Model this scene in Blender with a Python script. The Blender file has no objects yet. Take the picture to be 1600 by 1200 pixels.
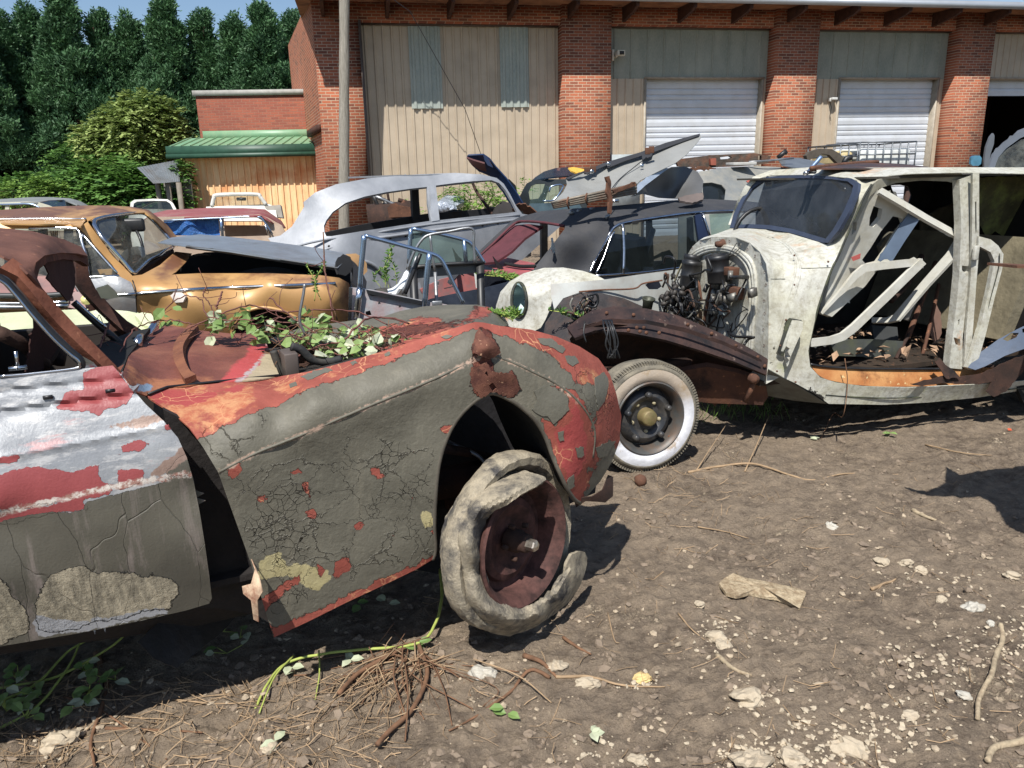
import bpy, math, random
import numpy as np
from mathutils import Vector, Matrix
from mathutils.geometry import delaunay_2d_cdt
R = math.radians
random.seed(7); RNG = np.random.RandomState(11)
SC = bpy.context.scene; COL = SC.collection

# ---------------------------------------------------------------- camera
EYE = np.array([0.0, 0.0, 1.6]); FPX = 1200.0; PITCH = 15.0; ROLL = -1.3
cd = bpy.data.cameras.new('camera'); cam = bpy.data.objects.new('camera', cd); COL.objects.link(cam)
cd.sensor_width = 36.0; cd.lens = 27.0; cd.clip_start = 0.05; cd.clip_end = 2000
CM = (Matrix.Rotation(R(90 - PITCH), 4, 'X') @ Matrix.Rotation(R(ROLL), 4, 'Z'))
cam.matrix_world = Matrix.Translation(Vector(EYE)) @ CM
SC.camera = cam
CR = np.array(CM.to_3x3())

# ---------------------------------------------------------------- light
SUN_EL, SUN_AZ = 56.0, 15.0          # light travels towards +Y turned SUN_AZ degrees to the right
w = bpy.data.worlds.new('World'); SC.world = w; w.use_nodes = True
nt = w.node_tree; bg = nt.nodes['Background']
sky = nt.nodes.new('ShaderNodeTexSky'); sky.sky_type = 'NISHITA'; sky.sun_disc = False
sky.sun_elevation = R(SUN_EL); sky.sun_rotation = R(180 + SUN_AZ); sky.air_density = 1.0; sky.dust_density = 0.6; sky.ozone_density = 2.5
tc = nt.nodes.new('ShaderNodeTexCoord'); mp = nt.nodes.new('ShaderNodeMapping'); mp.inputs['Scale'].default_value = (1, 1, 3.5)
cn = nt.nodes.new('ShaderNodeTexNoise'); cn.inputs['Scale'].default_value = 3.2; cn.inputs['Detail'].default_value = 7
cr = nt.nodes.new('ShaderNodeMapRange'); cr.inputs['From Min'].default_value = .60; cr.inputs['From Max'].default_value = .82
mx = nt.nodes.new('ShaderNodeMix'); mx.data_type = 'RGBA'; mx.inputs[7].default_value = (7.5, 7.9, 8.6, 1)
nt.links.new(tc.outputs['Generated'], mp.inputs['Vector']); nt.links.new(mp.outputs[0], cn.inputs['Vector'])
nt.links.new(cn.outputs['Fac'], cr.inputs['Value']); nt.links.new(cr.outputs[0], mx.inputs[0])
nt.links.new(sky.outputs[0], mx.inputs[6]); nt.links.new(mx.outputs[2], bg.inputs[0])
bg.inputs[1].default_value = 0.085
sl = bpy.data.lights.new('sun', 'SUN'); sl.energy = 4.6; sl.angle = R(0.53); sl.color = (1.0, 0.972, 0.92)
so = bpy.data.objects.new('sun', sl); COL.objects.link(so)
LD = Vector((math.sin(R(SUN_AZ)) * math.cos(R(SUN_EL)), math.cos(R(SUN_AZ)) * math.cos(R(SUN_EL)), -math.sin(R(SUN_EL))))
so.rotation_euler = LD.to_track_quat('-Z', 'Y').to_euler(); so.location = (-2, -6, 12)
SC.view_settings.view_transform = 'Standard'; SC.view_settings.look = 'None'
SC.view_settings.exposure = 0.5; SC.view_settings.gamma = 1.0
SC.render.engine = 'CYCLES'
SC.cycles.max_bounces = 6; SC.cycles.transparent_max_bounces = 12
SC.cycles.use_denoising = True

# ---------------------------------------------------------------- pixel <-> world
def ray(x, y):
    v = CR @ np.array([(x - 800) / FPX, -(y - 600) / FPX, -1.0]); return v / np.linalg.norm(v)
def project(p):
    q = CR.T @ (np.asarray(p, float) - EYE); return (800 + FPX * q[0] / -q[2], 600 - FPX * q[1] / -q[2])
def project_many(P):
    q = (np.asarray(P, float) - EYE) @ CR; return np.stack([800 + FPX * q[:, 0] / -q[:, 2], 600 - FPX * q[:, 1] / -q[:, 2]], 1)
def ground(x, y, z=0.0):
    d = ray(x, y); return EYE + d * ((z - EYE[2]) / d[2])
def atdepth(x, y, Y):
    d = ray(x, y); return EYE + d * (Y / d[1])
class Plane:
    """upright plane through (qx,qy) running at angle a (degrees from +X); off = metres behind it"""
    def __init__(s, qx, qy, a):
        s.q = np.array([qx, qy, 0.0]); s.a = a; s.d = np.array([math.cos(R(a)), math.sin(R(a)), 0.0])
        s.n = np.array([math.sin(R(a)), -math.cos(R(a)), 0.0])
    def at(s, x, y, off=0.0):
        d = ray(x, y); q = s.q - s.n * off
        return EYE + d * (np.dot(q - EYE, s.n) / np.dot(d, s.n))
    def loc(s, u, off, z):
        return s.q + s.d * u - s.n * off + np.array([0, 0, z])
    def offz(s, x, y, z):
        p = ground(x, y, z); return -float(np.dot(p - s.q, s.n))
    def sz(s, x, y, off=0.0):
        p = s.at(x, y, off); return float(np.dot(p - s.q, s.d)), float(p[2])

# ---------------------------------------------------------------- things
def thing(name, label, cat, loc=(0, 0, 0), group=None, rz=0):
    o = bpy.data.objects.new(name, None); COL.objects.link(o); o.location = tuple(float(v) for v in loc)
    o.rotation_euler = (0, 0, R(rz)); o.empty_display_size = .1
    o['label'] = label; o['category'] = cat; o['kind'] = 'thing'
    if group: o['group'] = group
    return o
def tag(o, label, cat, group=None):
    o['kind'] = 'thing'; o['label'] = label; o['category'] = cat
    if group: o['group'] = group
    return o
def root_of(o):
    while o.parent: o = o.parent
    return o
def mk(name, V, F, mat, parent=None, smooth=True, thick=0, bevel=0, attrs=None, local=False, auto=None, off=-1.0):
    V = np.asarray(V, float).reshape(-1, 3)
    if parent is not None and not local:
        r = root_of(parent); a = -r.rotation_euler.z; V = V - np.array(r.location)
        if abs(a) > 1e-6:
            c, s = math.cos(a), math.sin(a); V = np.stack([V[:, 0] * c - V[:, 1] * s, V[:, 0] * s + V[:, 1] * c, V[:, 2]], 1)
    org = np.zeros(3)
    if parent is None and not local:
        org = np.array([V[:, 0].mean(), V[:, 1].mean(), V[:, 2].min()]); V = V - org
    me = bpy.data.meshes.new(name); me.from_pydata([tuple(v) for v in V], [], [tuple(int(i) for i in f) for f in F]); me.update()
    if attrs:
        for k, v in attrs.items():
            at = me.attributes.new(k, 'FLOAT', 'POINT'); at.data.foreach_set('value', np.asarray(v, np.float32))
    if smooth: me.polygons.foreach_set('use_smooth', [True] * len(me.polygons))
    if isinstance(mat, (list, tuple)):
        for m in mat: me.materials.append(m)
    else: me.materials.append(mat)
    o = bpy.data.objects.new(name, me); COL.objects.link(o)
    o.location = tuple(org)
    if parent is not None: o.parent = parent
    if thick:
        m = o.modifiers.new('solid', 'SOLIDIFY'); m.thickness = thick; m.offset = off
    if bevel:
        m = o.modifiers.new('bevel', 'BEVEL'); m.width = bevel; m.segments = 2; m.limit_method = 'ANGLE'; m.angle_limit = R(40)
    if auto: 
        me.set_sharp_from_angle(angle=R(auto))
    return o
class MB:
    def __init__(s): s.V = []; s.F = []
    def add(s, V, F):
        n = len(s.V); s.V += [tuple(v) for v in V]; s.F += [tuple(i + n for i in f) for f in F]; return s
    def box(s, c, size, ax=None):
        X, Y, Z = ax if ax is not None else ((1, 0, 0), (0, 1, 0), (0, 0, 1))
        X, Y, Z = np.array(X, float), np.array(Y, float), np.array(Z, float); c = np.array(c, float)
        h = np.array(size, float) / 2
        V = [c + X * h[0] * i + Y * h[1] * j + Z * h[2] * k for i in (-1, 1) for j in (-1, 1) for k in (-1, 1)]
        F = [(0, 1, 3, 2), (4, 6, 7, 5), (0, 4, 5, 1), (2, 3, 7, 6), (0, 2, 6, 4), (1, 5, 7, 3)]
        return s.add(V, F)
    def bx(s, x0, x1, y0, y1, z0, z1): return s.box(((x0 + x1) / 2, (y0 + y1) / 2, (z0 + z1) / 2), (x1 - x0, y1 - y0, z1 - z0))
    def bar(s, a, b, w, h, up=(0, 0, 1)):
        a = np.array(a, float); b = np.array(b, float); X = b - a; L = np.linalg.norm(X); X /= L
        Y = np.cross(np.array(up, float), X); Y /= (np.linalg.norm(Y) + 1e-9); Z = np.cross(X, Y)
        return s.box((a + b) / 2, (L, w, h), (X, Y, Z))
    def tube(s, P, r, seg=8, closed=False, caps=True):
        P = np.asarray(P, float); n = len(P); r = np.broadcast_to(np.asarray(r, float), (n,))
        T = np.zeros_like(P)
        for i in range(n):
            a = P[(i - 1) % n] if (closed or i > 0) else P[i]; b = P[(i + 1) % n] if (closed or i < n - 1) else P[i]
            T[i] = b - a; T[i] /= (np.linalg.norm(T[i]) + 1e-12)
        u = np.cross(T[0], (0, 0, 1.0))
        if np.linalg.norm(u) < 1e-3: u = np.cross(T[0], (1.0, 0, 0))
        V = []; u /= np.linalg.norm(u)
        for i in range(n):
            u = u - T[i] * np.dot(u, T[i]); u /= (np.linalg.norm(u) + 1e-12); v = np.cross(T[i], u)
            for k in range(seg):
                t = 2 * math.pi * k / seg; V.append(P[i] + (u * math.cos(t) + v * math.sin(t)) * r[i])
        F = []
        for i in range(n if closed else n - 1):
            j = (i + 1) % n
            for k in range(seg): F.append((i * seg + k, i * seg + (k + 1) % seg, j * seg + (k + 1) % seg, j * seg + k))
        if not closed and caps: F.append(tuple(range(seg))[::-1]); F.append(tuple((n - 1) * seg + k for k in range(seg)))
        return s.add(V, F)
    def lathe(s, prof, c, axis, seg=48, wob=None):
        """prof: (along axis, radius); wob(theta, k)->(da, dr)"""
        A = np.array(axis, float); A /= np.linalg.norm(A); U = np.cross(A, (0, 0, 1.0)); U /= np.linalg.norm(U); W = np.cross(U, A)
        V = []; n = len(prof)
        for i in range(seg):
            t = 2 * math.pi * i / seg
            for k, (h, r) in enumerate(prof):
                if wob: dh, dr = wob(t, k); h, r = h + dh, r + dr
                V.append(np.array(c) + A * h + (U * math.cos(t) + W * math.sin(t)) * r)
        F = [(i * n + k, ((i + 1) % seg) * n + k, ((i + 1) % seg) * n + k + 1, i * n + k + 1) for i in range(seg) for k in range(n - 1)]
        return s.add(V, F)
    def build(s, name, mat, parent=None, **k): return mk(name, s.V, s.F, mat, parent, **k)

def cr_curve(P, n=8, closed=False):
    """Catmull-Rom through points of any dimension"""
    P = np.asarray(P, float); m = len(P); out = []
    rng = range(m if closed else m - 1)
    for i in rng:
        p0 = P[(i - 1) % m] if closed or i > 0 else 2 * P[0] - P[1]
        p1, p2 = P[i], P[(i + 1) % m]
        p3 = P[(i + 2) % m] if closed or i + 2 < m else 2 * P[-1] - P[-2]
        for k in range(n):
            t = k / n
            out.append(.5 * ((2 * p1) + (p2 - p0) * t + (2 * p0 - 5 * p1 + 4 * p2 - p3) * t * t + (3 * p1 - p0 - 3 * p2 + p3) * t ** 3))
    if not closed: out.append(P[-1])
    return np.array(out)
def inpoly(X, Y, poly):
    poly = np.asarray(poly, float); n = len(poly); ins = np.zeros(np.shape(X), bool); j = n - 1
    for i in range(n):
        xi, yi = poly[i]; xj, yj = poly[j]
        c = ((yi > Y) != (yj > Y)) & (X < (xj - xi) * (Y - yi) / (yj - yi + 1e-12) + xi); ins ^= c; j = i
    return ins
def dist_poly(X, Y, poly, closed=True):
    poly = np.asarray(poly, float); n = len(poly); D = np.full(np.shape(X), 1e9)
    for i in range(n if closed else n - 1):
        a = poly[i]; b = poly[(i + 1) % n]; d = b - a; L = (d @ d) + 1e-12
        t = np.clip(((X - a[0]) * d[0] + (Y - a[1]) * d[1]) / L, 0, 1)
        D = np.minimum(D, np.hypot(X - a[0] - t * d[0], Y - a[1] - t * d[1]))
    return D
def sdf(X, Y, polys):
    out = np.full(np.shape(X), -1e9)
    for p in polys:
        d = dist_poly(X, Y, p); out = np.maximum(out, np.where(inpoly(X, Y, p), d, -d))
    return np.clip(out / 30.0, -1, 1) + 2
class TPS:
    def __init__(s, pts, reg=1e-4):
        pts = np.asarray(pts, float); s.p = pts[:, :2] / 100; n = len(pts)
        s.n = n
        if n < 3: s.c = float(pts[:, 2].mean()); return
        r = np.linalg.norm(s.p[:, None] - s.p[None], axis=2); K = np.where(r > 0, r * r * np.log(r + 1e-12), 0) + np.eye(n) * reg
        Pm = np.hstack([np.ones((n, 1)), s.p]); A = np.zeros((n + 3, n + 3)); A[:n, :n] = K; A[:n, n:] = Pm; A[n:, :n] = Pm.T
        s.w = np.linalg.lstsq(A, np.concatenate([pts[:, 2], [0, 0, 0]]), rcond=None)[0]
    def __call__(s, X, Y):
        if s.n < 3: return np.full(np.shape(X), s.c)
        q = np.stack([X, Y], -1) / 100; r = np.linalg.norm(q[:, None] - s.p[None], axis=2)
        return np.where(r > 0, r * r * np.log(r + 1e-12), 0) @ s.w[:s.n] + s.w[s.n] + q @ s.w[s.n + 1:]
def dens(poly, step):
    out = []; n = len(poly)
    for i in range(n):
        a = np.array(poly[i], float); b = np.array(poly[(i + 1) % n], float); k = max(1, int(np.linalg.norm(b - a) / step))
        for j in range(k): out.append(a + (b - a) * j / k)
    return out
def surf(plane, ctl, d=0.0):
    f = TPS([(c[0], c[1], c[2] if len(c) == 3 else plane.offz(c[0], c[1], c[3])) for c in ctl])
    return lambda X, Y: f(X, Y) + d
def on(plane, f, pts, d=0.0):
    return [(p[0], p[1], float(f(np.array([float(p[0])]), np.array([float(p[1])]))[0]) + d) for p in pts]
def sheet(name, outline, plane, ctl, mat, parent=None, holes=(), step=12, thick=.004, curve=0, attrs=None, rough=0, post=None, fx=None):
    """a bent sheet-metal panel: outline (and holes) seen on an upright plane, depth behind the plane from control points"""
    if curve: outline = cr_curve(outline, curve, True)
    holes = [cr_curve(h, curve, True) if curve else h for h in holes]
    ov = dens(outline, step * .8)
    if rough: ov = [v + RNG.uniform(-rough, rough, 2) for v in ov]
    pts = list(ov); edges = [(i, (i + 1) % len(ov)) for i in range(len(ov))]; hv = []
    for h in holes:
        q = dens(h, step * .8); b = len(pts); pts += q; edges += [(b + i, b + (i + 1) % len(q)) for i in range(len(q))]; hv.append(q)
    A = np.array(ov); x0, y0 = A.min(0); x1, y1 = A.max(0)
    gx, gy = np.meshgrid(np.arange(x0 + step * .5, x1, step), np.arange(y0 + step * .5, y1, step * .87))
    gx = gx + (np.arange(gx.shape[0])[:, None] % 2) * step * .5; gx = gx.ravel(); gy = gy.ravel()
    ok = inpoly(gx, gy, A) & (dist_poly(gx, gy, A) > step * .45)
    for q in hv:
        q = np.array(q); ok &= ~inpoly(gx, gy, q) & (dist_poly(gx, gy, q) > step * .45)
    pts += [np.array(p) for p in zip(gx[ok], gy[ok])]
    r = delaunay_2d_cdt([Vector((float(p[0]), float(p[1]))) for p in pts], edges, [], 0, 1e-4)
    PV = np.array([(v.x, v.y) for v in r[0]]); F = [f for f in r[2]]
    C = np.array([PV[list(f)].mean(0) for f in F]); keep = inpoly(C[:, 0], C[:, 1], A)
    for q in hv: keep &= ~inpoly(C[:, 0], C[:, 1], np.array(q))
    F = [f[::-1] for f, k in zip(F, keep) if k]
    off = (ctl if callable(ctl) else surf(plane, ctl))(PV[:, 0], PV[:, 1])
    if fx is not None: off = off + fx(PV[:, 0], PV[:, 1])
    V = np.array([plane.at(p[0], p[1], o) for p, o in zip(PV, off)])
    # face the camera
    f = F[len(F) // 2]; nn = np.cross(V[f[1]] - V[f[0]], V[f[2]] - V[f[0]])
    if np.dot(nn, EYE - V[f[0]]) < 0: F = [g[::-1] for g in F]
    at = {k: sdf(PV[:, 0], PV[:, 1], v) for k, v in (attrs or {}).items()}
    if post is not None: V = post(V)
    return mk(name, V, F, mat, parent, thick=thick, attrs=at)
def loft(name, pl, st, mat, parent, thick=.01):
    V = [pl.loc(*p) for s in st for p in s]; n = len(st[0])
    F = [(i * n + k, (i + 1) * n + k, (i + 1) * n + k + 1, i * n + k + 1) for i in range(len(st) - 1) for k in range(n - 1)]
    return mk(name, V, F, mat, parent, thick=thick)
def pxs(plane, pts, off=0.0, n=0):
    P = np.array([plane.at(p[0], p[1], p[2] if len(p) > 2 else off) for p in pts]); return cr_curve(P, n) if n else P

# ---------------------------------------------------------------- numpy noise
def vnoise(X, Y, seed=0):
    xi = np.floor(X).astype(int); yi = np.floor(Y).astype(int); fx = X - xi; fy = Y - yi
    fx = fx * fx * (3 - 2 * fx); fy = fy * fy * (3 - 2 * fy)
    def h(a, b):
        n = (a * 374761393 + b * 668265263 + seed * 1442695041) & 0xffffffff; n = ((n ^ (n >> 13)) * 1274126177) & 0xffffffff
        return ((n ^ (n >> 16)) & 0xffff) / 65535.0
    return (h(xi, yi) * (1 - fx) + h(xi + 1, yi) * fx) * (1 - fy) + (h(xi, yi + 1) * (1 - fx) + h(xi + 1, yi + 1) * fx) * fy
def fbm(X, Y, s, o=4, seed=0):
    a = 0; k = 1; t = 0
    for i in range(o): a = a + vnoise(X * s + 31.7 * i, Y * s + 17.3 * i, seed + i) * k; t += k; k *= .5; s *= 2.03
    return a / t

# ---------------------------------------------------------------- materials
def lin(r, g, b):
    f = lambda c: (c / 255 / 12.92) if c / 255 <= .04045 else ((c / 255 + .055) / 1.055) ** 2.4
    return (f(r), f(g), f(b), 1)
class Mt:
    def __init__(s, name, rough=.6, metal=0.0, spec=.5):
        s.m = bpy.data.materials.new(name); s.m.use_nodes = True; s.t = s.m.node_tree; s.b = s.t.nodes['Principled BSDF']
        s.b.inputs['Roughness'].default_value = rough; s.b.inputs['Metallic'].default_value = metal
        s.b.inputs['Specular IOR Level'].default_value = spec; s.tc = None; s.h = None
    def L(s, a, b): s.t.links.new(a, b)
    def put(s, sock, v):
        if isinstance(v, bpy.types.NodeSocket): s.L(v, sock)
        else: sock.default_value = v
    def co(s, k='Object'):
        if s.tc is None: s.tc = s.t.nodes.new('ShaderNodeTexCoord')
        return s.tc.outputs[k]
    def map(s, vec=None, sc=(1, 1, 1), rot=(0, 0, 0), loc=(0, 0, 0)):
        n = s.t.nodes.new('ShaderNodeMapping'); n.inputs['Scale'].default_value = sc; n.inputs['Rotation'].default_value = rot; n.inputs['Location'].default_value = loc
        s.L(vec or s.co(), n.inputs['Vector']); return n.outputs[0]
    def noise(s, sc, det=4, rough=.55, vec=None, dist=0.0, col=False):
        n = s.t.nodes.new('ShaderNodeTexNoise'); n.inputs['Scale'].default_value = sc; n.inputs['Detail'].default_value = det
        n.inputs['Roughness'].default_value = rough; n.inputs['Distortion'].default_value = dist; s.L(vec or s.co(), n.inputs['Vector'])
        return n.outputs['Color' if col else 'Fac']
    def voro(s, sc, feat='F1', vec=None, out='Distance', rnd=1.0):
        n = s.t.nodes.new('ShaderNodeTexVoronoi'); n.feature = feat; n.inputs['Scale'].default_value = sc; n.inputs['Randomness'].default_value = rnd
        s.L(vec or s.co(), n.inputs['Vector']); return n.outputs[out]
    def attr(s, name):
        n = s.t.nodes.new('ShaderNodeAttribute'); n.attribute_name = name; return s.math('MAXIMUM', s.math('SUBTRACT', n.outputs['Fac'], 2.0), -1.0)
    def math(s, op, a, b=0.0, c=None):
        n = s.t.nodes.new('ShaderNodeMath'); n.operation = op; s.put(n.inputs[0], a); s.put(n.inputs[1], b)
        if c is not None: s.put(n.inputs[2], c)
        return n.outputs[0]
    def vadd(s, a, b, k=1.0):
        n = s.t.nodes.new('ShaderNodeVectorMath'); n.operation = 'MULTIPLY_ADD'; s.L(b, n.inputs[0]); n.inputs[1].default_value = (k, k, k); s.L(a, n.inputs[2]); return n.outputs[0]
    def rng(s, v, a, b, c=0.0, d=1.0, smooth=False):
        n = s.t.nodes.new('ShaderNodeMapRange'); s.put(n.inputs['Value'], v); n.inputs['From Min'].default_value = a; n.inputs['From Max'].default_value = b
        n.inputs['To Min'].default_value = c; n.inputs['To Max'].default_value = d
        if smooth: n.interpolation_type = 'SMOOTHSTEP'
        return n.outputs[0]
    def mix(s, f, a, b, mode='MIX'):
        n = s.t.nodes.new('ShaderNodeMix'); n.data_type = 'RGBA'; n.blend_type = mode; s.put(n.inputs[0], f); s.put(n.inputs[6], a); s.put(n.inputs[7], b); return n.outputs[2]
    def ramp(s, v, stops):
        n = s.t.nodes.new('ShaderNodeValToRGB'); e = n.color_ramp.elements
        while len(e) < len(stops): e.new(.5)
        for q, (p, c) in zip(e, stops): q.position = p; q.color = c
        s.L(v, n.inputs[0]); return n.outputs[0]
    def mask(s, name, amp=.5, sc=25, w=.04, bias=0.0, det=6):
        """ragged edged region grown from a stored distance field"""
        n = s.math('MULTIPLY_ADD', s.noise(sc, det, .65), amp * 2, -amp + bias); return s.rng(s.math('ADD', s.attr(name), n), -w, w)
    def color(s, v): s.put(s.b.inputs['Base Color'], v)
    def rough(s, v): s.put(s.b.inputs['Roughness'], v)
    def metal(s, v): s.put(s.b.inputs['Metallic'], v)
    def bump(s, h, dist=.01, strength=1.0):
        n = s.t.nodes.new('ShaderNodeBump'); n.inputs['Distance'].default_value = dist; n.inputs['Strength'].default_value = strength; s.L(h, n.inputs['Height'])
        if s.h is not None: s.L(s.h, n.inputs['Normal'])
        s.h = n.outputs[0]; s.L(s.h, s.b.inputs['Normal'])
def simple(name, rgb, rough=.6, metal=0.0, var=.18, sc=8, bump=0.0, bsc=60, dirt=None, dirtamt=.5, spec=.5):
    m = Mt(name, rough, metal, spec); c = lin(*rgb); n = m.noise(sc, 5)
    d = tuple(x * (1 - var) for x in c[:3]) + (1,); u = tuple(min(1, x * (1 + var)) for x in c[:3]) + (1,)
    col = m.mix(m.rng(n, .3, .7), d, u)
    if dirt:
        col = m.mix(m.math('MULTIPLY', m.rng(m.noise(sc * .7, 8, .7), .45, .65), dirtamt), col, lin(*dirt))
    m.color(col)
    if bump: m.bump(m.noise(bsc, 5), bump)
    return m.m
# ---------------------------------------------------------------- shared materials
def brick_mat(name, axis, tone=0):
    m = Mt(name, .9, 0, .2); s = m.t.nodes.new('ShaderNodeSeparateXYZ'); m.L(m.co(), s.inputs[0])
    c = m.t.nodes.new('ShaderNodeCombineXYZ'); m.L(s.outputs[axis], c.inputs[0]); m.L(s.outputs[2], c.inputs[1])
    wob = m.vadd(c.outputs[0], m.noise(3, 3, col=True), .006)
    b = m.t.nodes.new('ShaderNodeTexBrick'); m.L(wob, b.inputs['Vector'])
    b.inputs['Scale'].default_value = 1; b.inputs['Brick Width'].default_value = .213; b.inputs['Row Height'].default_value = .0677
    b.inputs['Mortar Size'].default_value = .0075; b.inputs['Mortar Smooth'].default_value = .15; b.inputs['Color1'].default_value = (0, 0, 0, 1); b.inputs['Color2'].default_value = (1, 1, 1, 1)
    b.offset = .5
    cv = m.ramp(b.outputs['Color'], [(0, lin(88, 60, 54)), (.2, lin(112, 72, 60)), (.36, lin(146, 88, 68)), (.55, lin(166, 96, 70)), (.78, lin(178, 104, 74)), (1, lin(150, 98, 80))])
    big = m.rng(m.noise(1.3, 4), .38, .66)
    cv = m.mix(m.math('MULTIPLY', big, .5 + .3 * tone) if tone < 2 else m.math('MULTIPLY_ADD', big, .4, .5), cv, lin(*((132, 80, 64) if tone == 0 else (104, 60, 54) if tone == 2 else (188, 108, 78))))
    gr = m.noise(40, 3); cv = m.mix(.25, cv, m.mix(gr, lin(90, 50, 40), lin(205, 120, 85)), 'MIX')
    mort = m.mix(m.noise(5, 3), lin(164, 138, 116), lin(200, 176, 150))
    cv = m.mix(b.outputs['Fac'] if tone < 2 else m.math('MULTIPLY', b.outputs['Fac'], .22), cv, mort)
    m.color(cv); m.bump(m.math('SUBTRACT', 1.0, b.outputs['Fac']), .008); m.bump(gr, .003); return m.m
BRICK_X = brick_mat('brick_front', 0); BRICK_Y = brick_mat('brick_side', 1, 1)
def rusty(name, a=(82, 58, 47), b=(108, 75, 58), dark=(50, 38, 34), rough=.85, sc=9, spots=(136, 92, 66)):
    m = Mt(name, rough, 0, .25); c = m.mix(m.rng(m.noise(sc, 8, .62), .35, .65), lin(*a), lin(*b))
    c = m.mix(m.rng(m.noise(sc * .6, 6, .7), .55, .68), c, lin(*dark)); c = m.mix(m.rng(m.noise(sc * 5, 4), .64, .72), c, lin(*spots))
    m.color(c); m.bump(m.noise(sc * 14, 5), .0016); m.bump(m.noise(sc, 5), .004); return m.m
RUST = rusty('rusted_steel'); RUSTDK = rusty('dark_rusted_steel', (50, 40, 36), (72, 52, 44), (32, 28, 27), spots=(96, 66, 50))
RUSTBR = rusty('red_brown_rust', (92, 62, 53), (110, 75, 63), (76, 52, 45), .8, 6, (140, 98, 78))
CHROME = simple('worn_chrome', (200, 204, 210), .22, 1.0, .1, 10, dirt=(110, 96, 80), dirtamt=.5)
STEEL = simple('grey_steel', (150, 152, 154), .45, .8, .2, 6, .001, 40, (90, 80, 70), .5)
BLACK = simple('black_paint', (26, 27, 30), .45, 0, .2, 8, 0, dirt=(60, 56, 50), dirtamt=.4)
DARK = simple('dark_interior', (20, 19, 19), .9, 0, .3, 5, .002, 30)
RUBBER = simple('black_rubber', (36, 36, 36), .75, 0, .2, 10, .001, 80, (92, 86, 76), .5)
FABRIC = simple('faded_seat_fabric', (78, 72, 62), .95, 0, .3, 12, .004, 40)
def glass(name, tint=(.75, .82, .82), rough=.03, dirt=.35, dcol=(150, 150, 140), op=.12):
    """dusty car glass: clear film that mirrors at grazing angles, with dust on it"""
    m = Mt(name, rough, 0, .5); t = m.t; b = m.b; b.inputs['Base Color'].default_value = tint + (1,)
    tr = t.nodes.new('ShaderNodeBsdfTransparent'); tr.inputs[0].default_value = tint + (1,)
    gl = t.nodes.new('ShaderNodeBsdfGlossy'); gl.inputs['Roughness'].default_value = rough
    fr = t.nodes.new('ShaderNodeFresnel'); fr.inputs['IOR'].default_value = 1.5
    m1 = t.nodes.new('ShaderNodeMixShader'); m.L(fr.outputs[0], m1.inputs[0]); m.L(tr.outputs[0], m1.inputs[1]); m.L(gl.outputs[0], m1.inputs[2])
    df = t.nodes.new('ShaderNodeBsdfDiffuse'); df.inputs[0].default_value = lin(*dcol)
    n = m.rng(m.noise(7, 8, .7), .35, .75, op * .4, dirt)
    m2 = t.nodes.new('ShaderNodeMixShader'); m.L(n, m2.inputs[0]); m.L(m1.outputs[0], m2.inputs[1]); m.L(df.outputs[0], m2.inputs[2])
    m.L(m2.outputs[0], t.nodes['Material Output'].inputs['Surface']); return m.m
GLASS = glass('dusty_glass'); GLASSB = glass('blue_dusty_glass', (.52, .57, .63), .05, .34, (104, 108, 114), .35)
GLASSG = glass('green_tint_glass', (.55, .72, .66), .04, .25, (120, 140, 132), .3)
def leafmat(name, a, b, rough=.55, tr=.25):
    m = Mt(name, rough, 0, .4); c = m.mix(m.rng(m.noise(1.1, 6, .7), .35, .65), lin(*a), lin(*b))
    oi = m.t.nodes.new('ShaderNodeObjectInfo'); c = m.mix(m.math('MULTIPLY', oi.outputs['Random'], .25), c, lin(*b))
    m.color(c); t = m.t.nodes.new('ShaderNodeBsdfTranslucent'); m.L(c, t.inputs[0]); x = m.t.nodes.new('ShaderNodeMixShader'); x.inputs[0].default_value = tr
    m.L(m.b.outputs[0], x.inputs[1]); m.L(t.outputs[0], x.inputs[2]); m.L(x.outputs[0], m.t.nodes['Material Output'].inputs['Surface']); return m.m
LEAF_CON = leafmat('conifer_leaf', (52, 84, 56), (82, 118, 74), .6, .2); LEAF_SUM = leafmat('sumac_leaf', (112, 140, 72), (164, 176, 108)); LEAF_SHR = leafmat('shrub_leaf', (70, 108, 52), (110, 146, 70))
LEAF_BR = leafmat('bramble_leaf', (88, 122, 60), (146, 168, 102)); GRASS = leafmat('grass_blade', (92, 130, 56), (140, 168, 84))
BARK = rusty('bark', (84, 70, 58), (112, 96, 80), (50, 42, 36), .95, 20, (130, 116, 98))
TWIG = simple('dry_twig', (150, 126, 98), .9, 0, .25, 30, .001, 120); TWIGR = simple('brown_twig', (110, 80, 58), .9, 0, .3, 30); VINEG = simple('green_vine', (158, 168, 84), .7, 0, .2, 30)
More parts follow.
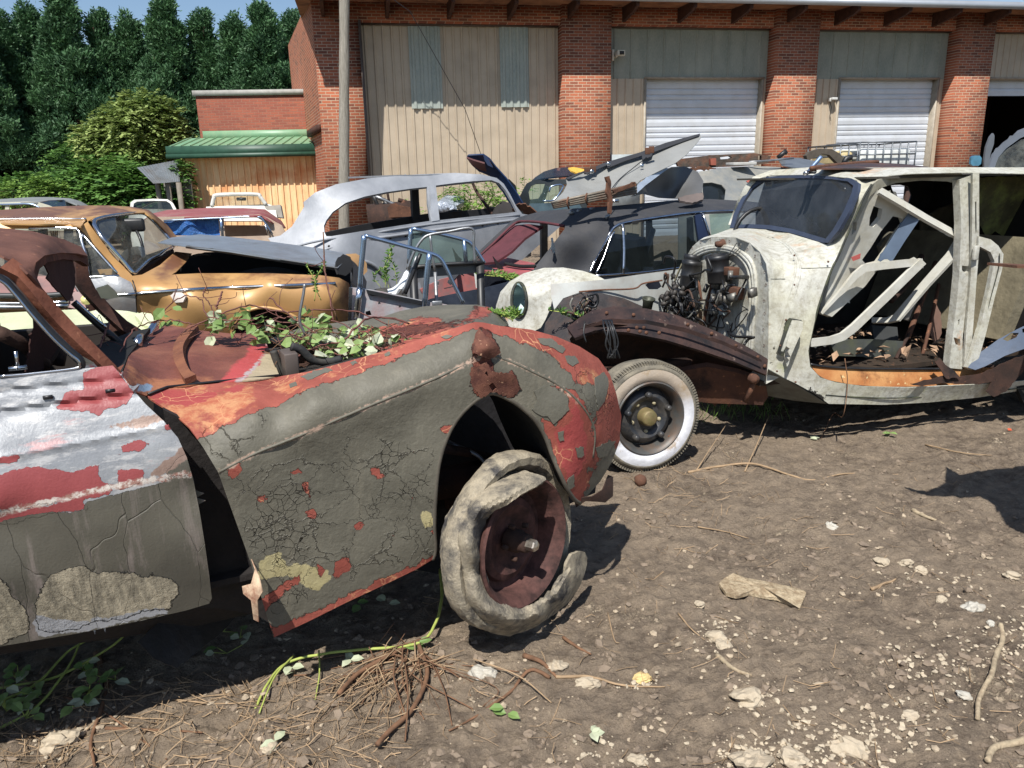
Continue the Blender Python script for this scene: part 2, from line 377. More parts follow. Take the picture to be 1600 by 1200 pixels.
# ================================================================ ground
def gh(X, Y):
    X = np.asarray(X, float); Y = np.asarray(Y, float)
    rut = fbm(X * .6 + Y * .25, Y * .9 - X * .2, 1.3, 4, 5) - .5
    h = .09 * rut + .05 * (fbm(X, Y, 4.2, 4, 21) - .5) + .03 * (np.abs(fbm(X * .7 + Y * .3, Y * 1.6 - X * .5, 13, 4, 9) - .5) * 2) + .016 * (fbm(X, Y, 45, 3, 3) - .5)
    near = np.exp(-((X + .9) ** 2 + (Y - 1.7) ** 2) / .8); h = h + .03 * near * (fbm(X, Y, 9, 3, 70) )
    return h * np.clip(1.6 - Y / 26, .25, 1) - .012
def gz(x, y): return float(gh(np.array([x]), np.array([y]))[0])
def build_ground():
    ys = [1.05]; 
    while ys[-1] < 400:
        y = ys[-1]; ys.append(y + max(.007, .0034 * y ** 1.45) if y < 14 else y * 1.12)
    ys = np.array([-30, -12, -5, -1, .4, .8] + ys); nx = 430; V = []; W = []
    for y in ys:
        hw = max(3.2, abs(y) * .82 + .9) if y < 60 else y * 1.6
        t = np.linspace(-1, 1, nx); x = t * hw; V.append(np.stack([x, np.full(nx, y), gh(x, np.full(nx, y))], 1))
    n = len(ys); V = np.concatenate(V); F = [(j * nx + i, j * nx + i + 1, (j + 1) * nx + i + 1, (j + 1) * nx + i) for j in range(n - 1) for i in range(nx - 1)]
    m = Mt('dry_mud', .93, 0, .15)
    a = m.noise(1.6, 8, .62); b = m.noise(14, 8, .68); c = m.noise(70, 5, .6)
    col = m.mix(m.rng(a, .35, .66), lin(104, 92, 80), lin(132, 118, 102)); col = m.mix(m.rng(b, .42, .66), col, lin(146, 130, 111))
    col = m.mix(m.rng(b, .28, .42, .75, 0), col, lin(78, 65, 54)); col = m.mix(m.rng(c, .58, .75, 0, .55), col, lin(172, 154, 130))
    clod = m.rng(m.math('ADD', m.noise(2.2, 6, .7), m.math('MULTIPLY', m.noise(38, 5, .7), .62)), .93, 1.0); col = m.mix(m.math('MULTIPLY', clod, .8), col, lin(186, 168, 144))
    v = m.voro(26, 'DISTANCE_TO_EDGE', m.vadd(m.co(), m.noise(9, 4, col=True), .12)); cra = m.rng(v, 0, .05); pm = m.rng(m.noise(1.1, 4), .5, .6)
    col = m.mix(m.math('MULTIPLY', m.math('SUBTRACT', 1.0, cra), m.math('MULTIPLY', pm, .45)), col, lin(66, 54, 45))
    m.color(col); m.bump(b, .03); m.bump(c, .012); m.bump(m.noise(220, 4, .7), .004); m.bump(clod, .006)
    g = mk('ground', V, F, m.m, None, True, local=True); g['kind'] = 'structure'
    # green lawn beyond the yard, left
build_ground()

# ================================================================ warehouse
FA = Plane(1.87, 20.3, 11.0)
WH = thing('warehouse', 'long brick warehouse with tan panels and white roller doors behind the yard', 'building', (1.87, 20.3, 0), rz=11.0)
def wm(mb, name, mat, parent=WH, **k): return mk(name, mb.V, mb.F, mat, parent, local=True, **k)   # local frame: x along the front, y into the building, z up
X0, X1 = -6.35, 34.0; ZT = 5.62; DEPTH = 22
ZP = 5.17; ZH = 3.97
pil = [(-6.35, -5.29), (-.51, .73), (5.13, 6.33), (10.45, 11.55), (17.0, 18.2), (23.5, 24.7)]
for i, (a, b) in enumerate(pil):
    wm(MB().bx(a, b, -.16 if i else -.003, .5, -.3, ZT - .02), 'brick_pillar', BRICK_X)
wm(MB().bx(X0 + .01, X1, .02, .45, ZP, ZT - .04), 'brick_lintel', BRICK_X)
def side_wall():
    mb = MB()
    # gabled/stepped side running back to the left
    V = []; P = [(0, -.3), (0, 5.6), (7.5, 6.9), (14, 6.9), (14, -.3)]
    for x in (0, .4):
        for (y, z) in P: V.append((X0 - .002 + x, y, z))
    mb.add(V, [(0, 1, 2, 3, 4), (9, 8, 7, 6, 5), (0, 5, 6, 1), (1, 6, 7, 2), (2, 7, 8, 3)])
    return mb
TAN = (178, 163, 142)
def ribs(x0, x1, z0, z1, y=.25, step=.2, rib=.035, dep=.03, ends=True):
    mb = MB(); n = max(1, int(round((x1 - x0) / step))); st = (x1 - x0) / n; P = []
    for i in range(n):
        a = x0 + i * st; P += [(a, y), (a + st * .5 - rib, y), (a + st * .5 - rib * .45, y - dep), (a + st * .5 + rib * .45, y - dep), (a + st * .5 + rib, y)]
    P.append((x1, y)); V = []
    for (a, b) in P: V += [(a, b, z0), (a, b, z1)]
    F = [(2 * i, 2 * i + 2, 2 * i + 3, 2 * i + 1) for i in range(len(P) - 1)]
    return mb.add(V, F)
PANEL = simple('tan_metal_panel', TAN, .55, 0, .07, 2.5, 0, dirt=(150, 136, 116), dirtamt=.35)
def weath(name, a, b, c):
    m = Mt(name, .8, 0, .3); n = m.noise(3, 6, .65, m.map(sc=(1, 1, .35))); f = m.noise(60, 4, .6, m.map(sc=(1, 1, .25)))
    col = m.mix(m.rng(n, .35, .65), lin(*a), lin(*b)); col = m.mix(m.rng(f, .4, .7, 0, .5), col, lin(*c)); m.color(col); m.bump(f, .003); return m.m
GREENP = weath('weathered_green_panel', (124, 130, 120), (148, 150, 138), (162, 164, 152)); FIBRE = weath('fibreglass_skylight', (140, 150, 144), (160, 166, 158), (178, 182, 172))
def panel(x0, x1, z0, z1, mat, name='metal_cladding', y=.25, **k): return wm(ribs(x0, x1, z0, z1, y, **k), name, mat, smooth=False)
TRIM = simple('tan_trim', (150, 140, 124), .5); TRIMD = simple('brown_trim', (84, 72, 64), .6)
# bay 1: big panel with two fibreglass sheets
panel(-5.29, -.51, -.2, ZP, PANEL, step=.205)
wm(ribs(-4.18, -3.42, 3.28, ZP - .05, .21, .19, .05, .03), 'skylight_sheet', FIBRE, smooth=False); wm(ribs(-1.98, -1.27, 3.30, ZP - .04, .21, .178, .05, .03), 'skylight_sheet', FIBRE, smooth=False)
wm(MB().bx(-5.33, -5.27, -.19, .2, -.2, ZP), 'corner_trim', TRIMD); wm(MB().bx(-5.26, -.53, .15, .24, ZP - .04, ZP + .002), 'head_trim', TRIMD)
DOORW = simple('white_door_slats', (196, 200, 206), .5, 0, .04, 3, 0, dirt=(170, 168, 160), dirtamt=.3)
def roller(x0, x1, z0, z1, y=.42, n=None):
    mb = MB(); P = []; z = z1; k = 0
    while z > z0 + .02:
        for j, h in enumerate((.20, .145, .125)):
            if z - h < z0: break
            P += [(z, y), (z - .012, y + .018), (z - .024, y + .018), (z - .034, y - .004), (z - h * .5, y - .012), (z - h + .006, y - .004)]; z -= h
        else: continue
        break
    P.append((z0, y)); V = []
    for (z, yy) in P: V += [(x0, yy, z), (x1, yy, z)]
    mb.add(V, [(2 * i, 2 * i + 2, 2 * i + 3, 2 * i + 1) for i in range(len(P) - 1)])
    return wm(mb, 'roller_door', DOORW, smooth=False)
def bay(a, b, d0, d1, zt, opened=False, head=GREENP):
    m = wm(ribs(a, b, ZH, ZP, .25, .45 if head is GREENP else .2, .03, .02), 'header_panel', head, smooth=False)
    if d0 - a > .15: panel(a, d0, -.2, ZH, PANEL, step=.2)
    if b - d1 > .1: panel(d1, b, -.2, ZH, PANEL, step=.2)
    wm(MB().bx(d0 - .05, d0, .2, .75, -.2, ZH), 'door_jamb', TRIM); wm(MB().bx(d1, d1 + .05, .2, .75, -.2, ZH), 'door_jamb', TRIM); wm(MB().bx(d0 - .05, d1 + .05, .19, .75, ZH - .006, ZH + .045), 'door_head', TRIM)
    wm(MB().bx(a - .02, b + .02, .15, .25, ZP - .03, ZP + .003), 'head_trim', TRIMD)
    roller(d0 + .002, d1 - .002, zt, ZH - .01)
bay(.73, 5.13, 1.80, 5.0, -.1); bay(6.33, 10.45, 7.29, 10.24, -.1); bay(11.55, 17.0, 11.62, 16.2, 3.55, True, PANEL); bay(18.2, 23.5, 18.6, 22, -.1); panel(24.7, X1, -.2, ZP, PANEL)
# small grey sheet low in the second bay
wm(MB().bx(.85, 1.66, .15, .2, .5, 2.13), 'grey_hatch', simple('pale_grey_sheet', (150, 158, 160), .6))
# roof: fascia, deck, rafters
OV = 1.0; ROOFW = simple('white_roof_edge', (168, 172, 176), .35, .5, .08, 3); WOOD = rusty('brown_soffit_boards', (112, 72, 48), (146, 98, 66), (84, 54, 40), .8, 3, (160, 110, 74)); RAFT = rusty('dark_rafter_wood', (62, 42, 36), (80, 54, 44), (46, 34, 30), .8, 6, (110, 80, 60))
def slab(x0, x1, y0, y1, z, t, sl=.0):
    V = [(x, y, z + (y + OV) * sl + h) for h in (0, t) for (x, y) in ((x0, y0), (x1, y0), (x1, y1), (x0, y1))]
    return MB().add(V, [(0, 3, 2, 1), (4, 5, 6, 7), (0, 1, 5, 4), (1, 2, 6, 5), (2, 3, 7, 6), (3, 0, 4, 7)])
wm(slab(X0 - .35, X1 + .5, -OV, DEPTH, 5.56, .05, .03), 'soffit_board', WOOD); wm(slab(X0 - .35, X1 + .5, -OV - .02, DEPTH, 5.612, .06, .03), 'roof_sheet', ROOFW)
wm(MB().bx(X0 - .36, X1 + .52, -OV - .07, -OV - .022, 5.50, 5.665), 'roof_fascia', ROOFW)
for i in range(28):
    x = X0 + .25 + i * 1.44
    V = [(x + dx, y, z) for dx in (-.04, .04) for (y, z) in ((.3, 5.2), (.3, 5.585), (-OV + .03, 5.555), (-OV + .03, 5.42), (-OV + .22, 5.36))]
    wm(MB().add(V, [(0, 1, 2, 3, 4), (9, 8, 7, 6, 5), (0, 5, 6, 1), (3, 2, 7, 8), (4, 3, 8, 9), (0, 4, 9, 5)]), 'rafter_tail', RAFT, smooth=False)
# dark shed inside and back walls so the open door is dark
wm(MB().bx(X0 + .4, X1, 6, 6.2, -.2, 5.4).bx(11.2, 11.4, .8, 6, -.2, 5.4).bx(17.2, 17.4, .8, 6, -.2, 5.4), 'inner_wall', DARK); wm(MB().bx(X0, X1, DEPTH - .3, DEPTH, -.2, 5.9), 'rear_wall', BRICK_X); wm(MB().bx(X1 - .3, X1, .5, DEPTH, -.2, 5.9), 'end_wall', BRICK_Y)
# floodlight and camera on the walls
wm(MB().box((.93, .1, 4.5), (.05, .2, .12)).box((1.02, -.02, 4.53), (.2, .12, .13)).box((.86, .12, 4.5), (.06, .1, .26)), 'floodlight', simple('pale_plastic', (196, 188, 170), .5), bevel=.008); wm(MB().box((1.03, -.085, 4.53), (.11, .02, .08)), 'floodlight_glass', BLACK)
wm(MB().box((7.05, .12, 3.46), (.16, .16, .06)).box((6.98, .16, 3.44), (.05, .1, .09)), 'wall_camera', simple('white_plastic', (205, 205, 200), .5), bevel=.01)
wm(MB().tube([(7.0, .2, 3.4), (7.06, .19, 3.25), (7.03, .19, 3.05), (7.08, .2, 2.9)], .008), 'camera_cable', BLACK)
# the side wall of the warehouse: runs back and to the left, its own plane
def side():
    c = FA.at(521, 60, -.02); c = np.array([c[0], c[1], 0]); q = FA.at(440, 120, 0)
    # direction from the picture: vanishing left of the corner
    d = ray(355, 288); d = np.array([d[0], d[1], 0]); d /= np.linalg.norm(d)
    u0 = FA.loc(X0 - 1.87 * 0, 0, 0)
    return c, d
cS, dS = side()
SWL = 7.2
def side_wall_build():
    # corner at the pillar's left edge, in world space
    A = FA.loc(X0 + .02, .0, 0); A = np.array([A[0], A[1], 0]); nrm = np.array([dS[1], -dS[0], 0]) * .35
    H = [(0, 5.6), (SWL, 6.1)]
    p = [A + np.array([0, 0, -.3]), A + np.array([0, 0, 5.75]), A + dS * SWL + np.array([0, 0, 5.75]), A + dS * SWL + np.array([0, 0, -.3])]
    q = [v + nrm for v in p]
    mb = MB().add(p + q, [(0, 1, 2, 3), (7, 6, 5, 4), (0, 4, 5, 1), (1, 5, 6, 2), (2, 6, 7, 3)])
    V = np.array(mb.V)
    # own object frame so bricks follow the wall
    o = bpy.data.objects.new('side_wall', None)
    ang = math.degrees(math.atan2(dS[1], dS[0]))
    me = bpy.data.meshes.new('side_wall'); c, s_ = math.cos(R(-ang)), math.sin(R(-ang)); W = V - A
    W = np.stack([W[:, 0] * c - W[:, 1] * s_, W[:, 0] * s_ + W[:, 1] * c, W[:, 2]], 1)
    me.from_pydata([tuple(v) for v in W], [], [tuple(f) for f in mb.F]); me.materials.append(BRICK_S)
    o = bpy.data.objects.new('side_wall', me); COL.objects.link(o); o.parent = WH
    o.location = tuple(Matrix.Rotation(R(-11), 3, 'Z') @ (Vector(A) - Vector((1.87, 20.3, 0)))); o.rotation_euler = (0, 0, R(ang - 11))
    return A
BRICK_S = brick_mat('brick_gable', 0, 1)
CORNER = side_wall_build()
# dark ledge on the side wall
a1 = CORNER + dS * .15; a2 = CORNER + dS * 2.6; off = np.array([-dS[1], dS[0], 0]) * .05
zl = float(project_many([[0, 0, 0]])[0][0]) * 0 + 2.85
WHW = lambda mb, name, mat, **k: mk(name, mb.V, mb.F, mat, WH, **k)
WHW(MB().bar(a1 + off + np.array([0, 0, zl]), a2 + off + np.array([0, 0, zl]), .12, .16), 'wall_ledge', RAFT)

# ================================================================ annex with green roof
AN = Plane(-5.7, 21.3, 4.0)
def an(px, py): return AN.at(px, py)
annex = thing('brick_annex', 'low brick annex with green metal lean-to roof and orange timber siding', 'building', an(380, 300) * np.array([1, 1, 0]), rz=4.0)
s0, zt = AN.sz(279, 142); s1, _ = AN.sz(480, 142); _, zr = AN.sz(285, 208); _, zg = AN.sz(280, 240); sA = AN.sz(283, 300)[0]
orgA = np.array(annex.location); oS = float(np.dot(orgA - AN.q, AN.d))
LA = lambda mb, name, mat, **k: mk(name, [(v[0] - oS, v[1], v[2]) for v in mb.V], mb.F, mat, annex, local=True, **k)
AD = 1.3
LA(MB().bx(s0 + .02, s1 + 1.5, AD, AD + 4, -.2, zt), 'brick_wall', brick_mat('brick_annex', 0, 2))
LA(MB().bx(s0 - .05, s1 + 1.5, AD - .05, AD + 4.05, zt, zt + .14), 'parapet_cap', simple('grey_coping', (150, 148, 142), .7))
GRN = simple('green_roof_metal', (112, 150, 116), .45, 0, .1, 4, 0, dirt=(140, 160, 128), dirtamt=.5); GRND = simple('dark_green_gutter', (40, 72, 56), .5)
def leanroof():
    x0, x1 = s0 - .35, s1 + .6; mb = MB(); n = int((x1 - x0) / .23); st = (x1 - x0) / n; P = []
    for i in range(n): a = x0 + i * st; P += [(a, 0), (a + st * .42, 0), (a + st * .47, .03), (a + st * .53, .03), (a + st * .58, 0)]
    P.append((x1, 0)); V = []
    for a, h in P: V += [(a, -.35, zg + .16 + h), (a, AD, zr - .06 + h)]
    return mb.add(V, [(2 * i, 2 * i + 2, 2 * i + 3, 2 * i + 1) for i in range(len(P) - 1)])
LA(leanroof(), 'lean_to_roof', GRN, smooth=False)
LA(MB().bx(s0 + .1, s1 + .6, AD - .04, AD - .003, zr - .12, zr + .12), 'roof_flashing', GRN)
LA(MB().bx(s0 - .38, s1 + .6, -.40, -.352, zg - .12, zg + .17).bx(s0 - .38, s1 + .6, -.46, -.4, zg - .14, zg - .03).bx(s0 - .35, s1 + .6, -.35, .05, zg - .12, zg - .1), 'gutter', GRND)
def boards():
    mb = MB(); x = s0 - .05; k = 0
    while x < s1 + .5:
        mb.bx(x, x + .165, 0 + .006 * (k % 2), .03, -.2, zg - .05); mb.bx(x + .143, x + .183, -.028, 0, -.2, zg - .05); x += .163; k += 1
    return mb
mw = Mt('orange_timber', .8, 0, .25); nn = mw.noise(2.2, 7, .65, mw.map(sc=(4, 4, .4))); cc = mw.mix(mw.rng(nn, .35, .62), lin(224, 178, 128), lin(238, 204, 158)); cc = mw.mix(mw.rng(mw.noise(1.4, 5), .5, .66), cc, lin(212, 148, 98)); cc = mw.mix(mw.rng(mw.noise(30, 4, .6, mw.map(sc=(3, 3, .3))), .58, .75, 0, .6), cc, lin(140, 84, 50)); mw.color(cc)
LA(boards(), 'timber_siding', mw.m, smooth=False)

# corrugated lean-to on posts beside the annex
cl = atdepth(262, 320, 22.0); clt = thing('corrugated_canopy', 'small grey corrugated iron canopy on posts left of the annex', 'canopy', (cl[0], cl[1], 0))
def corr():
    A = atdepth(214, 262, 19.6); B = atdepth(278, 250, 20.8); C = atdepth(281, 284, 20.1); D = atdepth(240, 287, 19.4); mb = MB(); n = 56; V = []
    for i in range(n + 1):
        t = i / n; u = A * (1 - t) + B * t; l = D * (1 - t) + C * t; o = np.array([0, -.03, 0]) * math.sin(i * math.pi / 2 * 1.0); V += [u + o, l + o]
    return mb.add(V, [(2 * i, 2 * i + 2, 2 * i + 3, 2 * i + 1) for i in range(n)])
CORR = simple('corrugated_iron', (150, 156, 160), .5, .4, .15, 4, 0, dirt=(120, 110, 96), dirtamt=.5)
corr().build('corrugated_sheet', CORR, clt, thick=.004)
for px in (246, 262, 279):
    p = atdepth(px, 285, 19.9); MB().bar((p[0], p[1], -.05), (p[0], p[1], p[2]), .1, .1, up=(0, 1, 0)).build('post', simple('grey_post_wood', (120, 112, 100), .9), clt)
b0 = atdepth(250, 300, 20.1); MB().box((b0[0] + .35, b0[1] + .3, b0[2] - .35), (.7, .05, 1.3)).build('back_board', simple('old_board', (108, 104, 96), .9), clt)

# ================================================================ utility pole
pb = atdepth(530, 300, 18.2); pole = thing('utility_pole', 'weathered grey wooden utility pole in front of the brick corner', 'pole', (pb[0], pb[1], 0))
top = atdepth(530, 0, 18.2); ax = np.array([top[0] - pb[0], 0, top[2] - pb[2]]); ax /= ax[2]
pr = [(-.3, .15)] + [(z, .125 - z * .0035 + .006 * math.sin(z * 5)) for z in np.linspace(0, 9, 26)]
mp_ = Mt('pole_wood', .9, 0, .2); n1 = mp_.noise(9, 7, .65, mp_.map(sc=(6, 6, .35))); mp_.color(mp_.mix(mp_.rng(n1, .3, .7), lin(118, 112, 102), lin(168, 162, 150))); mp_.bump(n1, .02)
MB().tube([np.array([pb[0], pb[1], 0]) + ax * h for h, r in pr], [r for h, r in pr], 18).build('shaft', mp_.m, pole)
for z, s in ((6.9, 1.6), (6.3, 0)):
    if s: MB().bar((pb[0] - .9, pb[1], z), (pb[0] + .9, pb[1], z), .1, .12).build('crossarm', BARK, pole)
for k, (x2, z2) in enumerate(((-1.62, 6.0), (-3.2, 5.9))):   # guy cables from the pole to the wall
    a = np.array([pb[0] + .05, pb[1], 6.6 - k * .25]); b = FA.loc(X0 + 2.2 + k * 3, -.02, .5 + k * .6)
MB().tube([(pb[0] + .06, pb[1] - .1, 6.4), FA.loc(-4.2, -1.0, 5.2), FA.loc(-3.0, -.6, 3.2), FA.loc(-2.2, .15, 1.2)], .008).build('cable', BLACK, pole)
# ================================================================ vegetation
def spray_crown(name, H, Rb, n, seed, per=13, L=.2, W=.036, shape='cone', zb=.4):
    rs = np.random.RandomState(seed); V = []; F = []
    # limbs: a plume shape of several vertical lobes
    lobes = []
    for i in range(150):
        z = zb + (H - zb) * (rs.rand() ** .85); rr = Rb * min(1, (1 - z / H) * 1.75) ** 1.05 * rs.uniform(.45, 1.0) + .12; a = rs.rand() * 2 * math.pi
        lobes.append((rr * math.cos(a), rr * math.sin(a), z, rs.uniform(.3, .62) * (0.6 + .5 * (1 - z / H))))
    lobes += [(rs.uniform(-.12, .12), rs.uniform(-.12, .12), H - k * .35, .13 + .07 * k) for k in range(8)]
    lo = np.array(lobes)
    pick = lo[rs.choice(len(lo), n, p=(lo[:, 3] ** 1.6) / (lo[:, 3] ** 1.6).sum())]
    d = rs.normal(size=(n, 3)); d /= np.linalg.norm(d, axis=1)[:, None]
    C = pick[:, :3] + d * pick[:, 3:4] * rs.uniform(.75, 1.02, (n, 1)) * np.array([1, 1, 1.2])
    C[:, 2] = np.maximum(C[:, 2], .2)
    out = d.copy(); out[:, 2] = np.abs(out[:, 2]) * .6 + .75; out /= np.linalg.norm(out, axis=1)[:, None]
    for i in range(n):
        for k in range(per):
            v = out[i] * 1.0 + rs.normal(size=3) * .55; v /= np.linalg.norm(v); s = np.cross(v, rs.normal(size=3)); s /= np.linalg.norm(s)
            b = C[i] + rs.normal(size=3) * .09; l = L * rs.uniform(.6, 1.15); wd = W * rs.uniform(.6, 1.2); j = len(V)
            V += [b - s * wd * .3, b + s * wd * .3, b + v * l * .55 + s * wd, b + v * l, b + v * l * .55 - s * wd]; F.append((j, j + 1, j + 2, j + 3, j + 4))
    me = bpy.data.meshes.new(name); me.from_pydata(V, [], F); return me
def trunk_mesh(H, r, seed):
    rs = np.random.RandomState(seed); mb = MB(); P = [(rs.normal() * .04 * i, rs.normal() * .04 * i, H * i / 7) for i in range(8)]; P[0] = (0, 0, -.2)
    mb.tube(P, [r * (1 - i / 8.5) for i in range(8)], 10)
    for i in range(26):
        z = rs.uniform(.15, .9) * H; a = rs.rand() * 6.28; l = rs.uniform(.7, 1.5) * (1 - z / H * .6); mb.tube([(0, 0, z), (math.cos(a) * l * .5, math.sin(a) * l * .5, z + .12), (math.cos(a) * l, math.sin(a) * l, z + .45)], [.05, .03, .012], 5)
    me = bpy.data.meshes.new('trunk'); me.from_pydata(mb.V, [], mb.F); me.materials.append(BARK); return me
cones = []
for i in range(3):
    me = spray_crown('crown', 11.0, 1.9, 6200, 40 + i); me.materials.append(LEAF_CON); cones.append(me)
tr_m = [trunk_mesh(10.4, .2, 4 + i) for i in range(3)]
rs = np.random.RandomState(5)
TREES = [(-10, 31, -40), (48, 33, 16), (88, 34.5, 2), (140, 33, -30), (192, 34, 12), (236, 34.5, 18), (292, 33.6, -10), (345, 34.5, 12), (392, 34, 22), (436, 33.5, 2), (478, 35, 14), (-75, 30, -40)]
tl = ['leftmost tall dark conifer, cut by the edge of the photo', 'tall dark conifer second from the left in the row', 'dark conifer left of the widest gap of blue sky', 'very tall dark conifer rising above the picture near the left', 'dark conifer right of the first sky notch', 'dark conifer above the yellow-green tree', 'tall dark conifer behind the left end of the annex parapet', 'dark conifer behind the middle of the annex', 'shorter dark conifer behind the right part of the annex', 'dark conifer touching the warehouse gable', 'dark conifer mostly hidden behind the warehouse gable', 'dark conifer outside the left edge of the photo']
for i, (px, Y, ty) in enumerate(TREES):
    b = atdepth(px, 300, Y); tp = atdepth(px, ty, Y)[2]; t = thing('conifer', tl[i], 'conifer tree', (b[0], b[1], -.1), 'row of tall dark conifers behind the yard')
    s = tp / 11.3; sx = rs.uniform(.78, .95); t.rotation_euler.z = rs.rand() * 6.28; 
    for nm, me in (('crown', cones[i % 3]), ('trunk', tr_m[i % 3])):
        o = bpy.data.objects.new(nm, me); COL.objects.link(o); o.parent = t; o.scale = (sx, sx, s)
# a lower ragged hedge of darkness behind them: second staggered row
for i in range(9):
    px = -60 + i * 68; b = atdepth(px, 300, 39); t = thing('conifer', 'dark conifer filling gap %s behind the front row' % ['at the far left', 'left of the second tree', 'right of the second tree', 'beside the tallest tree', 'over the yellow-green tree', 'behind the annex corner', 'behind the annex middle', 'behind the annex end', 'at the warehouse gable'][i], 'conifer tree', (b[0], b[1], -.1), 'second row of conifers behind the yard')
    for nm, me in (('crown', cones[(i + 1) % 3]), ('trunk', tr_m[i % 3])):
        o = bpy.data.objects.new(nm, me); COL.objects.link(o); o.parent = t; o.scale = (1.05, 1.05, .68 + .06 * (i % 3))
    t.rotation_euler.z = i * 1.3
def leafy(name, blobs, n, seed, L=.2, W=.07, droop=.5, mat=None, base=(0, 0, 0), parent=None, per=9):
    rs = np.random.RandomState(seed); V = []; F = []; bl = np.array(blobs, float)
    idx = rs.choice(len(bl), n, p=bl[:, 3] ** 2 / (bl[:, 3] ** 2).sum()); d = rs.normal(size=(n, 3)); d /= np.linalg.norm(d, axis=1)[:, None]
    C = bl[idx, :3] + d * bl[idx, 3:4] * rs.uniform(.55, 1, (n, 1))
    for i in range(n):
        ax = d[i] * .6 + rs.normal(size=3) * .5 + np.array([0, 0, .25]); ax /= np.linalg.norm(ax); side = np.cross(ax, (0, 0, 1)); side /= np.linalg.norm(side) + 1e-6
        for k in range(per):
            t = (k // 2 + 1) / (per / 2); sg = 1 if k % 2 else -1; p = C[i] + ax * t * L * 2 + np.array([0, 0, -droop * t * t * L]); v = side * sg * .8 + ax * .5 + np.array([0, 0, -.35]) + rs.normal(size=3) * .15; v /= np.linalg.norm(v)
            s = np.cross(v, (0, 0, 1)) + rs.normal(size=3) * .2; s /= np.linalg.norm(s); j = len(V); l = L * rs.uniform(.7, 1.1)
            V += [p, p + v * l * .5 + s * W, p + v * l, p + v * l * .5 - s * W]; F.append((j, j + 1, j + 2, j + 3))
    return mk(name, np.array(V), F, mat, parent, False)
def W_(px, py, Y, r): p = atdepth(px, py, Y); return (p[0], p[1], p[2], r)
p = atdepth(215, 300, 25); sm = thing('sumac_tree', 'yellow-green broadleaf tree in front of the dark conifers', 'tree', (p[0], p[1], 0))
leafy('crown', [W_(205, 170, 25, .42), W_(235, 172, 25, .5), W_(258, 185, 25, .5), W_(185, 200, 25, .6), W_(215, 205, 24.6, .8), W_(250, 215, 25, .8), W_(160, 215, 25, .5), W_(140, 212, 25, .35), W_(175, 235, 25, .7), W_(215, 250, 24.7, .8), W_(262, 235, 25.5, .5), W_(268, 205, 25, .35), W_(180, 270, 25, .6)], 2900, 3, .17, .045, .9, LEAF_SUM, parent=sm, per=10)
tb = MB(); c0 = np.array([p[0], p[1], -.1])
for px, py in ((205, 170), (250, 190), (180, 205), (225, 215), (155, 220)): q = atdepth(px, py, 25); tb.tube([c0, c0 * .5 + q * .5 + np.array([.1, 0, -.4]), q], [.09, .06, .02], 7)
tb.build('trunk', BARK, sm)
def bush(label, blobs, n, seed, mat, L=.13, W=.04, per=8, cat='shrub'):
    b = np.array(blobs); t = thing('shrub', label, cat, (b[0][0], b[0][1], 0)); leafy('foliage', blobs, n, seed, L, W, .6, mat, parent=t, per=per)
    mb = MB(); c = np.array([b[0][0], b[0][1], -.1])
    for q in b[:6]: mb.tube([c, (c + q[:3]) / 2 + np.array([0, 0, .1]), q[:3]], [.03, .02, .008], 5)
    mb.build('stem', BARK, t); return t
bush('wispy green bush left of the yellow-green tree', [W_(120, 240, 26, .5), W_(105, 262, 26, .6), W_(135, 268, 26, .7), W_(150, 250, 26, .5), W_(100, 290, 26, .6), W_(130, 295, 26, .7)], 900, 5, LEAF_SHR, .16, .035)
bush('bright green weeds beside the yard fence at left', [W_(70, 290, 22, .25), W_(60, 302, 22, .3), W_(85, 300, 22, .3), W_(20, 304, 22, .28), W_(95, 308, 22, .25)], 500, 6, GRASS, .12, .03)
bush('big-leaved vines tangled below the corrugated canopy', [W_(180, 290, 21, .35), W_(205, 285, 21, .4), W_(215, 305, 20.6, .3), W_(160, 305, 21, .4), W_(200, 310, 20.6, .5), W_(262, 320, 20.6, .3)], 1100, 7, LEAF_SHR, .2, .06)
bush('dark green undergrowth filling the gap below the sumac', [W_(150, 285, 23, .6), W_(185, 278, 23, .5), W_(120, 300, 23, .6), W_(225, 290, 23.5, .4), W_(80, 300, 24, .5), W_(35, 305, 24, .5), W_(5, 308, 24, .5)], 1300, 8, LEAF_SHR, .18, .05)
bush('green weeds climbing the annex corner', [W_(283, 300, 20.4, .25), W_(284, 270, 20.6, .2), W_(284, 325, 20.3, .3)], 260, 9, LEAF_SHR, .12, .04)
bush('tall weeds between the silver car and the tan wall', [W_(590 + i * 26 + 120, 312 - (i % 3) * 8, 15.5, .22) for i in range(5)] + [W_(712, 330, 15.5, .3), W_(760, 330, 15.5, .3), W_(640, 345, 15.5, .3)], 260, 10, GRASS, .1, .02)
bush('tall weeds beside the dark blue bonnet', [W_(716, 300, 13, .18), W_(705, 320, 13, .22), W_(770, 305, 13, .2), W_(765, 325, 13, .22)], 160, 12, GRASS, .09, .018)
# wire fence at far left
fp = atdepth(60, 300, 23); fe = thing('wire_fence', 'low rusty wire fence across the back left of the yard', 'fence', (fp[0], fp[1], 0))
for px in (-20, 30, 62, 110, 160): q = atdepth(px, 300, 23); MB().tube([(q[0], 23, -.1), (q[0], 23, 1.6)], .03, 6).build('fence_post', RUSTDK, fe)
q0 = atdepth(-40, 300, 23); q1 = atdepth(165, 300, 23); mb = MB()
for z in np.arange(.2, 1.55, .15): mb.tube([(q0[0], 23, z), (q1[0], 23, z + .03)], .006, 4)
for x in np.arange(q0[0], q1[0], .15): mb.tube([(x, 23, .15), (x, 23, 1.5)], .004, 4)
mb.build('fence_wire', RUSTDK, fe, smooth=False)
